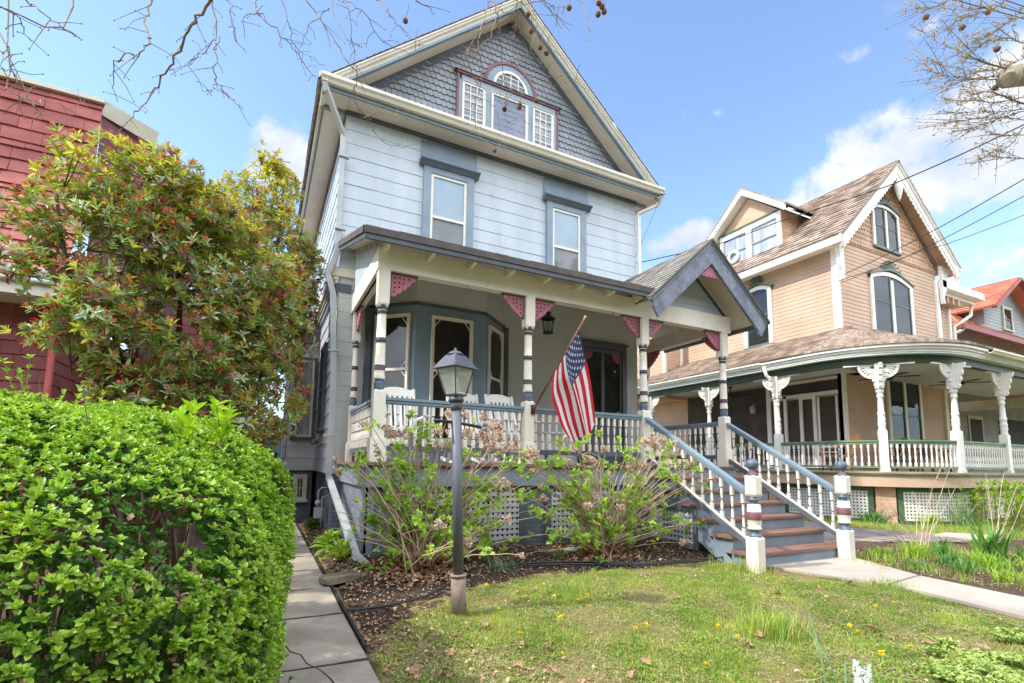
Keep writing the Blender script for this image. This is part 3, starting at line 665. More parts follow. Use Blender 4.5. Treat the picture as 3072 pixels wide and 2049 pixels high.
# pediment
Fg = Fr((0, 6.42, 0))
b = MB(); b.fprism(Fg, [(5.72, 2.8), (7.93, 2.8), (GX, 3.80)], -.04, 0); b.build('pediment', M_CREAMD, house)
b = MB(); b.lap(Fr((0, 6.42, 0)), 2.83, 3.42, .115, lambda v: (5.98+(v-2.80)*1.1*.8+.03, 7.74-(v-2.80)*1.15-.03), lip=.012, base=.01)
b.build('pediment_siding', M_SID, house)
b = MB(); b.bar((5.93, 6.40, 2.80), (6.87, 6.40, 3.56), .03, .045, up=(0, 1, 0)); b.bar((7.76, 6.40, 2.80), (6.87, 6.40, 3.56), .03, .045, up=(0, 1, 0)); b.bar((5.93, 6.40, 2.815), (7.76, 6.40, 2.815), .03, .03, up=(0, 1, 0)); b.build('pediment_border', M_SLATE, house)
# collar in the porch ceiling
b = MB(); b.bar((7.5, 7.4, 2.78), (6.9, 7.4, 3.3), .05, .09, up=(0, 1, 0)); b.build('ceiling_brace', M_CREAMD, house)
b = MB(); b.tube([(8.22, 5.95, 2.64), (8.22, 8.5, 2.64)], .045, 8); b.build('gutter', M_SLATE, house)
# --- pink brackets
def bracket(L=.36, H=.33, ext=1):
    """scalloped spandrel: u along the beam, v down the post"""
    b = MB(); F = Fr((0, .015, 0)); pts = [(.02, -.02), (L-.02, -.02)]
    n = 5; K = [(L-.02-(L-.05)*(k/n)**1.12, -.035-(H-.05)*(1-(1-k/n)**1.12)) for k in range(n+1)]
    for (ax_, az_), (cx_, cz_) in zip(K, K[1:]):
        mx, mz = (ax_+cx_)/2, (az_+cz_)/2; dx, dz = (cx_-ax_)/2, (cz_-az_)/2; nx, nz = -dz, dx
        if nx*1+nz*-1 < 0: nx, nz = -nx, -nz
        for q in range(6):
            t = math.pi*q/5; pts.append((mx-dx*math.cos(t)+nx*.62*math.sin(t), mz-dz*math.cos(t)+nz*.62*math.sin(t)))
    pts.append((.02, -H)); b.fprism(F, pts[::-1], 0, .03)
    b.cm = 1
    for (hx, hz) in [(.07, -.07), (.13, -.06), (.19, -.07), (.255, -.062), (.065, -.135), (.125, -.12), (.185, -.128), (.065, -.20), (.125, -.185), (.06, -.26)]:
        for y in (-.0165, .0165):
            k = len(b.v)
            for j in range(8): b.v.append((hx+.0135*math.cos(j*math.pi/4), y, hz+.0135*math.sin(j*math.pi/4)))
            b.face([k+j for j in range(8)] if y < 0 else [k+j for j in range(8)][::-1])
    return b
def bracket_frame(L=.36, H=.31):
    b = MB(); b.box(0, L, -.022, .022, -.02, 0); b.box(0, .022, -.022, .022, -H-.03, -.02); b.box(L-.02, L+.02, -.02, .02, -.018, -.003); return b
bk = bracket().build('corner_bracket', [M_PINK, M_HOLE_DISC], house); bf = bracket_frame().build('bracket_frame', M_SLATE, bk)
bk.location = (PX[0]+.08, PY, 2.497)
def put_bracket(loc, sx, rz=0):
    c = bk.copy(); COL.objects.link(c); f = bf.copy(); COL.objects.link(f); f.parent = c
    c.location = loc; c.scale = (1, 1, 1); c.rotation_euler = (0, 0, rz+(math.pi if sx < 0 else 0)); c.parent = house; c.matrix_parent_inverse = world_of(house).inverted()
for x, ss_ in ((3.46, (-1, 1)), (5.68, (-1, 1)), (7.6, (-1,))):
    for sx in ss_: put_bracket((x+sx*.08, PY, 2.497), sx)
put_bracket((1.3, 8.37, 2.497), 1, -math.pi/2); put_bracket((7.6, 8.37, 2.497), 1, -math.pi/2); put_bracket((7.6, PY+.08, 2.497), 1, math.pi/2)
# fan under the gable apex
b = MB(); F = Fr((0, 5.96, 0)); z0 = 3.50; pts = [(GX, z0)]
for i in range(25):
    t = i/24; x = -.2+.4*t; pts.append((GX+x, z0-.19-.018*abs(math.sin(t*math.pi*5))+.0))
pts = [(GX, z0), (GX-.2, z0-.18)]+pts[1:]+[(GX+.2, z0-.18)]
b.fprism(F, pts, 0, .02); b.cm = 1
for hx, hz in [(0, -.07), (-.04, -.11), (.04, -.11), (-.09, -.15), (0, -.15), (.09, -.15), (-.13, -.175), (.13, -.175), (-.045, -.18), (.045, -.18)]:
    k = len(b.v)
    for j in range(8): b.v.append((GX+hx+.01*math.cos(j*math.pi/4), 5.9385, z0+hz+.01*math.sin(j*math.pi/4)))
    b.face([k+j for j in range(8)])
b.build('apex_fan', [M_PINK, M_HOLE_DISC], house)
# --- railings
def rail(b, p, q, w=.09):
    b.bar(Vector(p)+Vector((0, 0, -.018)), Vector(q)+Vector((0, 0, -.018)), w, .036); b.bar(Vector(p)+Vector((0, 0, -.055)), Vector(q)+Vector((0, 0, -.055)), w*.66, .038); b.bar(Vector(p)+Vector((0, 0, -.082)), Vector(q)+Vector((0, 0, -.082)), w*.45, .016)
def baluster_mesh(h=.53):
    b = MB(); s = .019
    b.box(-s, s, -s, s, 0, .11*h/.53); b.box(-s, s, -s, s, h-.12*h/.53, h)
    a, c = .11*h/.53, h-.12*h/.53; H = c-a
    P = [(0, .9, RG), (.03, .95, RG), (.04, .6, CR), (.10, .95, CR), (.22, 1.0, CR), (.36, .75, CR), (.44, .55, CR), (.46, .8, MR), (.50, .8, MR), (.52, .55, CR), (.66, .8, CR), (.80, 1.0, CR), (.92, .75, CR), (.95, .85, RG), (.99, .85, RG), (1, .7, CR)]
    b.lathe([(a+t*H, k*.02, m) for t, k, m in P], seg=8); return b
BM = [M_CREAM, M_BLUE, M_MAROON, M_RING]
RT = .83
bal0 = [None]
def rail_run(p, q, n):
    p, q = Vector(p), Vector(q)
    b = MB(); rail(b, p+Vector((0, 0, RT)), q+Vector((0, 0, RT))); o = b.build('railing', M_BLUE, house)
    b = MB(); b.bar(p+Vector((0, 0, .16)), q+Vector((0, 0, .16)), .06, .045); b.bar(p+Vector((0, 0, .197)), q+Vector((0, 0, .197)), .035, .025)
    d = (q-p).normalized()
    for t in (.12, .5, .88): c = p.lerp(q, t); b.box(c.x-.02, c.x+.02, c.y-.02, c.y+.02, .0, .137)
    b.build('bottom_rail', M_SLATE, o)
    for i in range(n):
        c = p.lerp(q, (i+.5)/n)+Vector((0, 0, .21))
        if bal0[0] is None: bal0[0] = baluster_mesh().build('baluster', BM, o); bal0[0].location = c
        else: dup(bal0[0], c, parent=o)
rail_run((1.37, PY, 0), (3.38, PY, 0), 17); rail_run((3.54, PY, 0), (5.60, PY, 0), 17)
rail_run((1.29, 6.47, 0), (1.29, 8.38, 0), 15); rail_run((7.6, 6.47, 0), (7.6, 8.38, 0), 14)
# --- steps
RI = 1.3/7; RU = .305
SX0, SX1 = 5.72, 7.72
for i in range(6):            # tread i at height -1.3+RI*(i+1)
    z = -1.3+RI*(i+1); y = 4.43+RU*i
    b = MB(); b.box(SX0-.05, SX1+.05, y-.035, y+RU-.003, z-.035, z); b.build('tread', M_TREAD, house)
for i in range(7):
    z = -1.3+RI*i; y = 4.43+RU*i
    b = MB(); b.box(SX0, SX1, y, y+.02, z-.02 if i == 0 else z+.001, z+RI-.036); b.build('riser', M_BLUE2, house)
for xa, xb in ((SX0+.005, SX0+.045), (SX1-.045, SX1-.005)):
    b = MB()
    for i in range(6): z = -1.3+RI*(i+1); y = 4.43+RU*i; b.box(xa, xb, y+.021, y+RU+.02, z-RI-.05 if i else -1.35, z-.036)
    b.build('step_side', M_BLUE2, house)
for xa in (SX0-.028, SX1+.004):
    b = MB(); b.fprism(Fr((xa, 0, 0), (0, 1, 0), (0, 0, 1), (1, 0, 0)), [(4.60, -1.34), (4.86, -1.34), (6.34, -.42), (6.34, -.04), (6.26, -.2)], 0, .024); b.build('stringer', M_BLUE2, house)
lattice(house, Fr((SX0-.02, 0, 0), (0, -1, 0), (0, 0, 1), (-1, 0, 0)), -6.34, -5.3, -1.2, -.62, fr=.07)
# newels
def newel():
    b = MB(); h = .088
    ch = .02
    def oct_(z0, z1, hh, c=.022):
        p = [(-hh+c, -hh), (hh-c, -hh), (hh, -hh+c), (hh, hh-c), (hh-c, hh), (-hh+c, hh), (-hh, hh-c), (-hh, -hh+c)]
        k = len(b.v); b.v += [(x, y, z0) for x, y in p]+[(x, y, z1) for x, y in p]; b.face([k+i for i in range(8)][::-1]); b.face([k+8+i for i in range(8)])
        for i in range(8): j = (i+1) % 8; b.face([k+i, k+j, k+8+j, k+8+i])
    def cap(z0, z1, hh, f):
        p = [(-hh, -hh), (hh, -hh), (hh, hh), (-hh, hh)]
        lo, hi = (hh, hh*f) if f < 1 else (hh, hh)
        b.hexa([(x, y, z0) for x, y in p]+[(x*f, y*f, z1) for x, y in p])
    oct_(-1.33, -.90, h); cap(-.90, -.875, h*.95, .8)
    cap(-.375, -.345, h*.72, 1.3); oct_(-.345, -.13, h*.94, .03); cap(-.13, -.105, h*.88, .7)
    P = [(-.88, .86, BL), (-.86, .92, BL), (-.85, .6, BL), (-.80, .62, BL), (-.785, .9, CR), (-.77, .98, CR), (-.755, .8, CR), (-.72, .92, CR), (-.675, .95, CR), (-.67, .99, MR), (-.57, .99, MR), (-.565, .94, CR), (-.50, .9, CR), (-.475, .85, CR), (-.47, .55, BL), (-.435, .55, BL), (-.42, .9, BL), (-.405, .85, BL), (-.39, .7, BL), (-.37, .66, BL)]
    b.lathe([(z, r*h*1.02, m) for z, r, m in P], seg=16)
    P = [(-.11, .72, BL), (-.09, .74, BL), (-.083, .55, MR), (-.05, .38, MR), (-.035, .45, MR), (-.03, .3, BL)]
    b.lathe([(z, r*h*1.05, m) for z, r, m in P], seg=16)
    o = b.build('newel_post', PM, house); b = MB(); b.sphere((0, 0, .035), .078, 18, 12, (1, 1, .94)); s = b.build('ball_finial', M_PB, o)
    return o, s
nw, nb = newel(); nw.location = (5.64, 4.33, 0)
c = dup(nw, (7.56, 4.33, 0), parent=house); f = nb.copy(); COL.objects.link(f); f.parent = c
for x, xe in ((5.68, 5.64), (7.6, 7.56)):
    b = MB(); rail(b, (x, 6.31, .80), (xe, 4.42, -.30), .1); o = b.build('stair_railing', M_BLUE, house)
    b = MB(); b.bar((x, 6.30, .10), (xe, 4.42, -.98), .085, .05); b.bar((x, 6.30, .135), (xe, 4.42, -.945), .05, .025); b.build('bottom_rail', M_SLATE, o)
    b = MB(); b.bar((x, 6.29, .155), (xe, 4.43, -.925), .05, .014); b.build('rail_strip', M_CREAM, o)
    st = baluster_mesh(.57).build('baluster', BM, o); n = 11
    for i in range(n):
        t = (i+.6)/n; y = 6.30+(4.42-6.30)*t; z = .13+(-1.08)*t; lc = (x+(xe-x)*t, y, z)
        if i == 0: st.location = lc
        else: dup(st, lc, parent=o)
# --- bay window in the porch
BZ = 3.5
bay = [(1.55, 8.6), (2.18, 8.0), (3.46, 8.0), (4.10, 8.6)]
b = MB()
for (x0, y0), (x1, y1) in zip(bay, bay[1:]):
    b.hexa([(x0, y0, 0), (x1, y1, 0), (x1, 8.62, 0), (x0, 8.62, 0), (x0, y0, 2.66), (x1, y1, 2.66), (x1, 8.62, 2.66), (x0, 8.62, 2.66)])
bw = b.build('bay_window', mat('bay_blue_paint', '8a9dad', '7d91a3', rough=.5, scale=1.2, dirt='6c7f90', dirt_amt=.3), house)
b = MB()
for (x0, y0), (x1, y1) in zip(bay, bay[1:]):
    b.hexa([(x0, y0, 2.70), (x1, y1, 2.70), (x1, 8.62, 2.70), (x0, 8.62, 2.70), (x0, y0, BZ), (x1, y1, BZ), (x1, 8.62, BZ), (x0, 8.62, BZ)])
b.build('bay_header', M_SIDP, bw)
b = MB(); ob = [(1.50, 8.6), (2.165, 7.965), (3.475, 7.965), (4.15, 8.6)]
for (x0, y0), (x1, y1) in zip(ob, ob[1:]): b.hexa([(x0, y0, 2.655), (x1, y1, 2.655), (x1, 8.62, 2.655), (x0, 8.62, 2.655), (x0, y0, 2.705), (x1, y1, 2.705), (x1, 8.62, 2.705), (x0, 8.62, 2.705)])
b.build('bay_cornice', M_SLATE, bw)
for q in ((1.46, 1.55, 8.5), (4.10, 4.19, 8.53)): b = MB(); b.box(q[0], q[1], q[2], 8.58, 0, 2.655); b.build('bay_corner_board', M_SLATE, bw)
M_REFL = mat('dark_interior', '3f3d3c', '2b2b2d', rough=.8, scale=2)
def facet(i, a, c, z0=.35, z1=2.5):
    p, q = Vector((*bay[i], 0)), Vector((*bay[i+1], 0)); d = (q-p).normalized(); n = Vector((d.y, -d.x, 0)); L = (q-p).length
    F = Fr(tuple(p), tuple(d), (0, 0, 1), tuple(n))
    window(house, F, a if a >= 0 else 0, c, z0, z1, cas=.004, cm=M_CREAM, sm=M_CREAM, meet=.56, sash=.05, back=M_REFL, n0=.016, corner=True, sill=True)
facet(0, .12, .78); facet(1, .27, 1.02); facet(2, .10, .76)
# --- front door
b = MB(); b.fbox(FW, 5.84, 5.95, 0, 2.62, .014, .08); b.fbox(FW, 7.0, 7.11, 0, 2.62, .014, .08); b.fbox(FW, 5.95, 7.0, 2.51, 2.62, .014, .078)
b.fbox(FW, 5.80, 7.15, 2.62, 2.66, .014, .11); dr = b.build('front_door', M_SLATE, house)
b = MB(); b.fbox(FW, 6.43, 6.52, .02, 2.5, .016, .05); b.fbox(FW, 5.96, 6.01, .02, 2.5, .016, .05); b.fbox(FW, 6.94, 6.99, .02, 2.5, .016, .05)
for a, c in ((6.01, 6.43), (6.52, 6.94)): b.fbox(FW, a, c, .02, .95, .016, .044); b.fbox(FW, a, c, 2.42, 2.5, .016, .048)
b.build('door_frame', M_SLATE, dr)
for a, c, s_ in ((6.01, 6.43, 1), (6.52, 6.94, -1)):
    b = MB(); b.quad(FW.P(a, .95, .03), FW.P(c, .95, .03), FW.P(c, 2.42, .03), FW.P(a, 2.42, .03)); b.build('door_glass', M_GLASS, dr)
b = MB(); b.quad(FW.P(5.96, .95, .0165), FW.P(7.0, .95, .0165), FW.P(7.0, 2.45, .0165), FW.P(5.96, 2.45, .0165)); b.build('dark_backing', M_REFL, dr)
for cu, cv, su, sv in ((6.01, 2.42, 1, -1), (6.94, 2.42, -1, -1), (6.94, .95, -1, 1), (6.01, .95, 1, 1)):
    b = MB()
    for i in range(6):
        a0 = i/6*math.pi/2+.03; a1 = (i+.72)/6*math.pi/2+.03
        q = [(cu+su*.05*math.cos(a0), cv+sv*.05*math.sin(a0)), (cu+su*.2*math.cos(a0), cv+sv*.2*math.sin(a0)), (cu+su*.215*math.cos((a0+a1)/2), cv+sv*.215*math.sin((a0+a1)/2)), (cu+su*.2*math.cos(a1), cv+sv*.2*math.sin(a1)), (cu+su*.05*math.cos(a1), cv+sv*.05*math.sin(a1))]
        b.fprism(FW, q if su*sv > 0 else q[::-1], .035, .042)
    b.build('door_fan', M_PINK, dr)
# security camera on the bay corner
b = MB(); b.tube([(1.5, 8.44, 2.63), (1.5, 8.34, 2.6)], .03, 8); b.sphere((1.5, 8.32, 2.6), .03, 8, 6); b.build('security_camera', M_BLACK, house)
for x in (2.45, 5.0): 
    b = MB(); b.tube([(x, 6.33, 2.5), (x, 6.33, 2.47), (x+.01, 6.33, 2.455), (x+.02, 6.33, 2.46)], .004, 5); b.build('ceiling_hook', M_BLACK, house)
# ------------------------------------------------------------------ tan house on the right
T_SID = mat('tan_clapboard', 'c8ab93', 'ba9e86', rough=.62, scale=.8, dirt='b8957a', dirt_amt=.3, rnd=.03, bump=.1)
T_PORCH = mat('tan_porch_wall', 'cfb199', 'c0a28a', rough=.62, scale=.8, rnd=.02)
T_SH = mat('tan_fishscale', 'cdab90', 'bd9a7e', rough=.65, scale=2, rnd=.08)
T_WH = mat('white_trim', 'eeece6', 'e2dfd6', rough=.45, scale=1.6, dirt='c4bfae', dirt_amt=.3)
T_GR = mat('sage_green_trim', '66776a', '5a6a5e', rough=.5, scale=3)
T_GRD = mat('deep_green_paint', '4f6a4c', '435c42', rough=.5, scale=3)
T_ROOF = mat('cedar_shingle', 'b3a294', '988779', rough=.85, scale=2.2, rnd=.28, bump=.4, bscale=60, dirt='b57c4c', dirt_amt=.75, c3=None)
T_BRICK = mat('tan_brick_paint', 'd2ad95', 'c49e86', rough=.6, scale=2, brick=(.21, .075, .3, .008, .5), bump=.3)
T_CEIL = mat('pale_green_ceiling', 'c6d2cc', 'bcc9c3', rough=.6)
T_SCR = mat('dark_screen', '4f4642', '423b38', rough=.7, scale=2)
T_DG = mat('dark_glass_back', '303435', '24282a', rough=.7, scale=1.5)
tan = thing('tan_house', 'tan clapboard house with steep cedar gable, white gingerbread trim and curved porch', 'house', (17.9, 10, -1.3))
TF = Fr((0, 8.4, 0)); TS = Fr((15.0, 0, 0), (0, -1, 0), (0, 0, 1), (-1, 0, 0))
b = MB(); b.lap(TF, 3.2, 7.0, .125, lambda v: (15.0, 20.85), lip=.012); b.box(15.03, 20.8, 8.404, 8.5, -.1, 7.0); b.build('front_wall', T_SID, tan)
b = MB(); b.lap(TF, 0, 3.2, .125, lambda v: (15.0, 20.85), lip=.012); b.build('porch_wall', T_PORCH, tan)
b = MB(); b.lap(TS, 3.2, 6.62, .125, lambda v: (-20, -8.4), lip=.012); b.box(15.0, 15.1, 8.5, 20, 0, 6.7); b.build('side_wall', T_SID, tan)
for q in ((-20, -14.3), (-10.8, -8.4)): b = MB(); b.lap(TS, 0, 3.2, .125, lambda v: q, lip=.012); b.build('side_wall', T_PORCH, tan)
b = MB(); b.box(20.75, 20.85, 8.5, 20, 0, 6.7); b.build('side_wall', T_SID, tan)
for q in ((14.9, 15.03, 8.33, 8.398), (14.93, 14.985, 8.4, 8.52), (20.72, 20.9, 8.33, 8.398)): b = MB(); b.box(*q, 0, 6.6); b.build('corner_board', T_WH, tan)
# gable
TA, TCX, TSL = 9.95, 17.93, .95
xl, xr = 14.5, 21.6
b = MB(); b.fprism(TF, [(15.0, 6.9), (20.85, 6.9), (20.85, 7.0), (TCX, 9.75), (15.0, 6.98)], -.1, 0); b.build('gable_wall', T_SH, tan)
b = MB(); i = 0; z = 7.0
while z < 9.7:
    for k in range(-20, 21):
        u = TCX+k*.17+(i % 2)*.085
        if abs(u-TCX) < (9.75-z-.16)/TSL+.02:
            w2 = .08; pts = [(u-w2, z+.19, .004), (u-w2, z+.06, .026), (u-w2*.6, z+.015, .028), (u, z, .03), (u+w2*.6, z+.015, .028), (u+w2, z+.06, .026), (u+w2, z+.19, .004)]
            P = [TF.P(*p) for p in pts]; rr = random.random(); b.quad(*P, r=rr); Q = [TF.P(p[0], p[1], -.001) for p in pts]
            for a in range(1, 5): b.quad(Q[a], Q[a+1], P[a+1], P[a], r=rr)
    z += .16; i += 1
b.build('gable_shingles', T_SH, tan)
b = MB(); b.fbox(TF, 15.1, 20.7, 6.9, 6.99, .012, .05)
k = 15.1
while k < 20.7: b.fbox(TF, k, k+.05, 6.84, 6.9, .012, .04); k += .1
for s_ in (-1, 1):
    t = .3
    while t < 2.9: b.fbox(TF, TCX+s_*t-.025, TCX+s_*t+.025, 9.62-TSL*t-.04, 9.62-TSL*t+.03, .01, .05); t += .085
b.build('dentil_band', T_SH, tan)
def trake(b, y0, y1, top, th, xl, xr, cx=TCX, sl=TSL, slr=None):
    for sx, xe in ((-1, xl), (1, xr)):
        s2 = sl if sx < 0 else (slr or sl); ze = top-s2*abs(xe-cx); p = [(cx, top), (cx, top-th), (xe, ze-th), (xe, ze)]
        b.fprism(Fr((0, y1, 0)), p if sx < 0 else p[::-1], 0, y1-y0)
SR = .80
b = MB(); trake(b, 7.93, 8.0, TA+.04, .15, xl, xr, slr=SR); trake(b, 7.97, 8.03, TA-.11, .26, xl+.05, xr-.05, slr=SR); b.build('rake_board', T_WH, tan)
# gingerbread scallops hanging from the rake
b = MB()
for sx, xe, s2 in ((-1, xl+.15, TSL), (1, xr-.15, SR)):
    n = 25
    for i in range(n):
        t = (i+.5)/n*abs(xe-TCX); x = TCX+sx*t; zt = TA-.37-s2*t; r = .08
        pts = [(x-sx*.042, zt+.042*s2)]; 
        q = [(x+r*math.cos(a), zt-.05+r*math.sin(a)*1.2) for a in [math.pi*j/5+math.pi for j in range(6)]]
        b.fprism(Fr((0, 8.02, 0)), [(x-.08, zt+.08)]+q+[(x+.08, zt+.08)], 0, .03)
b.build('gingerbread_trim', T_WH, tan)
def pendant(x, y, z, s=1.0):
    b = MB(); b.lathe([(z+a*s, r*s, 0) for a, r in ((0, .01), (-.06, .03), (-.1, .05), (-.2, .085), (-.32, .07), (-.42, .05), (-.5, .025), (-.56, .008))][::-1], (x, y, 0), 8); b.build('pendant', T_WH, tan)
pendant(TCX, 7.98, 9.45, 1.5); pendant(21.3, 7.98, 7.15, 1.1); pendant(14.65, 7.98, 6.75, .8)
# corner brackets under the rakes
def scroll(par, F, L, H, m, name='eave_bracket'):
    b = MB(); pts = [(0, 0), (L, 0), (L, -.08)]
    for i in range(13):
        t = i/12; u = L*(1-t)**.8; v = -.08-(H-.08)*t; pts.append((max(.09, u*.85)+.035*math.sin(t*14), v))
    pts += [(.0, -H)]; b.fprism(F, pts[::-1], -.05, .05)
    return b.build(name, m, par)
scroll(tan, Fr((20.87, 8.25, 7.1), (1, 0, 0), (0, 0, 1), (0, -1, 0)), .55, 1.35, T_WH)
scroll(tan, Fr((14.97, 8.2, 6.7), (-1, 0, 0), (0, 0, 1), (0, 1, 0)), .38, 1.2, T_WH)
# roof planes
for s_, xe, s2 in ((-1, xl, TSL), (1, xr, SR)):
    cs_ = math.cos(math.atan(s2)); sn_ = math.sin(math.atan(s2)); Lr = abs(xe-TCX)/cs_
    F2 = Fr((xe, 7.92, TA+.05-s2*abs(xe-TCX)), (0, 1, 0), (-s_*cs_, 0, sn_), (s_*sn_, 0, cs_))
    b = MB()
    b.lap(F2, 0, Lr, .2, lambda v: (0, 11), lip=.04, base=.0, joint=.24, jit=.55)
    b.hexa([F2.P(0, 0, -.08), F2.P(11, 0, -.08), F2.P(11, Lr, -.08), F2.P(0, Lr, -.08), F2.P(0, 0, -.002), F2.P(11, 0, -.002), F2.P(11, Lr, -.002), F2.P(0, Lr, -.002)])
    b.build('roof', T_ROOF, tan)
b = MB(); trake(b, 8.03, 8.4, TA-.1, .04, xl, xr, slr=SR); b.build('rake_soffit', T_SH, tan)
b = MB(); b.box(14.46, 14.52, 7.93, 19, 6.48, 6.68); b.box(14.5, 15.0, 8.0, 19, 6.56, 6.6); b.build('eave_board', T_WH, tan)
# windows with arched heads
def arched_window(par, F, u0, u1, v0, v1, lights=2, gm=None, crest=True, wb=.1, sag=.12, n0=.012):
    b = MB(); d = n0+.058; c = (u0+u1)/2; hw = (u1-u0)/2
    b.fbox(F, u0, u0+wb, v0, v1-sag, n0, d); b.fbox(F, u1-wb, u1, v0, v1-sag, n0, d)
    if lights == 2: b.fbox(F, c-wb*.5, c+wb*.5, v0, v1-sag, n0, d)
    top = lambda u: v1-sag+sag*(1-((u-c)/hw)**2)
    N = 16
    for i in range(N):
        a, e = u0+(u1-u0)*i/N, u0+(u1-u0)*(i+1)/N
        b.fprism(F, [(a, top(a)-wb*.9 if u0+wb < a < u1-wb else v1-sag-.1), (e, top(e)-wb*.9 if u0+wb < e < u1-wb else v1-sag-.1), (e, top(e)), (a, top(a))], n0, d-.003)
    w = b.build('window', T_WH, par)
    ls = [(u0+wb, c-wb*.5), (c+wb*.5, u1-wb)] if lights == 2 else [(u0+wb, u1-wb)]
    for a, e in ls:
        m = (a+e)/2; b = MB(); s = .035
        b.fbox(F, a, a+s, v0, v1-sag*.7, n0, n0+.033); b.fbox(F, e-s, e, v0, v1-sag*.7, n0, n0+.033); b.fbox(F, a+s, e-s, v0, v0+s*1.6, n0, n0+.032); mz = v0+(v1-v0)*.5; b.fbox(F, a+s, e-s, mz-.015, mz+.015, n0, n0+.031)
        for su in (-1, 1):
            x0 = a+s if su < 0 else e-s
            for sv in (-1, 1): b.bar(F.P(x0, mz+sv*.2, n0+.018), F.P(x0+su*-.09, mz, n0+.018), .014, .014, up=F.n)
        b.build('sash', gm or T_GR, w)
        b = MB(); b.quad(F.P(a, v0, n0+.018), F.P(e, v0, n0+.018), F.P(e, v1-sag*.2, n0+.018), F.P(a, v1-sag*.2, n0+.018)); b.build('pane', M_GLASS, w)
        b = MB(); b.quad(F.P(a, v0, n0+.0035), F.P(e, v0, n0+.0035), F.P(e, v1-sag*.2, n0+.0035), F.P(a, v1-sag*.2, n0+.0035)); b.build('dark_backing', T_DG, w)
    b = MB(); b.fbox(F, u0, u1, v0-.07, v0, n0, d+.03); b.build('sill', gm or T_GR, w)
    if crest:
        b = MB(); top2 = lambda u: top(max(u0, min(u1, u)))+.0+.05*math.exp(-((u-c)/(hw*.35))**2); N = 20; x0, x1 = u0-.08, u1+.08
        for i in range(N):
            a, e = x0+(x1-x0)*i/N, x0+(x1-x0)*(i+1)/N
            b.fprism(F, [(a, top2(a)+.004), (e, top2(e)+.004), (e, top2(e)+.06), (a, top2(a)+.06)], n0, d+.04)
        # carved crest
        for i in range(9):
            t = (i-4)/4; x = c+t*hw*.45; h = .24*(1-t*t)+.06
            b.bar(F.P(c+t*hw*.1, top2(c)+.05, .06), F.P(x, top2(c)+.05+h, .06), .035, .03, up=F.n); b.sphere(F.P(x, top2(c)+.05+h, .06), .035, 6, 4)
        b.build('carved_crest', T_GR, w)
    return w
arched_window(tan, TF, 16.98, 18.53, 7.08, 8.55, crest=True, gm=T_GR, sag=.16, n0=.034)
arched_window(tan, TF, 16.66, 19.12, 4.27, 6.3, crest=True, sag=.25, wb=.14)
arched_window(tan, TF, 17.2, 19.2, .3, 3.05, crest=False, sag=.2, wb=.12)
arched_window(tan, TS, -11.6, -10.5, 4.12, 6.2, lights=1, crest=True, wb=.14, sag=.16)
b = MB(); [b.bar(TF.P(16.6+i*.2, 3.05+.1*math.sin(i/13*3.14), .08), TF.P(16.8+i*.2, 3.05+.1*math.sin((i+1)/13*3.14), .08), .06, .08) for i in range(0)]
# eyebrow over porch window
b.fprism(TF, [(17.1, 2.96), (19.3, 2.96), (18.7, 3.13), (18.2, 3.2), (17.7, 3.13)], .07, .11); b.build('eyebrow', T_GRD, tan)
# dormer on the left slope
DX = 15.3; DF = Fr((DX, 0, 0), (0, -1, 0), (0, 0, 1), (-1, 0, 0)); dy0, dy1, dc = 10.25, 12.72, 11.5
b = MB(); b.box(DX+.01, 17.5, dy0, dy1, 7.2, 8.75); b.fprism(Fr((DX+.01, 0, 0), (0, -1, 0), (0, 0, 1), (-1, 0, 0)), [(-dy1, 8.7), (-dy0, 8.7), (-dc, 9.75)], -2.3, 0); dm = b.build('dormer', T_SH, tan)
b = MB(); DSd = Fr((0, dy0, 0), (1, 0, 0), (0, 0, 1), (0, -1, 0)); z = 7.3; i = 0
while z < 8.7:
    for k in range(18):
        u = DX+.1+k*.13+(i % 2)*.065; pts = [(u-.06, z+.15, .004), (u-.06, z+.04, .018), (u, z, .02), (u+.06, z+.04, .018), (u+.06, z+.15, .004)]; b.quad(*[DSd.P(*p) for p in pts])
    z += .13; i += 1
b.build('dormer_shingles', T_SH, dm)
b = MB()
for a, e in ((-dy1, -dy1+.12), (-dc-.1, -dc+.1), (-dy0-.14, -dy0)): b.fbox(DF, a, e, 7.2, 8.7, .0, .07)
b.fbox(DF, -dy1+.12, -dy0-.14, 8.52, 8.7, .0, .065); b.fbox(DF, -dy1+.12, -dy0-.14, 7.2, 7.36, .0, .068); b.build('dormer_casing', T_WH, dm)
for a, e in ((-dy1+.12, -dc-.1), (-dc+.1, -dy0-.14)):
    w = window(tan, DF, a, e, 7.36, 8.52, cas=.004, cm=T_WH, sm=M_METER, back=M_CURT, n0=.02, meet=.5, sash=.04, sill=False)
b = MB(); b.fbox(DF, -dy1-.05, -dy0+.05, 8.70, 8.76, .0, .1); b.build('dormer_cornice', T_GRD, dm)
b = MB(); sd_ = .82
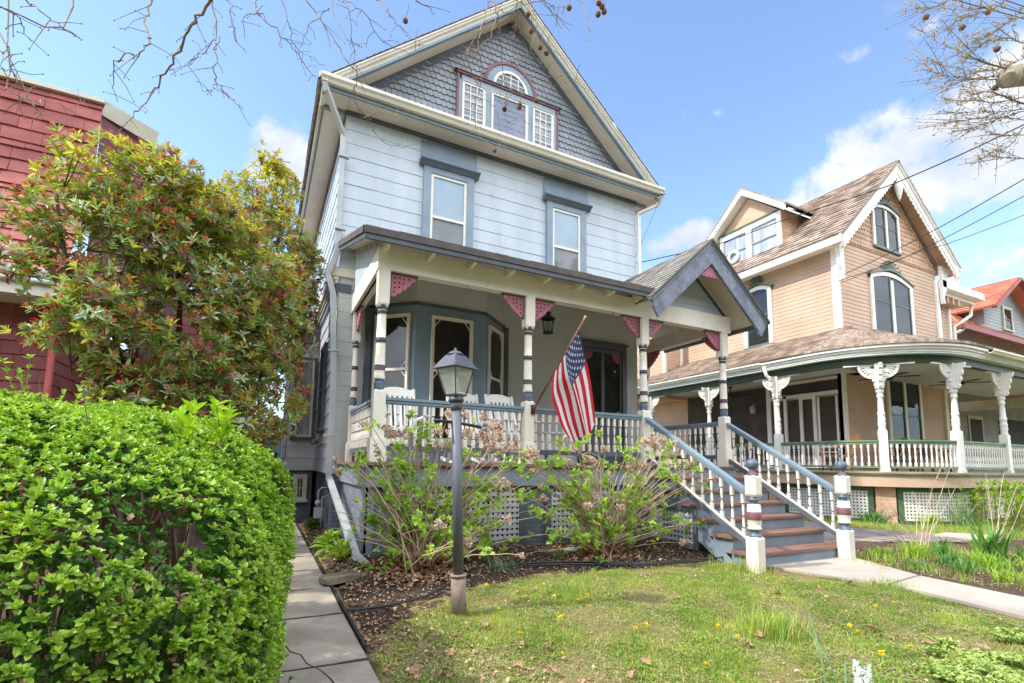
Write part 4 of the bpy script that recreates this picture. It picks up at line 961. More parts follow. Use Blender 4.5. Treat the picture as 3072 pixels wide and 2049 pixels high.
for s_ in (-1, 1):
    hh = 1.62; p = [(-dc, 10.02), (-dc, 9.86), (-dc+s_*hh, 9.86-sd_*hh), (-dc+s_*hh, 10.02-sd_*hh)]
    b.fprism(Fr((DX, 0, 0), (0, -1, 0), (0, 0, 1), (-1, 0, 0)), p if s_ < 0 else p[::-1], .3, .38)
    p = [(-dc, 9.86), (-dc, 9.80), (-dc+s_*hh, 9.80-sd_*hh), (-dc+s_*hh, 9.86-sd_*hh)]
    b.fprism(Fr((DX, 0, 0), (0, -1, 0), (0, 0, 1), (-1, 0, 0)), p if s_ < 0 else p[::-1], -1.6, .32)
    for i in range(20):
        t = (i+.5)/20*hh; x = -dc+s_*t; zt = 9.86-sd_*t
        b.fprism(Fr((DX, 0, 0), (0, -1, 0), (0, 0, 1), (-1, 0, 0)), [(x-.04, zt+.03), (x-.035, zt-.05), (x, zt-.085), (x+.035, zt-.05), (x+.04, zt+.03)], .33, .36)
b.build('dormer_bargeboard', T_WH, dm)
b = MB()
for s_ in (-1, 1):
    L2 = 1.66*math.hypot(1, sd_); cd_ = 1/math.hypot(1, sd_); sd2 = sd_*cd_
    F2 = Fr((DX-.4, dc-s_*1.66, 10.05-sd_*1.66), (1, 0, 0), (0, s_*cd_, sd2), (0, -s_*sd2, cd_)); b.lap(F2, 0, L2, .14, lambda v: (0, 2.7), lip=.02, joint=.2, jit=.5)
    b.hexa([F2.P(0, 0, -.03), F2.P(2.7, 0, -.03), F2.P(2.7, L2, -.03), F2.P(0, L2, -.03), F2.P(0, 0, -.001), F2.P(2.7, 0, -.001), F2.P(2.7, L2, -.001), F2.P(0, L2, -.001)])
b.build('dormer_roof', T_ROOF, dm)
# right wing
b = MB(); WF = Fr((0, 8.8, 0)); b.lap(WF, 0, 6.1, .125, lambda v: (20.85, 22.6), lip=.012); b.box(20.85, 22.55, 8.804, 18, 0, 6.2); b.build('wing', T_SID, tan)
b = MB(); b.box(20.9, 24.0, 8.2, 18, 6.35, 6.6); b.box(20.9, 23.7, 8.4, 18, 6.2, 6.35); b.box(22.5, 22.62, 8.72, 8.82, 0, 6.2); b.build('wing_cornice', T_WH, tan)
for x in (21.3, 21.7, 22.1, 22.5): b = MB(); b.box(x-.06, x+.06, 8.4, 8.8, 5.95, 6.2); b.build('cornice_bracket', T_SH, tan)
b = MB(); b.tube([(23.7, 8.5, 6.2), (23.6, 8.5, 5.8), (23.1, 8.6, 5.5), (22.75, 8.7, 5.3), (22.7, 8.7, 3.3)], .06, 8); b.build('downspout', M_GUT, tan)
w = arched_window(tan, WF, 21.05, 21.85, 4.3, 6.0, lights=1, crest=False, sag=.08)
b = MB(); b.box(20.95, 21.95, 8.6, 8.79, 6.02, 6.1); b.build('window_hood', T_GRD, w)
# --- wraparound porch with the round corner
PC = Vector((15.2, 8.0)); 
def pcurve(r, y1=16.0, x1=24.5, n=22, lead=True):
    """(x, y) points of the porch outline offset: straight side, quarter circle, straight front"""
    pts = [(PC.x-r, y1)] if lead else []
    for i in range(n+1):
        a = math.pi+math.pi/2*i/n; pts.append((PC.x+r*math.cos(a), PC.y+r*math.sin(a)))
    if lead: pts.append((x1, PC.y-r))
    return pts
def band(b, r0, r1, z0, z1, zi=None, **k):
    A = pcurve(r0, **k); B = pcurve(r1, **k)
    for i in range(len(A)-1):
        z2, z3 = (z0, z1) if zi is None else zi
        b.hexa([(B[i][0], B[i][1], z0), (B[i+1][0], B[i+1][1], z0), (A[i+1][0], A[i+1][1], z2), (A[i][0], A[i][1], z2), (B[i][0], B[i][1], z1), (B[i+1][0], B[i+1][1], z1), (A[i+1][0], A[i+1][1], z3), (A[i][0], A[i][1], z3)])
DZ = -.07
b = MB(); band(b, .0, 2.32, DZ-.04, DZ); b.build('porch_deck', mat('tan_deck_paint', 'b89c86', 'a88d78', rough=.6), tan)
b = MB(); band(b, 2.25, 2.33, DZ-.085, DZ-.041); b.build('deck_moulding', T_GRD, tan)
b = MB(); band(b, 2.2, 2.29, DZ-.36, DZ-.086); b.build('rim_board', T_SID, tan)
b = MB(); band(b, -.5, 2.45, 2.745, 2.785); b.build('porch_ceiling', T_CEIL, tan)
b = MB(); band(b, 2.12, 2.28, 2.56, 2.744); b.build('porch_beam', mat('dark_green_beam', '44523f', '3a4636', rough=.5), tan)
b = MB(); band(b, 2.40, 2.46, 2.79, 2.975); band(b, 2.461, 2.50, 2.85, 2.975); band(b, 2.501, 2.55, 2.91, 2.975); b.build('cornice', T_WH, tan)
b = MB(); gutter(b, Fr((12.72, 15.9, 2.87), (-1, 0, 0), (0, 0, 1), (0, -1, 0)), 6.6, h=.10, d=.12)
gutter(b, Fr((15.9, 5.46, 2.87), (0, -1, 0), (0, 0, 1), (1, 0, 0)), 8.6, h=.10, d=.12)
b.tube([(12.7, 9.25, 2.85), (12.72, 9.2, 2.6), (12.95, 9.15, 2.45), (13.0, 9.15, 2.3), (13.0, 9.15, -1.2)], .05, 8); b.build('gutter', T_WH, tan)
b = MB(); random.seed(5)
# shingled porch roof: side strip, fan corner, front strip
for F2, LL in ((Fr((12.62, 16, 3.0), (0, -1, 0), (2.4/2.64, 0, 1.1/2.64), (-1.1/2.64, 0, 2.4/2.64)), 8.0),):
    b.lap(F2, 0, 2.64, .165, lambda v: (0, LL), lip=.035, joint=.22, jit=.55)
F2 = Fr((15.2, 5.44, 3.0), (1, 0, 0), (0, 2.96/3.16, 1.1/3.16), (0, -1.1/3.16, 2.96/3.16)); b.lap(F2, 0, 3.14, .165, lambda v: (0, 9.3), lip=.035, joint=.22, jit=.55)
n = 23; rows = 17
apx = (15.0, 8.4)
for j in range(rows):
    for i in range(n*2):
        a0 = math.pi+math.pi/2*(i+(j % 2)*.5)/(n*2); a1 = a0+math.pi/2/(n*2)-.0015
        if a1 > math.pi*1.5+.02: continue
        def pt(a, t, e=0):
            ex, ey = PC.x+2.58*math.cos(a), PC.y+2.58*math.sin(a); return (ex+(apx[0]-ex)*t, ey+(apx[1]-ey)*t, 3.0+1.1*t+e)
        t0, t1 = j/rows, (j+1.05)/rows; rr = random.random(); jj = random.uniform(0, .012)
        A, B_, C_, D_ = pt(a0, t0, .038+jj), pt(a1, t0, .038+jj), pt(a1, min(1, t1), .002), pt(a0, min(1, t1), .002)
        b.quad(A, B_, C_, D_, r=rr); b.quad(pt(a0, t0, -.02), pt(a1, t0, -.02), B_, A, r=rr)
for i in range(n):
    a0 = math.pi+math.pi/2*i/n; a1 = math.pi+math.pi/2*(i+1)/n
    b.quad((PC.x+2.58*math.cos(a0), PC.y+2.58*math.sin(a0), 2.985), (PC.x+2.58*math.cos(a1), PC.y+2.58*math.sin(a1), 2.985), (*apx, 4.08))
b.quad((12.62, 16, 2.985), (12.62, 8.0, 2.985), (15.0, 8.4, 4.08), (15.0, 16, 4.08)); b.quad((15.2, 5.42, 2.985), (24.5, 5.42, 2.985), (24.5, 8.4, 4.08), (15.0, 8.4, 4.08))
b.build('porch_roof', T_ROOF, tan)
# piers and lattice skirt
sk = pcurve(2.13, n=12)
def on_curve(s, r):     # s: arc length from the start of the quarter circle at the side (negative = along the side)
    if s < 0: return (PC.x-r, PC.y-s), math.pi
    a = s/2.13
    if a <= math.pi/2: return (PC.x+r*math.cos(math.pi+a), PC.y+r*math.sin(math.pi+a)), math.pi+a
    return (PC.x+(s-2.13*math.pi/2), PC.y-r), math.pi*1.5
for s in (-6.6, -4.2, -1.35, 1.36, 4.1, 6.6, 9.0):
    b = MB()
    (x, y), a = on_curve(s, 2.05); t = (-math.sin(a), math.cos(a)); nrm = (math.cos(a), math.sin(a))
    F = Fr((x, y, 0), (t[0], t[1], 0), (0, 0, 1), (nrm[0], nrm[1], 0)); b.fbox(F, -.2, .2, -1.45, DZ-.36, -.2, .06); b.build('brick_pier', T_BRICK, tan)
def curved_lattice(s0, s1):
    b = MB(); fr = .12; N = max(4, int((s1-s0)/.15)); v0, v1 = -1.32, DZ-.36
    def P(s, z, e): (x, y), a = on_curve(s, 2.05+e); return (x, y, z)
    def strip(sa, sb, za, zb, e0, e1):
        b.hexa([P(sa, za, e1), P(sb, za, e1), P(sb, za, e0), P(sa, za, e0), P(sa, zb, e1), P(sb, zb, e1), P(sb, zb, e0), P(sa, zb, e0)])
    for i in range(N):
        sa, sb = s0+(s1-s0)*i/N, s0+(s1-s0)*(i+1)/N; strip(sa, sb, v1-fr, v1, 0, .04); strip(sa, sb, v0, v0+fr*.7, 0, .04)
    strip(s0, s0+fr, v0+fr*.7, v1-fr, 0, .038); strip(s1-fr, s1, v0+fr*.7, v1-fr, 0, .038)
    o = b.build('lattice_panel', T_GRD, tan); b = MB()
    s = s0+fr+.01
    while s < s1-fr-.03: strip(s, s+.045, v0+fr*.7, v1-fr, .008, .014); s += .08
    z = v0+fr*.7+.01
    while z < v1-fr-.03:
        for i in range(N): sa, sb = s0+fr+(s1-s0-2*fr)*i/N, s0+fr+(s1-s0-2*fr)*(i+1)/N; strip(sa, sb, z, z+.045, .015, .021)
        z += .08
    b.build('lattice', T_WH, o); b = MB()
    for i in range(N): sa, sb = s0+(s1-s0)*i/N, s0+(s1-s0)*(i+1)/N; b.quad(P(sa, v0, -.25), P(sb, v0, -.25), P(sb, v1, -.25), P(sa, v1, -.25))
    b.build('dark_backing', M_DARK, o)
for s0, s1 in ((-6.3, -4.45), (-3.95, -1.6), (-1.1, 1.12), (1.6, 3.85), (4.35, 6.35), (6.85, 8.75)): curved_lattice(s0, s1)
# porch posts
def tan_post():
    b = MB(); h = .085; b.box(-h, h, -h, h, DZ, .92); b.box(-h*1.15, h*1.15, -h*1.15, h*1.15, DZ, DZ+.08)
    P = [(.92, .8), (.95, .95), (1.0, .72), (1.04, .9), (1.10, .95), (1.14, .8), (1.16, .92), (1.2, .92), (1.22, .78), (1.3, .8), (1.32, .92), (1.35, .92), (1.37, .74), (1.6, .66), (1.72, .6), (1.74, .78), (1.78, .82), (1.80, .66), (1.84, .66), (1.86, .9), (1.9, .95), (1.93, .8), (1.95, .85)]
    b.lathe([(z, r*h*1.05, 0) for z, r in P], seg=12); b.box(-h, h, -h, h, 1.95, 2.565)
    # stepped shoulder blocks
    for k in range(4): e = .03*k; b.box(-h-.02-e, h+.02+e, -.03, .03, 2.02+k*.11, 2.1+k*.11)
    return b.build('porch_post', T_WH, tan)
tp0 = tan_post()
def post_brackets(post, ang, sides=(-1, 1), front=True):
    """half-round fan brackets along the beam plus a scrolled one to the outside"""
    for sd_ in sides:
        b = MB(); F = Fr((0, 0, 2.555), (sd_, 0, 0), (0, 0, 1), (0, -1, 0))
        b.fbox(F, .08, .72, -.03, .0, -.025, .025) if sd_ > 0 else b.fbox(F, .08, .72, -.03, .0, -.025, .025)
        n = 14
        for i in range(n):
            a, c = math.pi+math.pi*.5*i/n*1.0, math.pi+math.pi*.5*(i+1)/n
            a, c = -math.pi/2*i/n, -math.pi/2*(i+1)/n
            for r0, r1 in ((.28, .335), (.08, .10)):
                q = [(.09+r0*math.cos(a), -.03+r0*math.sin(a)), (.09+r1*math.cos(a), -.03+r1*math.sin(a)), (.09+r1*math.cos(c), -.03+r1*math.sin(c)), (.09+r0*math.cos(c), -.03+r0*math.sin(c))]
                b.fprism(F, q, -.015, .015)
        for i in range(6):
            a = -math.pi/2*(i+.5)/6; u_, v_ = math.cos(a), math.sin(a); b.bar(F.P(.09+.1*u_, -.03+.1*v_, 0), F.P(.09+.28*u_, -.03+.28*v_, 0), .04, .02, up=(0, 1, 0))
        o = b.build('fan_bracket', T_WH, post, local=True)
for i, (s, sides) in enumerate([(1.36, (-1, 1)), (-1.1, (-1, 1)), (-3.5, (-1, 1)), (-6.2, (-1, 1)), (3.05, (-1, 1)), (5.55, (-1, 1)), (8.0, (-1, 1))]):
    (x, y), a = on_curve(s, 2.2)
    p = tp0 if i == 0 else dup(tp0, (0, 0, 0), parent=tan)
    p.location = (x, y, 0); p.rotation_euler = (0, 0, a+math.pi/2)
    post_brackets(p, a, sides)
    b = MB(); F = Fr((0, -.09, 2.555), (0, -1, 0), (0, 0, 1), (1, 0, 0)); pts = [(0, 0), (.2, 0), (.2, -.05)]+[(.05+.13*(1-t)+.02*math.sin(t*22), -.05-.55*t) for t in [k/10 for k in range(11)]]+[(0, -.6)]
    b.fprism(F, pts[::-1], -.03, .03); b.build('scroll_bracket', T_WH, p, local=True)
# railing: rails follow the curve, balusters one by one
def rail_curved(s0, s1, n):
    b = MB(); N = max(2, int((s1-s0)/.12)) if s1 > 0 and s0 < 3.4 else 1
    P = lambda s, z: (lambda q: (q[0][0], q[0][1], z))(on_curve(s, 2.2))
    for i in range(N):
        sa, sb = s0+(s1-s0)*i/N, s0+(s1-s0)*(i+1)/N; b.bar(P(sa, .67), P(sb, .67), .1, .04); b.bar(P(sa, .62), P(sb, .62), .06, .05)
        b.bar(P(sa, .04), P(sb, .04), .07, .05)
    o = b.build('railing', mat('rail_green', '78916f', '6b8363', rough=.5), tan)
    for i in range(n):
        s = s0+(s1-s0)*(i+.5)/n; (x, y), a = on_curve(s, 2.2)
        dup(tb0, (x, y, .065), parent=o)
b = MB(); b.box(-.022, .022, -.022, .022, 0, .09); b.box(-.022, .022, -.022, .022, .44, .53); b.lathe([(.09, .02, 0), (.1, .012, 0), (.14, .019, 0), (.19, .024, 0), (.26, .016, 0), (.30, .012, 0), (.32, .02, 0), (.335, .012, 0), (.38, .02, 0), (.42, .016, 0), (.44, .012, 0)], seg=8)
tb0 = b.build('baluster', T_WH, tan); tb0.location = (13.0, 11.0, .065)
rail_curved(-1.0, 1.27, 17); rail_curved(1.45, 2.97, 13); rail_curved(3.13, 5.45, 18); rail_curved(5.65, 7.9, 16); rail_curved(-3.4, -1.2, 14); rail_curved(-6.1, -3.6, 12)
tb0.parent.name
# entry: screened enclosure and door on the side wall
b = MB(); b.fbox(TS, -14.3, -10.8, 0, 2.66, .0, .03); b.build('screened_opening', T_SCR, tan)
b = MB()
for y0, y1, z0, z1 in ((10.70, 10.84, 0, 2.66), (10.14, 10.24, 0, 2.3), (8.36, 8.52, 0, 2.9), (8.52, 10.7, 2.18, 2.28), (8.52, 10.7, 2.62, 2.7), (9.2, 9.3, 0, 2.18), (9.62, 9.72, 0, 2.18), (9.3, 9.62, 2.1, 2.179)):
    b.fbox(TS, -y1, -y0, z0, z1, .013, .07)
sd2 = b.build('screen_door', T_WH, tan)
b = MB()
for y0, y1, z0, z1 in ((8.56, 9.16, .1, 2.12), (9.74, 10.12, .1, 2.12), (8.56, 10.6, 2.3, 2.6), (9.3, 9.62, .1, 2.1), (10.26, 10.68, .1, 2.12)): b.fbox(TS, -y1, -y0, z0, z1, .013, .03)
b.build('door_screen', T_SCR, sd2)
b = MB(); b.fbox(TS, -9.16, -8.56, .62, .66, .03, .06); b.fbox(TS, -9.16, -8.56, .45, .48, .03, .06); b.fbox(TS, -8.62, -8.56, .1, 2.12, .03, .06); b.fbox(TS, -9.16, -9.1, .1, 2.12, .03, .06); b.build('door_rails', T_WH, sd2)
b = MB(); b.tube([(14.97, 11.26, 2.1), (14.85, 11.26, 2.12), (14.8, 11.26, 2.05)], .02, 6); b.lathe([(1.8, .03, 0), (1.82, .08, 0), (2.0, .09, 0), (2.06, .04, 0)], (14.8, 11.26, 0), 10); b.build('wall_sconce', mat('white_glass', 'b9bcc0', rough=.3), tan)
# rear wing bits seen past the porch gable
b = MB(); b.box(13.9, 15.0, 14.4, 18, 2.6, 7.0); RF = Fr((0, 14.4, 0)); b.lap(Fr((13.9, 0, 0), (0, -1, 0), (0, 0, 1), (-1, 0, 0)), 3.4, 7.0, .125, lambda v: (-18, -14.4), lip=.012); b.lap(RF, 3.4, 7.0, .125, lambda v: (13.9, 15), lip=.012); b.build('rear_wing', T_SID, tan)
b = MB(); b.box(13.83, 13.93, 14.33, 14.43, 3.0, 7.0); b.box(14.7, 14.8, 14.33, 14.39, 3.0, 7.0); b.box(13.7, 13.89, 16.2, 17.6, 4.1, 4.5); b.box(13.8, 13.89, 16.2, 16.35, 4.5, 6.3); b.box(13.8, 13.89, 17.45, 17.6, 4.5, 6.3); b.build('rear_trim', T_WH, tan)
b = MB(); b.box(13.84, 13.885, 16.35, 17.45, 4.5, 6.3); b.build('rear_window', T_DG, tan)
b = MB(); RW = Fr((13.6, 14.2, 7.0), (0, 1, 0), (.707, 0, .707), (-.707, 0, .707)); b.lap(RW, 0, 2.4, .15, lambda v: (0, 5), lip=.02, joint=.22, jit=.5); b.hexa([RW.P(0, 0, -.06), RW.P(5, 0, -.06), RW.P(5, 2.4, -.06), RW.P(0, 2.4, -.06), RW.P(0, 0, -.001), RW.P(5, 0, -.001), RW.P(5, 2.4, -.001), RW.P(0, 2.4, -.001)]); b.build('rear_roof', T_ROOF, tan)
# wreath in the dormer window
b = MB(); pts = [(15.23, 12.15+.2*math.cos(a), 7.75+.2*math.sin(a)) for a in [i*math.pi/10 for i in range(21)]]; b.tube(pts, .06, 8); tag(b.build('wreath', T_WH), 'round white wreath hanging in the left dormer window of the tan house', 'wreath')
# ceiling fans
def fan(x, y, label):
    t = thing('ceiling_fan', label, 'ceiling fan', (x, y, 2.3), group='ceiling fans on the tan porch')
    b = MB(); b.lathe([(0, .03, 0), (.02, .12, 0), (.08, .14, 0), (.13, .08, 0), (.15, .02, 0), (.3, .02, 0), (.34, .07, 0), (.36, .07, 0)], (0, 0, 0), 12); b.build('motor', M_BLACK, t, local=True)
    for k in range(5):
        a = k*2*math.pi/5+.4; b = MB(); F = Fr((0, 0, .06), (math.cos(a), math.sin(a), 0), (-math.sin(a), math.cos(a), 0), (0, 0, 1)); b.fprism(F, [(.12, -.02), (.25, -.06), (.65, -.08), (.68, 0), (.65, .08), (.25, .06), (.12, .02)], 0, .012); b.build('blade', M_BLACK, t, local=True)
fan(14.4, 6.95, 'dark ceiling fan over the round corner of the tan porch'); fan(17.0, 6.5, 'dark ceiling fan with light over the straight front of the tan porch'); fan(13.9, 11.4, 'dark ceiling fan above the shaded side of the tan porch')
# wicker chairs
M_WICK = mat('brown_wicker', '8a6a4c', '6f523a', rough=.8, scale=30, bump=.5, bscale=90)
def wicker(x, y, rz, label, s=1.0):
    t = thing('wicker_chair', label, 'chair', (x, y, DZ), rz, 'wicker chairs on the tan porch')
    b = MB(); pts = [(-.28, .42), (-.3, .7), (-.24, .92), (-.1, 1.02), (.1, 1.02), (.24, .92), (.3, .7), (.28, .42)]
    F = Fr((0, .26, 0), (1, 0, 0), (0, .28, .96), (0, -.96, .28)); b.fprism(F, pts, 0, .04); b.build('backrest', M_WICK, t, local=True)
    b = MB(); b.box(-.28, .28, -.28, .26, .36, .43); b.build('seat', M_WICK, t, local=True)
    for sx in (-1, 1):
        b = MB(); b.tube([(sx*.3, .3, .66), (sx*.33, 0, .64), (sx*.31, -.28, .6), (sx*.3, -.28, .4)], .03, 6); b.build('armrest', M_WICK, t, local=True)
        for sy in (-.25, .24): b = MB(); b.tube([(sx*.25, sy, 0), (sx*.25, sy, .36)], .025, 6); b.build('leg', M_WICK, t, local=True)
    return t
wicker(13.95, 8.1, -2.2, 'wicker chair leaning beside the screen door of the tan house'); wicker(16.0, 7.5, .1, 'brown wicker chair nearest the round corner under the porch window'); wicker(17.3, 7.5, 0, 'brown wicker chair behind the second turned post'); wicker(18.4, 7.5, -.1, 'brown wicker chair farthest along the tan porch')

# ------------------------------------------------------------------ grey house with orange roof, far right
G_SID = mat('gray_clapboard', '9aa3a4', '8b9495', rough=.6, scale=1, rnd=.03)
G_ROOF = mat('orange_shingle', 'b9785f', 'aa6a52', rough=.7, scale=1.6, rnd=.14, dirt='b98a6a', dirt_amt=.3)
G_MAR = mat('dark_red_trim', '8a4a4c', '7b3f41', rough=.5)
G_TR = mat('pale_green_trim', 'c9c9ae', 'bcbd9f', rough=.5)
gray = thing('gray_house', 'gray clapboard house with orange scalloped roof and dormer at far right', 'house', (34, 12, -1.3))
b = MB(); GF = Fr((0, 10.0, 0)); b.lap(GF, -.1, 6.2, .16, lambda v: (25.6, 42), lip=.015); b.box(25.6, 42, 10.004, 22, -1.3, 6.2); b.build('wall', G_SID, gray)
b = MB(); F2 = Fr((25.0, 9.3, 5.85), (1, 0, 0), (0, .77, .64), (0, -.64, .77)); b.lap(F2, 0, 5.4, .3, lambda v: (v*.45, 17), lip=.03, joint=.3, jit=.05); b.hexa([F2.P(0, 0, -.06), F2.P(17, 0, -.06), F2.P(17, 5.4, -.06), F2.P(2.4, 5.4, -.06), F2.P(0, 0, -.001), F2.P(17, 0, -.001), F2.P(17, 5.4, -.001), F2.P(2.4, 5.4, -.001)])
F3 = Fr((25.0, 22, 5.85), (0, -1, 0), (.77, 0, .64), (-.64, 0, .77)); b.lap(F3, 0, 5.4, .3, lambda v: (0, 12.7-v*.77), lip=.03, joint=.3, jit=.05); b.quad(F3.P(0, 0, -.001), F3.P(12.7, 0, -.001), F3.P(9.5, 5.4, -.001), F3.P(0, 5.4, -.001))
b.build('roof', G_ROOF, gray)
b = MB(); b.box(25.0, 42, 9.2, 9.32, 5.68, 5.88); b.box(24.9, 25.02, 9.2, 22, 5.68, 5.88); b.build('eave', G_MAR, gray)
b = MB(); b.tube([(25.1, 9.3, 5.7), (24.9, 9.4, 5.55), (24.2, 9.7, 5.3)], .07, 8); b.build('downspout', M_GUT, gray)
b = MB(); b.box(29.6, 34.5, 10.2, 14, 6.0, 7.6); b.fprism(Fr((0, 10.2, 0)), [(29.6, 7.6), (34.5, 7.6), (32.2, 9.1)], -4, 0); gd = b.build('dormer', G_SID, gray)
b = MB(); b.lap(Fr((0, 10.2, 0)), 6.3, 8.6, .16, lambda v: (29.6+max(0, v-7.6)*1.6, 34.5-max(0, v-7.6)*1.6), lip=.015); b.build('dormer_siding', G_SID, gd)
b = MB(); 
for s_ in (-1, 1):
    cx_ = 32.0; hw_ = 3.0; sl2 = .62; c2 = 1/math.hypot(1, sl2); Fd = Fr((cx_+s_*hw_, 9.6, 9.25-sl2*hw_), (0, 1, 0), (-s_*c2, 0, sl2*c2), (s_*sl2*c2, 0, c2)); Ld = hw_/c2
    b.lap(Fd, 0, Ld, .28, lambda v: (0, 5), lip=.03, joint=.28, jit=.05); b.hexa([Fd.P(0, 0, -.08), Fd.P(5, 0, -.08), Fd.P(5, Ld, -.08), Fd.P(0, Ld, -.08), Fd.P(0, 0, -.001), Fd.P(5, 0, -.001), Fd.P(5, Ld, -.001), Fd.P(0, Ld, -.001)])
b.build('dormer_roof', G_ROOF, gd)
b = MB()
for s_ in (-1, 1): b.bar((32.0, 9.6, 9.15), (32.0+s_*3.0, 9.6, 9.15-.62*3.0), .1, .2, up=(0, 1, 0))
b.build('dormer_rake', G_MAR, gd)
window(gray, Fr((0, 10.2, 0)), 31.5, 32.5, 6.75, 7.9, cas=.1, cm=G_TR, sm=G_MAR, back=T_DG, n0=.03)
b = MB(); b.box(30.6, 30.95, 11.5, 11.85, 8.5, 9.7); ch = b.build('chimney', mat('pale_chimney', 'd8cdc0', rough=.8), gray)
b = MB(); b.lathe([(9.7, .28, 0), (9.76, .3, 0), (9.8, .2, 0), (10.05, .04, 0)], (30.77, 11.67, 0), 4); b.build('chimney_cap', G_MAR, ch)
b = MB(); b.hexa([(24.6, 6.6, 2.75), (40, 6.6, 2.75), (40, 10, 3.3), (24.6, 10, 3.3), (24.6, 6.6, 2.8), (40, 6.6, 2.8), (40, 10, 3.4), (24.6, 10, 3.4)]); b.build('porch_roof', G_ROOF, gray)
b = MB(); b.box(24.6, 40, 6.52, 6.6, 2.65, 2.82); b.build('porch_gutter', G_MAR, gray)
b = MB(); b.box(24.7, 40, 6.65, 6.85, 2.3, 2.66); b.box(24.7, 24.9, 6.85, 10, 2.3, 2.66)
for x in (24.8, 28.5, 32, 36): b.box(x-.09, x+.09, 6.66, 6.84, -.1, 2.3)
b.build('porch_frame', G_TR, gray)
b = MB(); b.box(24.7, 40, 6.6, 10, -1.3, -.1); b.build('porch_base', G_TR, gray)
b = MB(); b.fbox(GF, 26.6, 27.9, 0, 2.3, .016, .05); d_ = b.build('door', G_TR, gray); b = MB(); b.fbox(GF, 26.75, 27.75, .05, 2.15, .05, .07); b.build('door_screen', T_DG, d_)
b = MB(); b.fbox(GF, 29.5, 33, .6, 2.3, .016, .05); b.build('window', T_DG, gray)

# ------------------------------------------------------------------ red mansard house on the left
R_SH = mat('red_painted_shingle', 'a35d58', '8c4c49', rough=.62, scale=1.6, rnd=.2, bump=.2, bscale=40, dirt='b36a6c', dirt_amt=.25)
R_SHD = mat('red_wall_shingle', '874a48', '7a403f', rough=.6, scale=1.1, rnd=.1, bump=.2)
R_PUR = mat('plum_shingle', '7b4d58', '6b414b', rough=.7, scale=1.5, rnd=.15)
R_WH = mat('aged_white_paint', 'd8d4ca', 'c6c1b4', rough=.6, scale=1.4, dirt='9c968a', dirt_amt=.4)
red = thing('red_house', 'red shingled house with steep mansard roof and white gutter at far left', 'house', (-6, 9, -1.3))
RY = 8.5
b = MB(); b.lap(Fr((0, RY, 0)), -1.3, 1.98, .175, lambda v: (-12, -2.6), lip=.014, joint=.2, jit=.2); b.box(-12, -2.62, RY+.005, 18, -1.3, 2.0); b.lap(Fr((-2.6, 0, 0), (0, 1, 0), (0, 0, 1), (1, 0, 0)), -1.3, 1.98, .175, lambda v: (RY, 12.5), lip=.014, joint=.2, jit=.2); b.build('wall', R_SHD, red)
b = MB(); b.box(-12, -2.45, 8.05, 9.2, 1.99, 2.05); b.box(-2.6, -2.45, 8.5, 12.6, 1.99, 2.05); b.build('soffit', R_WH, red)
b = MB(); b.box(-12, -2.4, 8.0, 8.06, 2.0, 2.2); b.tube([(-12, 7.97, 2.28), (-2.38, 7.97, 2.28)], .07, 8); b.tube([(-12, 7.96, 2.17), (-2.42, 7.96, 2.17)], .022, 6); b.build('gutter', R_WH, red)
b = MB()
# concave mansard: stacked planes
pr = [(8.05, 2.32), (8.3, 2.62), (8.55, 3.05), (8.78, 3.7), (8.92, 4.4), (9.0, 5.3)]
for (ya, za), (yb, zb) in zip(pr, pr[1:]):
    L_ = math.hypot(yb-ya, zb-za); vy, vz = (yb-ya)/L_, (zb-za)/L_; xr0 = -2.45
    b.lap(Fr((0, ya, za), (1, 0, 0), (0, vy, vz), (0, -vz, vy)), 0, L_, .2, lambda v: (-12, xr0), lip=.028, joint=.36, jit=.3)
    b.quad((-12, ya+.003, za), (xr0, ya+.003, za), (xr0, yb+.003, zb), (-12, yb+.003, zb))
b.build('mansard_roof', R_SH, red)
b = MB(); b.box(-12, -2.42, 8.93, 9.1, 5.3, 5.36); b.build('roof_curb', R_WH, red)
b = MB()
prs = [(y, z) for y, z in pr]
b.hexa([(-2.46, 9.02, 2.3), (-1.75, 9.3, 2.3), (-1.75, 14, 2.3), (-2.46, 14, 2.3), (-2.46, 9.02, 5.3), (-1.98, 9.25, 5.15), (-1.98, 14, 5.15), (-2.46, 14, 5.3)])
b.build('side_roof', R_PUR, red)
b = MB(); b.bar((-2.44, 8.99, 5.25), (-1.80, 9.2, 5.08), .04, .22, up=(0, -.3, 1)); b.bar((-1.9, 9.2, 5.1), (-1.9, 14, 5.1), .08, .3); b.build('side_fascia', R_WH, red)
b = MB(); b.lap(Fr((0, 12.5, 0)), -1.3, 3.4, .2, lambda v: (-2.6, -1.0), lip=.014, joint=.25, jit=.2); b.box(-2.6, -1.02, 12.51, 18, -1.3, 3.4); b.build('rear_wall', mat('rose_shingle', 'b5706c', 'a5625f', rough=.7, rnd=.1), red)
b = MB(); b.bar((-2.3, 11.5, 2.5), (-1.2, 11.5, 1.25), .12, .22, up=(0, 1, 0)); b.bar((-2.4, 11.5, 2.3), (-1.3, 11.5, 1.02), .1, .12, up=(0, 1, 0)); b.build('rear_rake', R_WH, red)
b = MB(); b.tube([(-2.55, 8.44, -1.2), (-2.55, 8.44, 1.95)], .04, 8); b.build('drain_pipe', mat('red_pipe', 'a8504a', rough=.5), red)
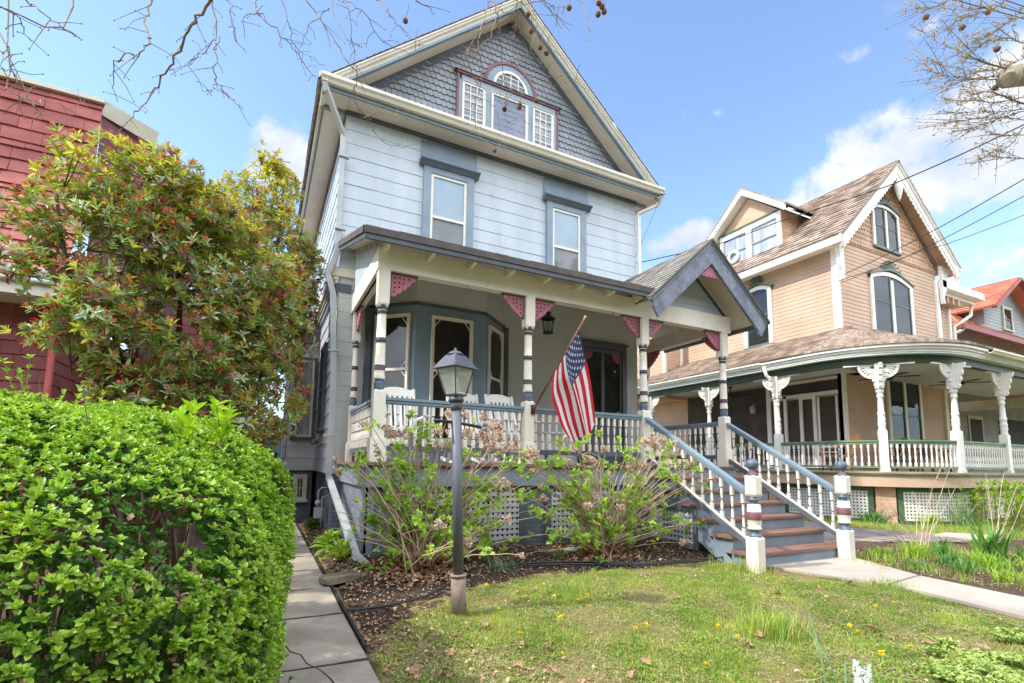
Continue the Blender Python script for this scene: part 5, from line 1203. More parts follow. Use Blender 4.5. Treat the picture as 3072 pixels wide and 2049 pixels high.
# shed at the end of the side yard
b = MB(); b.box(-.6, 2.2, 20, 23, -1.3, .9); sh = thing('garden_shed', 'small teal shed at the back of the side yard', 'shed', (.8, 21, -1.3)); b.build('wall', mat('teal_siding', '5f7c84', '54707a', rough=.6), sh)
b = MB(); b.hexa([(-.8, 19.8, .9), (2.4, 19.8, .9), (2.4, 23.2, .9), (-.8, 23.2, .9), (-.8, 21.4, 1.7), (2.4, 21.4, 1.7), (2.4, 21.6, 1.7), (-.8, 21.6, 1.7)]); b.build('roof', M_ROOFG, sh)
b = MB(); b.box(.0, .5, 19.96, 20, -1.0, .3); b.build('door', M_BLACK, sh)
# ------------------------------------------------------------------ ground
def sstep(a, b, x): t = max(0, min(1, (x-a)/(b-a))); return t*t*(3-2*t)
def gz(x, y):
    z = -1.3 + .14*sstep(4.7, 6.2, y)*sstep(.72, 1.1, x)*(1-sstep(5.6, 6.0, x)) + .02*sstep(4.7, 6.0, y)*sstep(.7, .9, x)*(1-sstep(5.6, 6.0, x))
    return z
def bumps(x, y): return .012*math.sin(x*3.1+y*1.7)+.010*math.sin(x*6.7-y*5.1+1)+.006*math.sin(x*13+y*11)
LAWN = [(.74, -2), (.74, 3.6), (1.1, 4.2), (1.5, 4.45), (2.0, 4.85), (2.7, 5.1), (3.7, 5.0), (4.8, 5.0), (5.55, 4.85), (5.9, 4.5), (6.0, 4.3), (6.3, 3.2), (6.05, 2.0), (6.0, -2)]
def inpoly(x, y, P):
    c = False; n = len(P); j = n-1
    for i in range(n):
        xi, yi = P[i]; xj, yj = P[j]
        if (yi > y) != (yj > y) and x < (xj-xi)*(y-yi)/(yj-yi)+xi: c = not c
        j = i
    return c
def np_inpoly(X, Y, P):
    c = np.zeros(X.shape, bool); n = len(P); j = n-1
    for i in range(n):
        xi, yi = P[i]; xj, yj = P[j]
        if yi != yj:
            m = ((yi > Y) != (yj > Y)) & (X < (xj-xi)*(Y-yi)/(yj-yi)+xi); c ^= m
        j = i
    return c
def ground_mat():
    m = bpy.data.materials.new('garden_ground'); m.use_nodes = True; T = NT(m.node_tree)
    tc = T.n('ShaderNodeTexCoord'); at = T.n('ShaderNodeAttribute', attribute_name='zone')
    n1 = T.n('ShaderNodeTexNoise', {'Vector': (tc, 'Object'), 'Scale': 3.0, 'Detail': 6.0, 'Roughness': .65})
    n2 = T.n('ShaderNodeTexNoise', {'Vector': (tc, 'Object'), 'Scale': 45.0, 'Detail': 6.0, 'Roughness': .7})
    vo = T.n('ShaderNodeTexVoronoi', {'Vector': (tc, 'Object'), 'Scale': 70.0})
    soil = T.mix(T.ss((n2, 0), .35, .7), lin('4e4138'), lin('75624f')); soil = T.mix(T.m('MULTIPLY', T.ss((vo, 1), .6, .9), .5), soil, lin('8d7a66'))
    mul = T.mix(T.ss((n2, 0), .35, .7), lin('3d332d'), lin('5f5147')); mul = T.mix(T.m('MULTIPLY', T.ss((vo, 1), .5, .9), .4), mul, lin('75655a'))
    gr = T.mix(T.ss((n1, 0), .4, .62), lin('76803f'), lin('8f8454')); gr = T.mix(T.ss((n2, 0), .45, .7), gr, lin('a09468'))
    c = T.mix(T.ss(T.m('ADD', (at, 'Fac'), T.m('MULTIPLY', T.m('SUBTRACT', (n1, 0), .5), 1.4)), .3, .7), soil, gr)
    c = T.mix(T.ss((at, 'Fac'), 1.5, 1.9), c, mul)
    bp = T.n('ShaderNodeBump', {'Height': T.m('ADD', (n2, 0), (vo, 0)), 'Strength': .9, 'Distance': .02})
    bs = T.n('ShaderNodeBsdfPrincipled', {'Base Color': (c, 2), 'Roughness': .95, 'Normal': bp, 'Specular IOR Level': .15})
    T.n('ShaderNodeOutputMaterial', {0: bs}); return m
M_GROUND = ground_mat()
def ground():
    xs = np.concatenate([[-300, -120, -50, -20, -8], np.arange(-4, 17.01, .15), [20, 26, 40, 80, 150, 300]])
    ys = np.concatenate([[-300, -120, -40, -15, -6], np.arange(-2, 12.01, .15), [14, 18, 26, 50, 120, 300]])
    X, Y = np.meshgrid(xs, ys); Z = np.array([[gz(x, y)-.004+bumps(x, y)*.8*(1 if 0.75 < x < 5.6 or x > 7.9 else .0) for x in xs] for y in ys])
    b = bpy.data.meshes.new('ground'); nx, ny = len(xs), len(ys)
    V = np.stack([X, Y, Z], -1).reshape(-1, 3); F = [(j*nx+i, j*nx+i+1, (j+1)*nx+i+1, (j+1)*nx+i) for j in range(ny-1) for i in range(nx-1)]
    b.from_pydata(V.tolist(), [], F); b.materials.append(M_GROUND)
    z = np.zeros(len(V)); m = np_inpoly(V[:, 0], V[:, 1], LAWN); z[m] = 1.0
    far = (V[:, 0] > 16) | (V[:, 0] < -4) | (V[:, 1] > 12) | (V[:, 1] < -1); z[far] = 1.0
    z[(V[:, 0] > 7.7) & (V[:, 1] > 4.6) & (V[:, 1] < 7.5) & (V[:, 0] > 12)] = 1.0
    mm = (V[:, 0] > .7) & (V[:, 0] < 6) & (V[:, 1] > 4.6) & ~m & (V[:, 1] < 12); z[mm] = 2.0
    z[(V[:, 0] > .7) & (V[:, 0] < 1.3) & (V[:, 1] > 3.9) & ~m & (V[:, 1] < 12)] = 2.0
    at = b.attributes.new('zone', 'FLOAT', 'POINT'); at.data.foreach_set('value', z)
    for p in b.polygons: p.use_smooth = True
    o = bpy.data.objects.new('ground', b); COL.objects.link(o); tag(o, kind='structure')
ground()
M_CONC = mat('old_concrete', 'b0a395', '958a7d', rough=.85, scale=2.2, dirt='6f6559', dirt_amt=.85, bump=.3, bscale=120, rnd=.07)
M_CONC2 = mat('pale_concrete', 'b9aea0', 'aba092', rough=.85, scale=1.2, dirt='a89d8d', dirt_amt=.45, bump=.25, bscale=120)
b = MB(); random.seed(3); y = -1.5
js = [-1.5, -.3, .9, 2.2, 3.42, 4.5, 5.45, 6.37, 7.3, 8.2, 9.2, 10.2, 11.3, 12.5, 14, 16]
for a, c in zip(js, js[1:]):
    t = random.uniform(-.008, .008); b.hexa([(.06, a+.006, -1.36), (.69, a+.006, -1.36), (.69, c-.006, -1.36), (.06, c-.006, -1.36), (.06, a+.02, -1.268+t), (.69, a+.018, -1.27-t), (.69, c-.018, -1.266+t), (.06, c-.018, -1.27-t)])
tag(b.build('side_walkway', M_CONC), kind='structure')
b = MB(); random.seed(44)
for y in js[1:-1]: b.tube([(.06+.63*k/9, y+random.uniform(-.004, .004), -1.2765) for k in range(10)], [random.uniform(.012, .019) for _ in range(10)], 5)
pc = [(.22, 3.9), (.25, 3.75), (.31, 3.66), (.33, 3.5), (.40, 3.35), (.44, 3.2), (.47, 3.0), (.55, 2.85), (.57, 2.7)]
b.tube([(x, y, -1.269) for x, y in pc], .004, 4); tag(b.build('walkway_joint_dirt', mat('joint_dirt', '4a4138', '3a332c', rough=.95)), kind='structure')
b = MB(); b.box(.70, .72, 3.6, 14, -1.35, -1.245); tag(b.build('bed_edging', mat('black_edging', '3a3634', '2c2927', rough=.8)), kind='structure')
b = MB(); PL = [(5.97, 4.43), (6.02, 4.2), (6.32, 3.25)]; 
for P_ in ([(5.95, 4.43), (7.72, 4.43), (7.66, 4.22), (7.2, 3.3), (6.34, 3.2), (6.05, 3.9)], [(6.36, 3.17), (7.18, 3.27), (7.0, 2.4), (6.92, 1.6), (6.02, 1.5), (6.1, 2.1)], [(6.02, 1.47), (6.92, 1.57), (6.9, -.5), (6.0, -.5)]):
    b.fprism(Fr((0, 0, 0), (1, 0, 0), (0, 1, 0), (0, 0, 1)), P_, -1.36, -1.276)
tag(b.build('front_path', M_CONC2), kind='structure')
b = MB(); b.box(-60, 60, -3.2, -1.6, -1.36, -1.27); tag(b.build('street_pavement', M_CONC), kind='structure')
b = MB(); b.box(-60, 60, -14, -5.9, -1.5, -1.283); tag(b.build('road', mat('asphalt', '5b5a59', '4d4c4b', rough=.9, scale=3, bump=.3)), kind='structure')
# brick driveway between the houses
M_PAV = mat('brick_paving', 'a19388', '8d8178', rough=.85, scale=1.2, dirt='b9aca2', dirt_amt=.5, bump=.4, bscale=60, rnd=.1)
b = MB(); random.seed(9); DR = [(7.95, 4.75), (9.4, 5.15), (11.3, 4.35), (12.6, 4.4), (12.3, 5.0), (11.5, 6.4), (11.8, 7.6), (12.2, 16), (8.3, 16), (8.0, 7)]
x = 7.8; row = 0
while x < 12.6:
    y = 4.0+(row % 2)*.1
    while y < 12:
        if inpoly(x, y, DR):
            z = -1.285+random.uniform(-.004, .004); b.quad((x+.004, y+.004, z), (x+.096, y+.004, z), (x+.096, y+.196, z), (x+.004, y+.196, z))
        y += .2
    x += .1; row += 1
tag(b.build('brick_driveway', M_PAV), kind='structure')
b = MB(); b.fprism(Fr((0, 0, 0), (1, 0, 0), (0, 1, 0), (0, 0, 1)), [(11.7, 4.5), (12.5, 4.4), (12.9, 4.7), (12.5, 5.2), (11.8, 5.1)], -1.34, -1.27); tag(b.build('concrete_slab', M_CONC2), kind='structure')
# ------------------------------------------------------------------ grass, weeds and litter (uncountable)
G_BL = mat('grass_blade', 'a4bd4e', '76a03f', rough=.55, scale=2.6, rnd=.3, trans=.35, c3='cdbd7c', spec=.25)
G_CL = mat('clover_leaf', '8da644', '73913a', rough=.5, scale=3, rnd=.25, trans=.3)
def grass_field():
    RS.seed(11); parts = []
    N = 230000
    # denser near the camera; patchiness by low-frequency pattern
    y = 5.2 - (RS.rand(N)**.8)*4.3; x = .74+RS.rand(N)*5.6
    m = np_inpoly(x, y, LAWN)
    pat = np.sin(x*2.1+1.3)*np.sin(y*2.7+.4)+.6*np.sin(x*4.9+y*3.1)+.5*np.sin(x*9.1-y*7.3)+.35*np.sin(x*17+2*y)*np.sin(y*19)
    near = np.clip((2.3-y)/1.0, 0, 1)+np.clip((1.15-x)/.4, 0, 1)*.9
    m &= (pat+RS.normal(0, .42, N)) > (-.22+1.2*near)
    x, y, pat = x[m], y[m], pat[m]; M = len(x)
    z = np.array([gz(a, c)+bumps(a, c)*.8-.01 for a, c in zip(x, y)])
    h = (.014+.022*RS.rand(M)**1.5)*(1+.7*np.clip(pat, 0, 1.2)); 
    tuft = np.exp(-(((x-3.7)/.33)**2+((y-2.7)/.28)**2)*1.2)+.8*np.exp(-(((x-3.0)/.5)**2+((y-4.35)/.3)**2))+.8*np.exp(-(((x-5.5)/.4)**2+((y-4.55)/.25)**2))+.5*np.exp(-(((x-1.9)/.4)**2+((y-2.2)/.3)**2))
    h = h*(1+2.6*tuft*RS.rand(M)); a = RS.rand(M)*6.283; lean = RS.normal(0, .55, M)
    D = np.stack([np.cos(a)*np.sin(lean), np.sin(a)*np.sin(lean), np.cos(lean)], -1)*h[:, None]
    X = np.stack([-np.sin(a), np.cos(a), 0*a], -1)*(.0028+.002*RS.rand(M))[:, None]
    V, F, L = scatter(BLADE_V, BLADE_F, np.stack([x, y, z], -1), X, D, np.cross(X, D))
    parts.append((V, F, L, np.repeat(RS.rand(M), 2), np.zeros(M*2)))
    # dry thatch lying between the blades
    M = 36000; x = .74+RS.rand(M)*5.6; y = 5.15-RS.rand(M)**.8*4.25; m = np_inpoly(x, y, LAWN); x, y = x[m], y[m]; M = len(x); a = RS.rand(M)*6.283; lean = RS.normal(1.35, .18, M); h = .015+.03*RS.rand(M)
    D = np.stack([np.cos(a)*np.sin(lean), np.sin(a)*np.sin(lean), np.cos(lean)], -1)*h[:, None]; X = np.stack([-np.sin(a), np.cos(a), 0*a], -1)*.0035
    V, F, L = scatter(BLADE_V, BLADE_F, np.stack([x, y, np.array([gz(p, q)+bumps(p, q)*.8 for p, q in zip(x, y)])+.004+RS.rand(M)*.008], -1), X, D, np.cross(X, D)); parts.append((V, F, L, np.repeat(RS.rand(M), 2), np.full(M*2, 2)))
    # broad weeds and clover
    M = 40000; x = .74+RS.rand(M)*5.6; y = 5.1-RS.rand(M)**.8*4.2; pat2 = np.sin(x*3.3+2)*np.sin(y*3.9+1)+.6*np.sin(x*8-y*6)
    m = np_inpoly(x, y, LAWN) & (pat2+RS.normal(0, .4, M) > .25); x, y = x[m], y[m]; M = len(x)
    c = np.stack([x, y, np.array([gz(p, q)+bumps(p, q)*.8+.008 for p, q in zip(x, y)])+RS.rand(M)*.012], -1); n = unit(np.stack([RS.normal(0, .25, M), RS.normal(0, .25, M), np.ones(M)], -1))
    parts.append(rosettes(c, n, 3, .016, .8, 1.35, mi=1))
    V, F, L, R_, MI = join(parts); np_mesh('lawn_grass', V, F, L, [G_BL, G_CL, mat('dry_thatch', 'c9b98c', 'a8976c', rough=.8, rnd=.25)], R_, MI, kind='stuff', label='patchy spring lawn of bright green grass and clover', cat='grass')
grass_field()
M_LEAFB = mat('dead_leaf', 'a38468', '80614c', rough=.8, scale=30, rnd=.3, c3='c9a684')
def litter():
    RS.seed(21); parts = []
    def sc(N, fx, size, keep):
        x, y = fx(N); m = keep(x, y); x, y = x[m], y[m]; M = len(x)
        z = np.array([gz(a, c)+bumps(a, c)*.8 for a, c in zip(x, y)])+.004+RS.rand(M)*.012
        a = RS.rand(M)*6.283; n = unit(np.stack([RS.normal(0, .35, M), RS.normal(0, .35, M), np.ones(M)], -1)); t = np.stack([np.cos(a), np.sin(a), 0*a], -1); Y = unit(t-n*(t*n).sum(-1, keepdims=True)); X = np.cross(Y, n); s = (size*(.4+.9*RS.rand(M)))[:, None]
        V, F, L = scatter(LEAF_V*np.array([1, 1, 2.0]), LEAF_F, np.stack([x, y, z], -1), X*s*.75, Y*s, n*s); parts.append((V, F, L, np.repeat(RS.rand(M), 6), np.zeros(M*6)))
    box = lambda x0, x1, y0, y1: (lambda N: (x0+RS.rand(N)*(x1-x0), y0+RS.rand(N)*(y1-y0)))
    sc(5000, box(.74, 6, 4.1, 6.3), .032, lambda x, y: ~np_inpoly(x, y, LAWN) | (RS.rand(len(x)) < .12))
    sc(2600, box(.74, 1.9, 1.4, 4.4), .03, lambda x, y: RS.rand(len(x)) < np.clip(1.9-x, .12, 1))
    sc(500, box(1.5, 6, 1.2, 4.9), .03, lambda x, y: np_inpoly(x, y, LAWN)); sc(1800, box(2.0, 6, .9, 2.3), .03, lambda x, y: RS.rand(len(x)) < np.clip((2.2-y), .1, 1))
    sc(700, lambda N: (1.62+RS.normal(0, .28, N), 5.45+RS.normal(0, .16, N)), .06, lambda x, y: x > .8); sc(600, lambda N: (4.2+RS.normal(0, .3, N), 5.5+RS.normal(0, .12, N)), .06, lambda x, y: x > .8)
    sc(1500, box(7.2, 10.5, 2.0, 4.8), .03, lambda x, y: x > 7.4)
    sc(1200, box(.75, 1.1, 5.8, 11), .03, lambda x, y: x > 0)
    V, F, L, R_, MI = join(parts); np_mesh('leaf_litter', V, F, L, M_LEAFB, R_, MI, kind='stuff', label='small brown leaf litter and bark chips over the beds', cat='leaf litter')
litter()
def twigs():
    RS.seed(5); b = MB(); random.seed(5)
    for i in range(150):
        if i < 60: x, y = random.uniform(2.2, 6), random.uniform(1.2, 2.3)
        elif i < 110: x, y = random.uniform(.8, 5.5), random.uniform(4.3, 6.1)
        else: x, y = random.uniform(7.2, 9.5), random.uniform(2.2, 4)
        a = random.uniform(0, 6.28); L = random.uniform(.05, .28); z = gz(x, y)+.02
        p = [(x, y, z), (x+L*.5*math.cos(a), y+L*.5*math.sin(a), z+random.uniform(0, .03)), (x+L*math.cos(a+.3), y+L*math.sin(a+.3), z+random.uniform(-.005, .03))]
        b.tube(p, [.003, .0025, .0015], 4, False)
    b.build('fallen_twigs', mat('dry_twig', 'b9a58e', 'a08b74', rough=.8, rnd=.1), kind='stuff', label='pale dry twigs scattered over the garden soil', cat='twigs')
twigs()
# ------------------------------------------------------------------ hedge
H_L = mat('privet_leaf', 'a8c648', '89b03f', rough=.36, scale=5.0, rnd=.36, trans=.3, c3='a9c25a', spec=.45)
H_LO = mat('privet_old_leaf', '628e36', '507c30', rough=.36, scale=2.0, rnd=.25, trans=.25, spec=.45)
H_ST = mat('privet_stem', '8a7660', '6d5b49', rough=.85, scale=12, rnd=.1)
def hedge():
    RS.seed(2)
    # rounded box: centre, half sizes, exponent
    C = np.array([-1.62, 3.5, -.62]); A = np.array([1.77, 1.85, .86]); E = 3.3
    def surf(N):
        d = RS.normal(size=(N, 3)); d[:, 2] = np.abs(d[:, 2])*RS.choice([1, -1], N, p=[.62, .38]); d = unit(d)
        r = (np.abs(d/A)**E).sum(-1)**(-1/E); p = d*r[:, None]
        n = unit(np.sign(p)*np.abs(p/A)**(E-1)/A); return p, n
    def lump(p): return .05*np.sin(p[:, 0]*4+p[:, 2]*3)*np.sin(p[:, 1]*3.7+1)+.035*np.sin(p[:, 0]*9+p[:, 1]*8)*np.cos(p[:, 2]*7)
    parts = []
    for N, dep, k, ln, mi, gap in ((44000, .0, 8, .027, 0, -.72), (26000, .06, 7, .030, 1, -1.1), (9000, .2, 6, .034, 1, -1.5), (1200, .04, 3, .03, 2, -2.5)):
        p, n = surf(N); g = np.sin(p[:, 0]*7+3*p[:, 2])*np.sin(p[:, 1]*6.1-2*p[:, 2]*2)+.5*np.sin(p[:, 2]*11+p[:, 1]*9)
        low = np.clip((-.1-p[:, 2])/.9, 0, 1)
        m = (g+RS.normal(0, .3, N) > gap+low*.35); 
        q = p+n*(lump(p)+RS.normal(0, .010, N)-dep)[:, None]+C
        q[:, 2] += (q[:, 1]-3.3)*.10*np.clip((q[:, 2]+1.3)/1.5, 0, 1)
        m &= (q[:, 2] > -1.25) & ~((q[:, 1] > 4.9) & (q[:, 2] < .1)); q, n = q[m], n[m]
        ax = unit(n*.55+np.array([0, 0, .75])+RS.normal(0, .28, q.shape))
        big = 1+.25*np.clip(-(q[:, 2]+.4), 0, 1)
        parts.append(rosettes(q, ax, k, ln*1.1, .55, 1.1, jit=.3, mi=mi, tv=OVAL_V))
    # long young shoots on top
    p, n = surf(420); m = (p[:, 2] > .5); p, n = p[m], n[m]
    for s in range(3): parts.append(rosettes(p+n*(lump(p)+.02+.03*s)[:, None]+C, unit(n+np.array([0, 0, 1.])+RS.normal(0, .2, p.shape)), 4, .032, .45, .9, mi=0))
    V, F, L, R_, MI = join(parts)
    h = thing('privet_hedge', 'large rounded bright green privet hedge beside the concrete side walkway', 'hedge', (-1.4, 3.4, -1.3))
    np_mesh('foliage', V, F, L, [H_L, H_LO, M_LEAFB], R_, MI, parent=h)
    b = MB(); random.seed(4)
    for i in range(260):
        x0, y0 = random.uniform(-2.8, -.5), random.uniform(2.25, 4.7); p = Vector((x0, y0, -1.3)); pts = [p.copy()]; r0 = random.uniform(.007, .02)
        tx = Vector((-1.42+(x0+1.42)*1.1, 3.42+(y0-3.42)*1.1, random.uniform(-.3, .35))); n = 7
        if i % 3 == 0: tx.z = random.uniform(-1.1, -.6); tx.y = 1.95; tx.x = x0+random.uniform(-.4, .4)
        for k in range(1, n+1): t = k/n; q = p.lerp(tx, t)+Vector((random.uniform(-.05, .05), random.uniform(-.05, .05), random.uniform(-.03, .03))); pts.append(q)
        b.tube(pts, [r0*(1-.75*k/n) for k in range(n+1)], 5, False)
    b.build('stems', H_ST, h)
hedge()
def sprigs(name, label, cat, base, n, ln, m, wd=.38, k=6, hgt=.2, spread=.14, seed=1, spr=1.1, tiers=3):
    RS.seed(seed); random.seed(seed); parts = []; b = MB(); t = thing(name, label, cat, base)
    for i in range(n):
        o = Vector(base)+Vector((random.uniform(-spread, spread), random.uniform(-spread, spread), 0)); top = o+Vector((random.uniform(-.06, .06), random.uniform(-.06, .06), hgt*random.uniform(.6, 1.1)))
        b.tube([o, o.lerp(top, .5), top], [.005, .004, .003], 5, False)
        for s in range(tiers):
            q = o.lerp(top, 1-.28*s); parts.append(rosettes(np.array([tuple(q)]), unit(np.array([[random.uniform(-.25, .25), random.uniform(-.25, .25), 1.]])), k, ln*(1-.1*s), wd, spr, mi=0))
    V, F, L, R_, MI = join(parts); np_mesh('leaves', V, F, L, m, R_, MI, parent=t); b.build('stem', H_ST, t); return t
M_YG = mat('lime_leaf', 'a8c83a', '93ba34', rough=.4, scale=4, rnd=.12, trans=.4)
sprigs('laurel_sapling', 'lime green long leaved shoots poking out of the top of the hedge', 'sapling', (-.30, 3.1, .02), 6, .105, M_YG, hgt=.24, spread=.16, seed=3)
sprigs('laurel_sapling', 'small lime green shoot against the far right side of the hedge', 'sapling', (.12, 4.4, -.42), 3, .09, M_YG, hgt=.28, spread=.03, seed=4)
sprigs('laurel_sapling', 'lime green shoot at the left edge of the picture in the hedge', 'sapling', (-1.05, 2.45, -.18), 3, .10, M_YG, hgt=.2, spread=.06, seed=6)
sprigs('hedge_sprig', 'small privet sprig sticking out low over the side walkway', 'sprig', (.17, 3.95, -.86), 2, .035, H_L, hgt=.16, spread=.03, seed=14, wd=.5, tiers=4)
sprigs('hedge_sprig', 'dark little sprig rising at the edge of the nearest walkway slab', 'sprig', (.13, 2.95, -1.28), 2, .03, H_LO, hgt=.16, spread=.04, seed=15, wd=.5, tiers=4)
sprigs('laurel_sapling', 'leafy green sprig standing above the far left of the hedge top', 'sapling', (-1.28, 3.95, .38), 3, .045, H_L, hgt=.22, spread=.06, seed=8, wd=.5, tiers=4)
# ------------------------------------------------------------------ rhododendron shrubs
RH = mat('rhododendron_leaf', 'a8b872', '8ba160', rough=.33, scale=1.5, rnd=.28, trans=.34, spec=.55)
RH2 = mat('rhododendron_young_leaf', 'c3c262', 'adb056', rough=.4, scale=1.5, rnd=.2, trans=.45)
RHR = mat('red_old_leaf', 'c23a35', 'a32d33', rough=.4, scale=6, rnd=.2, trans=.3)
RHB = mat('salmon_bud_scale', 'dd8a6e', 'cf7860', rough=.6, scale=6, rnd=.2, trans=.2)
RHP = mat('plum_leaf', '926462', '815452', rough=.45, scale=6, rnd=.2, trans=.2)
RHG = mat('gray_green_leaf', 'c0cbb4', 'aebaa1', rough=.3, scale=2, rnd=.2, trans=.2, spec=.6)
def shrub(name, label, blobs, base, N, ln, seed, sky_top=2.6, trunks=5):
    RS.seed(seed); random.seed(seed); t = thing(name, label, 'shrub', base)
    tot = sum(max(b[3:6])**2 for b in blobs); parts = []; tips = []
    for bl in blobs:
        c = np.array(bl[:3]); r = np.array(bl[3:6]); n = int(N*max(r)**2/tot)
        d = unit(RS.normal(size=(n, 3))); rad = 1-.75*RS.rand(n)**2.2*(RS.rand(n) < .6); p = c+d*r*rad[:, None]+RS.normal(0, .05, (n, 3))
        g = np.sin(p[:, 0]*5.3+p[:, 2]*2)*np.sin(p[:, 2]*4.7+1)+.6*np.sin(p[:, 0]*11+p[:, 1]*7+p[:, 2]*9)
        m = g+RS.normal(0, .35, n) > -.45; p, d = p[m], d[m]
        tips.append((p, d))
    P = np.concatenate([a for a, _ in tips]); D = np.concatenate([a for _, a in tips]); M = len(P)
    ax = unit(D*.6+np.array([0, 0, .75])+RS.normal(0, .3, P.shape))
    young = (RS.rand(M) < np.clip((P[:, 2]-sky_top)*.5+.25, .15, .8)); pl = RS.rand(M)
    sets = [(young, 1), (~young & (pl < .66), 0), (~young & (pl >= .66) & (pl < .88), 5), (~young & (pl >= .88), 4)]
    for s, mi in sets:
        if s.sum(): parts.append(rosettes(P[s], ax[s], 8, ln, .30, 1.4, jit=.2, mi=mi, tv=OVAL_V))
    s = RS.rand(M) < .62; parts.append(rosettes(P[s]+ax[s]*ln*.34, ax[s], 8, ln*.6, .2, .6, mi=3))
    s = RS.rand(M) < .17; parts.append(rosettes(P[s]-ax[s]*ln*.1, ax[s], 1, ln*.95, .36, 1.9, mi=2))
    V, F, L, R_, MI = join(parts); np_mesh('crown', V, F, L, [RH, RH2, RHR, RHB, RHP, RHG], R_, MI, parent=t)
    b = MB(); base = Vector(base); idx = RS.choice(M, min(M, 260), replace=False)
    forks = []
    for k in range(trunks):
        bl = random.choice(blobs); top = Vector(bl[:3])+Vector((random.uniform(-.3, .3), random.uniform(-.3, .3), random.uniform(0, .4))); o = base+Vector((random.uniform(-.3, .3), random.uniform(-.2, .2), 0)); pts = []
        for j in range(9): u = j/8; q = o.lerp(top, u)+Vector((.12*math.sin(u*5+k), .1*math.cos(u*4+k), .15*math.sin(u*3))); pts.append(q)
        b.tube(pts, [.045*(1-.7*j/8) for j in range(9)], 7); forks += [p+Vector((random.gauss(0, .12), random.gauss(0, .12), random.gauss(0, .08))) for p in pts[3:] for _ in range(2)]
    for i in idx:
        q = Vector(P[i]); f = min(forks, key=lambda f: (f-q).length+(.6 if f.z > q.z else 0)); mid = f.lerp(q, .5)+Vector((0, 0, -.08*(q-f).length)); b.tube([f, mid, q], [.007, .005, .003], 4, False)
    b.build('trunk', mat('rhododendron_bark', '5d4d42', '48392f', rough=.85, scale=9), t)
shrub('rhododendron', 'tall rhododendron with red and olive whorled leaves in front of the red house',
      [(-1.42, 6.0, 1.95, .55, .6, .6), (-1.15, 6.0, 2.5, .55, .55, .55), (-.65, 6.1, 2.2, .55, .55, .6), (-1.45, 5.7, 1.3, .32, .4, .35), (-1.0, 6.0, 1.2, .65, .55, .55), (-.45, 6.2, 1.2, .5, .5, .55), (-1.98, 5.9, 1.75, .34, .3, .24), (-1.8, 5.9, 2.3, .36, .3, .28), (-1.7, 5.8, 1.2, .26, .25, .22), (-.55, 6.1, 2.6, .4, .4, .35), (.05, 6.6, 2.1, .3, .35, .4), (-1.45, 6.0, 2.75, .5, .5, .4), (-.3, 6.2, 1.9, .45, .5, .5), (-.5, 6.2, .5, .55, .4, .5), (-1.1, 5.9, .6, .42, .4, .35), (-1.05, 6.0, 2.95, .28, .3, .22), (-.02, 6.5, 1.5, .4, .4, .5), (.02, 6.5, .75, .42, .35, .45)], (-.8, 6.2, -1.3), 5200, .098, 31, sky_top=2.2)
shrub('rhododendron', 'taller rhododendron reaching the left eave of the blue house',
      [(-.55, 9.3, 4.15, .55, .6, .65), (-.1, 9.3, 4.65, .42, .5, .55), (.15, 9.2, 3.6, .48, .6, .75), (-.65, 9.3, 3.0, .75, .6, .8), (.25, 9.2, 2.7, .45, .55, .6), (-1.1, 9.5, 3.7, .4, .5, .4), (-.1, 9.2, 1.7, .55, .5, .7), (-.3, 9.2, .5, .5, .5, .8), (-.15, 9.2, 5.1, .2, .25, .3), (.42, 9.2, 3.3, .33, .4, .6), (.42, 9.2, 2.2, .3, .4, .45), (-.85, 8.6, 3.75, .38, .4, .38), (-.62, 8.4, 3.2, .4, .4, .4)], (-.2, 9.4, -1.3), 5200, .098, 41, sky_top=3.6)
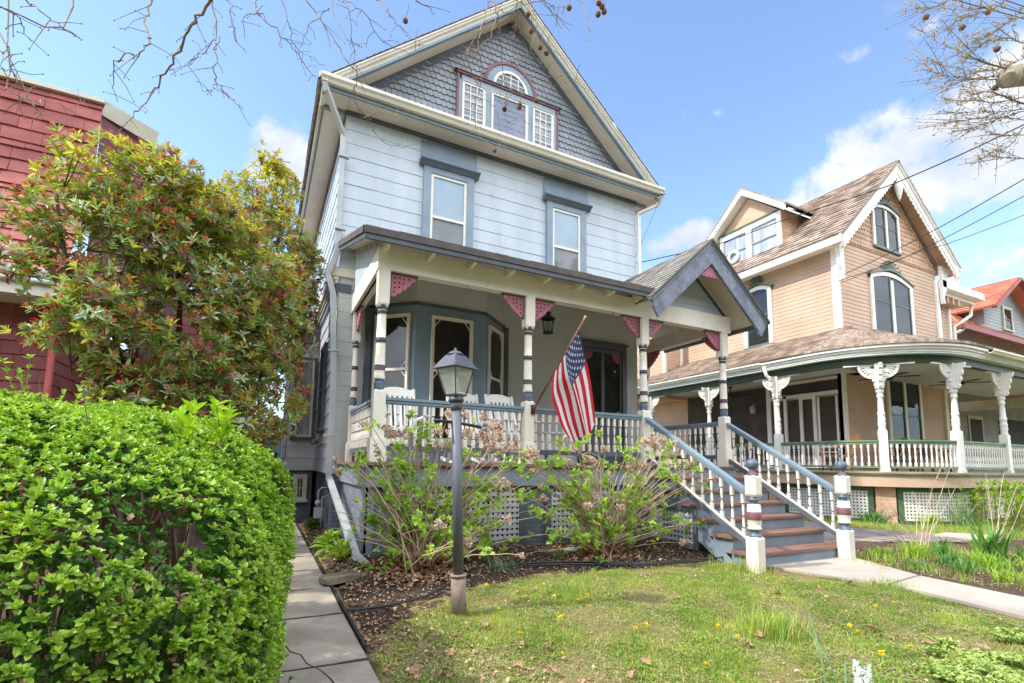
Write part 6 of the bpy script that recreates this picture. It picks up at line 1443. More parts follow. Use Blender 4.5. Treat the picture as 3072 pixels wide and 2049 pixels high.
# ------------------------------------------------------------------ hydrangeas
HY_L = mat('hydrangea_leaf', 'a9c955', '90b44a', rough=.42, scale=4, rnd=.22, trans=.38, c3='b5cf4a', spec=.4)
HY_S = mat('hydrangea_cane', 'cfb79e', 'b39b81', rough=.85, scale=14, rnd=.15, dirt='7d6753', dirt_amt=.4)
HY_F = mat('dried_hydrangea_petal', 'dcc6b4', 'c4a892', rough=.8, scale=12, rnd=.3)
HY_B = mat('curled_brown_leaf', '9a6a48', '7d5238', rough=.8, scale=12, rnd=.25)
def hydrangea(label, base, seed, heads, leafs, extra=75):
    RS.seed(seed); random.seed(seed); t = thing('hydrangea', label, 'shrub', base); b = MB(); B = Vector(base); ends = []; H = []; LP = []
    def dep(p):       # pull towards or away from the viewer so that the bush has depth
        k = 1+random.uniform(-.055, .055); return Vector((p[0]*k, p[1]*k, p[2]*k))
    for h in heads: H.append((dep(h) if h[1] > 4.6 else Vector(h[:3]), h[3]*.8))
    for l in leafs: LP.append(dep(l))
    goals = [(q, 0) for q, _ in H]+[(q, 1) for q in LP]+[(Vector((random.uniform(B.x-.95, B.x+1.3), random.uniform(5.2, 5.9), random.uniform(-.8, .15))), 2) for _ in range(extra)]
    for g, kd in goals:
        o = B+Vector((random.gauss(0, .13), random.gauss(0, .07), -.02)); d = g-o; m = o.lerp(g, .5)+Vector((-d.x*.16+random.gauss(0, .03), random.gauss(0, .04), .10*d.length)); n = 9; pts = []
        for k in range(n):
            s = k/(n-1); q = o*(1-s)**2+m*2*s*(1-s)+g*s*s; w = .012*math.sin(s*math.pi); pts.append(q+Vector((random.gauss(0, w), random.gauss(0, w), random.gauss(0, w*.6))))
        r0 = random.uniform(.0055, .0105); b.tube(pts, [r0*(1-.62*k/(n-1)) for k in range(n)], 5, False); ends.append(pts[-1])
        for k in range(3, n-1):
            if random.random() < .36:
                p = pts[k]; a = random.uniform(0, 6.28); L = random.uniform(.06, .22); q = p+Vector((math.cos(a)*L, math.sin(a)*L*.6, L*random.uniform(.0, .8))); b.tube([p, p.lerp(q, .5)+Vector((0, 0, .01)), q], [.0036, .003, .002], 4, False)
                if random.random() < .6: LP.append(q)
    b.build('canes', HY_S, t)
    c = []
    for q in LP:
        for _ in range(random.choice((2, 3, 4))): c.append(tuple(q+Vector((random.gauss(0, .034), random.gauss(0, .03), random.gauss(-.005, .04)))))
    c = np.array(c); M = len(c); ax = unit(np.array([0, -.45, 1.])+RS.normal(0, .45, (M, 3)))
    P = [rosettes(c, ax, 5, .056, .66, 1.15, jit=.3)]; s = RS.rand(M) < .35; P.append(rosettes(c[s]-ax[s]*.02, ax[s], 4, .08, .66, 1.4, jit=.25))
    V, F, L, R_, MI = join(P); np_mesh('leaves', V, F, L, HY_L, R_, MI, parent=t)
    for c0, r in H:
        M = int(150*(r/.08)**2)+16; d = unit(RS.normal(size=(M, 3))); sub = RS.normal(0, .55, (6, 3))*r; p = np.array(tuple(c0))+sub[RS.randint(0, 6, M)]*np.array([1, 1, .7])+d*r*.62*(.4+.6*RS.rand(M, 1)**.5)
        V, F, L, R_, MI = rosettes(p, unit(d+RS.normal(0, .6, d.shape)), 4, .020, .85, 1.2, jit=.3); np_mesh('dried_flower_head', V, F, L, HY_F, R_, MI, parent=t)
    M = 160; c = np.array(tuple(B))+np.stack([RS.normal(0, .2, M), RS.normal(-.02, .09, M), .03+RS.rand(M)*.10], -1); V, F, L, R_, MI = rosettes(c, unit(RS.normal(size=(M, 3))), 2, .075, .55, 1.3, jit=.4); np_mesh('old_leaves', V, F, L, HY_B, R_, MI, parent=t)
hydrangea('leggy hydrangea with tan dried flower heads behind the lamp post', (1.70, 5.62, -1.2), 51,
  [(0.98,5.5,0.4,0.06),(1.13,5.5,0.11,0.046),(0.7,5.5,0.04,0.037),(0.73,5.5,-0.1,0.06),(0.96,5.5,-0.01,0.053),(1.22,5.5,0.37,0.06),(1.29,5.5,0.31,0.06),(1.47,5.5,0.33,0.06),(1.36,5.5,0.34,0.033),(1.57,5.5,0.19,0.066),(1.92,5.5,0.56,0.08),(2.1,5.5,0.58,0.066),(2.35,5.5,0.57,0.06),(1.81,5.5,0.36,0.066),(1.93,5.5,0.23,0.08),(1.82,5.5,0.18,0.06),(2.15,5.5,0.35,0.08),(2.2,5.5,0.14,0.053),(2.37,5.5,0.35,0.08),(2.51,5.5,0.45,0.099),(2.45,5.5,0.3,0.08),(2.59,5.5,0.35,0.099),(2.51,5.5,0.2,0.106),(2.69,5.5,0.19,0.093),(2.82,5.5,0.27,0.04),(3.02,5.5,0.11,0.093),(3.12,5.5,0.06,0.066),(3.09,5.5,-0.08,0.053),(2.65,5.5,-0.22,0.073),(2.74,5.5,-0.29,0.06),(3.21,5.5,-0.28,0.053),(2.49,5.0,-0.6,0.054),(1.67,5.0,-0.63,0.072),(1.7,4.3,-0.74,0.078),(1.68,4.3,-0.69,0.062),(1.4,5.5,-0.2,0.04),(1.3,5.5,-0.51,0.066),(1.38,5.5,-0.53,0.053),(0.96,5.6,-1.17,0.061),(3.23,5.5,-0.41,0.046),(2.27,4.3,-0.87,0.023)],
  [(1.45,5.45,0.55),(1.45,5.45,0.43),(1.6,5.45,0.41),(1.59,5.45,0.31),(1.06,5.45,0.36),(1.32,5.45,0.18),(1.27,5.45,0.04),(0.96,5.45,0.07),(0.97,5.45,-0.16),(0.92,5.45,-0.05),(0.8,5.45,-0.05),(1.45,5.45,-0.15),(1.67,5.45,-0.06),(1.54,5.45,-0.23),(1.24,5.45,-0.35),(0.92,5.45,-0.44),(1.03,5.45,-0.45),(1.17,5.45,-0.55),(1.09,5.45,-0.59),(0.92,5.45,-0.74),(1.07,5.45,-0.75),(1.24,5.45,-0.66),(1.5,5.45,-0.51),(1.5,5.45,-0.65),(1.38,5.45,-0.44),(1.22,5.45,-0.97),(1.5,5.45,-1.04),(1.19,5.45,-1.17),(1.35,5.45,-1.24),(1.71,5.45,-0.59),(1.87,5.45,-0.6),(1.8,5.45,-0.78),(1.95,5.45,-0.77),(2.26,5.45,-0.3),(2.44,5.45,-0.15),(2.36,5.45,-0.25),(2.55,5.45,-0.4),(2.61,5.45,-0.47),(2.5,5.45,-0.5),(2.4,5.45,-0.57),(2.54,5.45,-0.69),(2.2,5.45,-0.7),(2.31,5.45,-0.73),(2.24,5.45,0.5),(2.29,5.45,0.14),(2.16,5.45,0.16),(2.67,5.45,0.09),(2.86,5.45,0.01),(2.96,5.45,-0.13),(2.8,5.45,0.04),(3.0,5.45,-0.35),(2.87,5.45,-0.38),(2.61,5.45,-0.95),(2.79,5.45,-0.93),(3.12,5.45,-0.55),(3.3,5.45,-0.62),(3.25,5.45,-0.87),(3.42,5.45,-0.88),(3.33,5.45,-0.19),(3.2,5.45,-0.13),(1.76,5.45,-0.16),(1.63,5.45,0.31),(1.53,5.45,0.25),(1.29,5.45,0.13)])
hydrangea('wide hydrangea with tan dried heads sprawling over the stair rail', (4.22, 5.6, -1.19), 52,
  [(3.49,5.4,0.31,0.05),(2.99,5.4,0.14,0.085),(2.88,5.4,0.12,0.071),(3.07,5.4,0.07,0.071),(3.15,5.4,-0.02,0.057),(3.02,5.4,-0.1,0.057),(3.14,5.4,-0.26,0.057),(3.17,5.4,-0.41,0.057),(3.5,5.4,0.07,0.05),(3.66,5.4,0.19,0.05),(3.86,5.4,0.08,0.071),(3.95,5.4,0.04,0.057),(3.73,5.4,-0.14,0.064),(4.12,5.4,0.21,0.057),(4.19,5.4,-0.1,0.028),(4.85,5.4,0.35,0.085),(5.02,5.4,0.29,0.085),(4.96,5.4,0.42,0.071),(5.15,5.4,0.39,0.071),(4.54,5.4,-0.02,0.064),(4.74,5.4,0.02,0.064),(5.35,5.4,0.34,0.078),(5.5,5.4,0.24,0.071),(5.7,5.4,0.14,0.085),(5.84,5.4,0.06,0.092),(5.93,5.4,-0.0,0.071),(5.79,5.4,-0.02,0.085),(5.65,5.4,-0.11,0.057),(6.07,5.4,-0.14,0.071),(6.21,5.4,-0.14,0.071),(5.94,5.4,-0.22,0.05),(6.26,5.4,-0.36,0.04),(5.08,5.4,-0.41,0.05),(3.82,5.4,-0.51,0.064),(4.34,5.4,-0.57,0.071),(5.5,5.4,-1.1,0.078),(6.06,5.4,-0.24,0.043),(5.28,5.4,0.17,0.057),(2.83,5.4,-1.09,0.036)],
  [(3.97,5.4,0.44),(3.82,5.4,0.29),(3.68,5.4,0.28),(3.49,5.4,0.22),(3.38,5.4,0.07),(3.44,5.4,0.0),(3.73,5.4,0.03),(3.86,5.4,-0.1),(4.31,5.4,0.29),(4.61,5.4,0.22),(4.67,5.4,0.33),(4.74,5.4,-0.14),(4.62,5.4,-0.23),(4.5,5.4,-0.3),(5.1,5.4,-0.03),(5.38,5.4,0.06),(5.36,5.4,0.17),(5.81,5.4,-0.09),(5.76,5.4,-0.26),(5.92,5.4,-0.34),(5.29,5.4,-0.14),(3.22,5.4,-0.31),(3.3,5.4,-0.2),(3.27,5.4,-0.64),(3.11,5.4,-0.57),(3.51,5.4,-0.47),(3.7,5.4,-0.39),(3.82,5.4,-0.39),(3.71,5.4,-0.53),(3.86,5.4,-0.64),(4.04,5.4,-0.53),(4.0,5.4,-0.76),(3.89,5.4,-0.7),(3.24,5.4,-0.87),(3.4,5.4,-0.88),(3.52,5.4,-0.86),(3.66,5.4,-0.93),(3.8,5.4,-0.94),(3.98,5.4,-1.01),(4.26,5.4,-0.89),(4.33,5.4,-0.91),(4.09,5.4,-0.91),(4.61,5.4,-0.89),(4.81,5.4,-0.84),(4.95,5.4,-0.83),(5.1,5.4,-0.92),(5.24,5.4,-0.96),(5.51,5.4,-0.76),(5.64,5.4,-0.85),(5.62,5.4,-0.88),(5.9,5.4,-0.82),(5.17,5.4,-0.59),(5.05,5.4,-0.43),(5.17,5.4,-0.49),(4.98,5.4,-0.72),(2.85,5.4,-0.38),(2.98,5.4,-0.34),(2.83,5.4,-0.02),(2.94,5.4,-0.14),(2.84,5.4,0.11),(4.06,5.4,0.01),(4.27,5.4,0.01),(4.51,5.4,0.15),(4.91,5.4,0.16),(5.5,5.4,0.09),(5.7,5.4,0.03),(5.21,5.4,-0.65)])
# ------------------------------------------------------------------ small plants
M_HOST = mat('hosta_leaf', '9fc04f', '86ab45', rough=.4, scale=6, rnd=.2, trans=.3)
M_LILY = mat('daylily_blade', 'a9c64a', '8fb541', rough=.45, scale=3, rnd=.2, trans=.4)
M_IRIS = mat('iris_blade', '6c9a4a', '5a883f', rough=.4, scale=3, rnd=.15, trans=.3)
M_ALL = mat('blue_green_blade', '8ea881', '7d9a74', rough=.45, scale=3, rnd=.12, trans=.3)
def arc_blades(name, label, cat, base, n, L, w, m, seed, spread=.08, droop=1.1, group=None, lean=.5, extra=None):
    RS.seed(seed); random.seed(seed); b = MB()
    for i in range(n):
        a = random.uniform(0, 6.28); o = Vector(base)+Vector((random.gauss(0, spread), random.gauss(0, spread), 0)); l = L*random.uniform(.6, 1.15); ln = abs(random.gauss(lean, .22)); K = 7; rr = random.random()
        dr = droop*random.uniform(.5, 1.2); p = o.copy(); th = ln*.3; prev = None; rad = Vector((math.cos(a), math.sin(a), 0)); side = Vector((-math.sin(a), math.cos(a), 0))
        for k in range(K+1):
            s = k/K; ww = w*(1-s**2.2)*.5*(.6+.4*min(1, s*4)); c_ = (tuple(p-side*ww), tuple(p+side*ww))
            if prev: b.quad(prev[0], prev[1], c_[1], c_[0], r=rr)
            prev = c_; th += dr/K; d = rad*math.sin(th)+Vector((0, 0, 1))*math.cos(th); p = p+d*(l/K)
    o = b.build(name, m, None, smooth=True); tag(o, label, cat, group); return o
g_ = lambda x, y: gz(x, y)
def rosette_plant(name, label, cat, base, n, ln, wd, m, seed, tiers=2, spr=1.3):
    RS.seed(seed); c = np.array([tuple(base)]*tiers)+np.array([[RS.normal(0, .03), RS.normal(0, .03), .03+.03*i] for i in range(tiers)]); V, F, L, R_, MI = rosettes(c, unit(np.array([[RS.normal(0, .1), RS.normal(0, .1), 1.] for _ in range(tiers)])), n, ln, wd, spr, jit=.2)
    o = np_mesh(name, V, F, L, m, R_, MI); tag(o, label, cat); return o
rosette_plant('hosta', 'green hosta clump in the side bed nearer the house wall', 'hosta', (.90, 7.25, -1.14), 24, .26, .3, M_HOST, 61, 3, 1.35)
rosette_plant('hosta', 'yellow-green hosta clump beside the foot of the downspout', 'hosta', (.95, 6.35, -1.15), 22, .25, .3, mat('pale_hosta_leaf', 'bdd06a', 'a3bf58', rough=.4, rnd=.15, trans=.3), 62, 3, 1.4)
rosette_plant('weed', 'low dark green weed by the cellar wall', 'plant', (.88, 9.6, -1.18), 14, .2, .3, H_LO, 63, 4, 1.3)
rosette_plant('weed', 'large single green leaf rosette at the foot of the wide hydrangea', 'plant', (3.75, 5.15, -1.2), 4, .22, .45, M_IRIS, 64, 1, 1.5)
arc_blades('daylily', 'short daylily tuft beside the right newel post', 'daylily', (8.38, 4.35, -1.3), 60, .2, .012, M_LILY, 70)
arc_blades('daylily', 'bright daylily clump at the base of the dry sticks', 'daylily', (8.75, 4.0, -1.3), 130, .30, .013, M_LILY, 71, .09)
arc_blades('daylily', 'small grass-like tuft near the edge of the path', 'daylily', (7.95, 4.0, -1.3), 60, .17, .01, M_LILY, 72, .12)
arc_blades('daylily', 'green daylily tuft low beside the far part of the path', 'daylily', (8.1, 3.2, -1.3), 80, .2, .012, M_IRIS, 73, .08)
arc_blades('daylily', 'yellow-green daylily clump in front of the big iris', 'daylily', (8.7, 3.1, -1.3), 110, .26, .014, M_LILY, 74, .1)
arc_blades('daylily', 'yellow-green daylily clump at the right edge of the picture', 'daylily', (9.3, 2.9, -1.3), 110, .28, .014, M_LILY, 75, .11)
arc_blades('daylily', 'dark daylily tuft by the driveway edge', 'daylily', (8.35, 4.85, -1.3), 50, .18, .012, M_IRIS, 76, .08)
arc_blades('iris', 'tall broad-bladed iris clump behind the daylilies at right', 'iris', (9.6, 3.45, -1.3), 46, .62, .05, M_IRIS, 77, .08, .7, lean=.35)
arc_blades('iris', 'smaller broad-bladed iris clump left of the big iris', 'iris', (9.2, 3.9, -1.3), 16, .34, .05, M_IRIS, 78, .06, .7, lean=.35)
arc_blades('iris', 'gray-green iris clump against the lattice of the tan porch', 'iris', (14.6, 5.7, -1.3), 40, .6, .035, M_ALL, 79, .1, .8)
arc_blades('onion_grass', 'wispy grass tuft in the bed right of the lamp post', 'grass tuft', (2.55, 5.35, -1.24), 70, .26, .006, M_ALL, 80, .08)
arc_blades('onion_grass', 'thin grass tuft beside the plastic bottle', 'grass tuft', (3.5, 5.55, -1.2), 24, .2, .01, M_IRIS, 81, .03)
arc_blades('tall_grass_tuft', 'tall bright green grass tuft in the middle of the lawn', 'grass tuft', (3.74, 2.68, -1.3), 420, .2, .005, G_BL, 82, .14, .9)
arc_blades('tall_grass_tuft', 'leaning green grass tuft in the upper left of the lawn', 'grass tuft', (3.05, 4.35, -1.3), 260, .16, .005, G_BL, 83, .18, .9)
arc_blades('tall_grass_tuft', 'seeding grass tuft against the left newel post', 'grass tuft', (5.5, 4.4, -1.3), 220, .2, .005, G_BL, 84, .16, .8)
arc_blades('tall_grass_tuft', 'bright grass tuft in the joint of the front path', 'grass tuft', (6.28, 3.2, -1.29), 140, .1, .005, G_BL, 85, .12, .9)
arc_blades('fern_clump', 'green clump at the foot of the lattice of the tan porch', 'plant', (13.2, 6.9, -1.3), 140, .4, .02, M_IRIS, 86, .12)
arc_blades('fern_clump', 'green clump between the two brick piers of the tan porch', 'plant', (14.2, 6.2, -1.3), 140, .35, .02, M_LILY, 87, .12)
arc_blades('hyacinth_leaves', 'strap leaves around the white hyacinth', 'hyacinth leaves', (2.90, 1.60, -1.3), 22, .26, .022, M_IRIS, 88, .09, .8, lean=.25)
arc_blades('allium', 'two long curling blue-green blades left of the hyacinth', 'allium', (2.98, 1.78, -1.3), 5, .62, .013, M_ALL, 89, .05, 1.4, lean=.2)
arc_blades('hyacinth_leaves', 'upright strap leaves right of the white hyacinth', 'hyacinth leaves', (3.12, 1.62, -1.3), 20, .24, .016, M_LILY, 90, .07, .6, lean=.25)
for k_, (x_, y_, n_, l_, m_) in enumerate([(8.0, 2.75, 70, .17, 0), (8.5, 3.5, 90, .22, 1), (9.0, 3.35, 90, .24, 0), (7.75, 3.55, 50, .14, 1), (9.6, 2.6, 100, .26, 1), (8.9, 2.5, 80, .2, 0), (10.2, 3.2, 100, .3, 1), (10.6, 3.9, 90, .3, 0)]):
    arc_blades('weed_clump', 'leafy green weed clump in the bed right of the path, %s' % ['nearest the path edge', 'just behind the small tuft', 'between the two daylilies', 'closest to the stair foot', 'at the right picture edge', 'low at the front', 'behind the iris', 'farthest toward the drive'][k_], 'plant', (x_, y_, -1.3), n_, l_, .018, (M_LILY, M_IRIS)[m_], 300+k_, .09, 1.2)
# grass over the neighbour's lawn strip
def strip_grass():
    RS.seed(77); N = 60000; x = 7.2+RS.rand(N)*12; y = 1.0+RS.rand(N)*7
    n1 = (x > 11.6) & (y > 5.2+.0*x) & ~((x > 13.2) & (y > 6.2)) ; n2 = (x > 12.6) & (y > 3.2) & (y < 5.6); n3 = (x > 7.3) & (x < 10.5) & (y > 2) & (y < 4.6) & (np.sin(x*5)*np.sin(y*6)+RS.normal(0, .4, N) > -.1)
    m = (n1 | n2 | n3) & ~np_inpoly(x, y, DR); x, y = x[m], y[m]; M = len(x); a = RS.rand(M)*6.283; lean = RS.normal(0, .5, M); h = .05+.06*RS.rand(M)
    D = np.stack([np.cos(a)*np.sin(lean), np.sin(a)*np.sin(lean), np.cos(lean)], -1)*h[:, None]; X = np.stack([-np.sin(a), np.cos(a), 0*a], -1)*.006
    V, F, L = scatter(BLADE_V, BLADE_F, np.stack([x, y, 0*x-1.3], -1), X, D, np.cross(X, D)); np_mesh('neighbor_grass', V, F, L, G_BL, np.repeat(RS.rand(M), 2), kind='stuff', label='rough grass around the brick driveway and tan house', cat='grass')
strip_grass()
# sedum mats
M_SED = mat('sedum_leaf', 'adbf6e', '97ad5e', rough=.5, scale=5, rnd=.12, trans=.15)
def sedum(x, y, r, label, seed):
    RS.seed(seed); M = int(560*r*r/.04); sb = RS.normal(0, .62, (7, 2))*r; q = sb[RS.randint(0, 7, M)]+RS.normal(0, .2, (M, 2))*r
    c = np.stack([x+q[:, 0], y+q[:, 1]*.8, -1.27+.03*RS.rand(M)], -1); V, F, L, R_, MI = rosettes(c, unit(np.array([0, 0, 1.])+RS.normal(0, .3, (M, 3))), 6, .026, .9, 1.15)
    tag(np_mesh('sedum', V, F, L, M_SED, R_, MI), label, 'sedum')
sedum(3.95, 1.72, .26, 'pale green sedum mat right of the white hyacinth', 1); sedum(4.5, 1.75, .17, 'small sedum mat beyond the dry stalks near the lower right', 2); sedum(5.2, 1.75, .15, 'round sedum clump at the right edge of the lawn bed', 3); sedum(4.6, 1.52, .12, 'thin trailing sedum patch below the small mat', 4); sedum(3.1, 1.68, .12, 'sedum rosettes left of the white hyacinth', 5)
# hyacinth
t = thing('hyacinth', 'white hyacinth flower spike at the bottom edge of the garden', 'flower', (2.95, 1.64, -1.3)); b = MB(); b.tube([(2.95, 1.64, -1.3), (2.95, 1.64, -1.02)], .007, 6); b.build('stem', M_IRIS, t)
RS.seed(8); M = 70; a = RS.rand(M)*6.28; h = RS.rand(M); d = np.stack([np.cos(a), np.sin(a), .2+0*a], -1); c = np.array([2.95, 1.64, -1.22])+np.stack([0*a, 0*a, h*.17], -1)+d*.03
V, F, L, R_, MI = rosettes(c, unit(d), 6, .026, .4, 1.25); np_mesh('petals', V, F, L, mat('white_petal', 'f2f2f0', rough=.5), R_, MI, parent=t)
# dandelions
M_DAN = mat('dandelion_yellow', 'fbe023', 'f3d01c', rough=.6, rnd=.1)
def dandelion():
    t = thing('dandelion', 'yellow dandelion flower in the lawn', 'flower', (0, 0, 0), group='dandelions in the lawn'); b = MB(); b.tube([(0, 0, 0), (.004, 0, .045)], .0018, 5); b.build('stem', G_CL, t, local=True)
    RS.seed(1); M = 3; c = np.array([[.004, 0, .045]]*M); V, F, L, R_, MI = rosettes(c, np.array([[0, 0, 1.]]*M), 16, .019, .3, 1.35, jit=.2); np_mesh('flower_head', V, F, L, M_DAN, R_, MI, parent=t); return t
d0 = dandelion(); pts = [(1.9, 4.01), (2.56, 4.18), (2.69, 3.96), (1.76, 3.31), (1.85, 2.92), (2.24, 3.5), (2.14, 4.81), (2.86, 4.07), (2.66, 3.11), (2.77, 3.18), (3.23, 2.67), (3.26, 2.87), (2.61, 2.38), (5.14, 3.65), (5.3, 3.35), (5.01, 3.06), (4.29, 2.48), (4.09, 2.28), (5.14, 2.69), (5.32, 2.64), (4.11, 1.97), (3.83, 2.01)]
random.seed(12)
for i, (x, y) in enumerate(pts):
    t = d0 if i == 0 else copy_thing(d0, (0, 0, 0)); t.location = (x, y, gz(x, y)+random.uniform(0, .015)); t.rotation_euler = (random.uniform(-.5, .5), random.uniform(-.5, .5), random.uniform(0, 6)); t.scale = (random.uniform(1.0, 1.5),)*3
# fallen sycamore leaves
def big_leaf():
    b = MB(); pts = []; n = 15
    for i in range(n):
        a = 2*math.pi*i/n; r = .055*(1+.38*math.cos(5*a))*(1+.1*math.sin(9*a)); pts.append((r*math.cos(a), r*math.sin(a), .012*math.sin(3*a)+.35*r*abs(math.sin(a))))
    k = len(b.v); b.v.append((0, 0, -.004)); b.v += pts
    for i in range(n): b.face([k, k+1+i, k+1+(i+1) % n], .4)
    o = b.build('fallen_leaf', mat('tan_dead_leaf', 'b39376', '96765c', rough=.8, scale=25, trans=.15, rnd=.1), smooth=True); tag(o, 'curled tan sycamore leaf lying on the lawn', 'leaf', 'fallen sycamore leaves'); return o
l0 = big_leaf(); random.seed(13)
for i, (x, y) in enumerate([(2.57, 4.57), (1.74, 3.25), (1.9, 3.13), (1.69, 2.77), (1.23, 3.3), (.92, 3.11), (1.06, 2.97), (1.66, 3.72), (1.24, 3.68), (1.53, 2.92), (1.03, 3.77), (2.32, 2.63), (1.68, 2.76), (3.7, 3.73), (3.25, 3.96), (3.47, 2.66), (4.74, 3.39), (4.44, 2.37), (5.95, 3.38), (1.88, 3.13), (3.2, 2.55), (4.45, 1.99), (4.75, 1.81), (2.1, 2.5), (1.4, 2.4)]):
    o = l0 if i == 0 else l0.copy()
    if i: COL.objects.link(o)
    o.location = (x, y, gz(x, y)+.03); o.rotation_euler = (random.uniform(-.5, .5), random.uniform(-.5, .5), random.uniform(0, 6)); s = random.uniform(.4, .85); o.scale = (s, s*.8, s)
# dry sticks shrub at right
def sticks(label, base, tips, seed, r=.007):
    random.seed(seed); b = MB(); B = Vector(base)
    for tp in tips:
        e = Vector(tp); o = B+Vector((random.uniform(-.15, .15), random.uniform(-.1, .1), 0)); m = o.lerp(e, .5)+Vector((random.uniform(-.1, .1), random.uniform(-.1, .1), .06)); pts = [o*(1-s)**2+m*2*s*(1-s)+e*s*s for s in [k/6 for k in range(7)]]
        b.tube(pts, [r*(1-.6*k/6) for k in range(7)], 5, False)
        for k in (4, 5):
            if random.random() < .6: q = pts[k]+Vector((random.uniform(-.1, .1), random.uniform(-.1, .1), random.uniform(.05, .2))); b.tube([pts[k], q], [r*.4, r*.25], 4, False)
    tag(b.build('dry_shrub', mat('pale_dry_cane', 'cdb9a4', 'b8a28b', rough=.8, rnd=.1)), label, 'shrub')
sticks('dead shrub of pale bare canes standing over the bright daylilies', (9.3, 4.2, -1.3), [(8.15, 4.3, -.55), (8.3, 4.4, -.75), (8.6, 4.3, -.45), (8.8, 4.5, -.4), (9.0, 4.3, -.6), (9.2, 4.6, -.7), (9.4, 4.3, -.35), (9.6, 4.3, -.5), (9.8, 4.2, -.25), (10.0, 4.3, -.4), (9.9, 4.1, .05), (10.1, 4.0, .2), (10.3, 4.1, -.3), (9.5, 4.0, -.7)], 1)
sticks('second bunch of bare canes behind the big iris at right', (9.6, 3.4, -1.3), [(10.3, 3.7, -.05), (10.2, 3.3, -.2), (10.4, 3.5, .0), (10.1, 3.3, -.4), (10.6, 3.6, -.5), (10.5, 3.3, -.3), (10.0, 3.6, -.2)], 2)
# yellow-green bush in front of the tan porch
sprigs('azalea', 'yellow-green leafy bush in front of the tan porch lattice', 'bush', (15.0, 5.1, -1.3), 75, .11, mat('azalea_leaf', '9dc03c', '87ae38', rough=.45, rnd=.2, trans=.35), hgt=.95, spread=.75, seed=91, tiers=5, k=6, wd=.45)
sprigs('azalea', 'yellow-green bush continuing past the right edge of the picture', 'bush', (16.5, 5.0, -1.3), 60, .11, MATS['azalea_leaf'], hgt=.9, spread=.7, seed=92, tiers=5, k=6, wd=.45)
sprigs('side_bush', 'dark green bush seen through the stair balusters', 'bush', (8.6, 7.0, -1.3), 26, .06, H_LO, hgt=.9, spread=.3, seed=93, tiers=5, k=6, wd=.5)
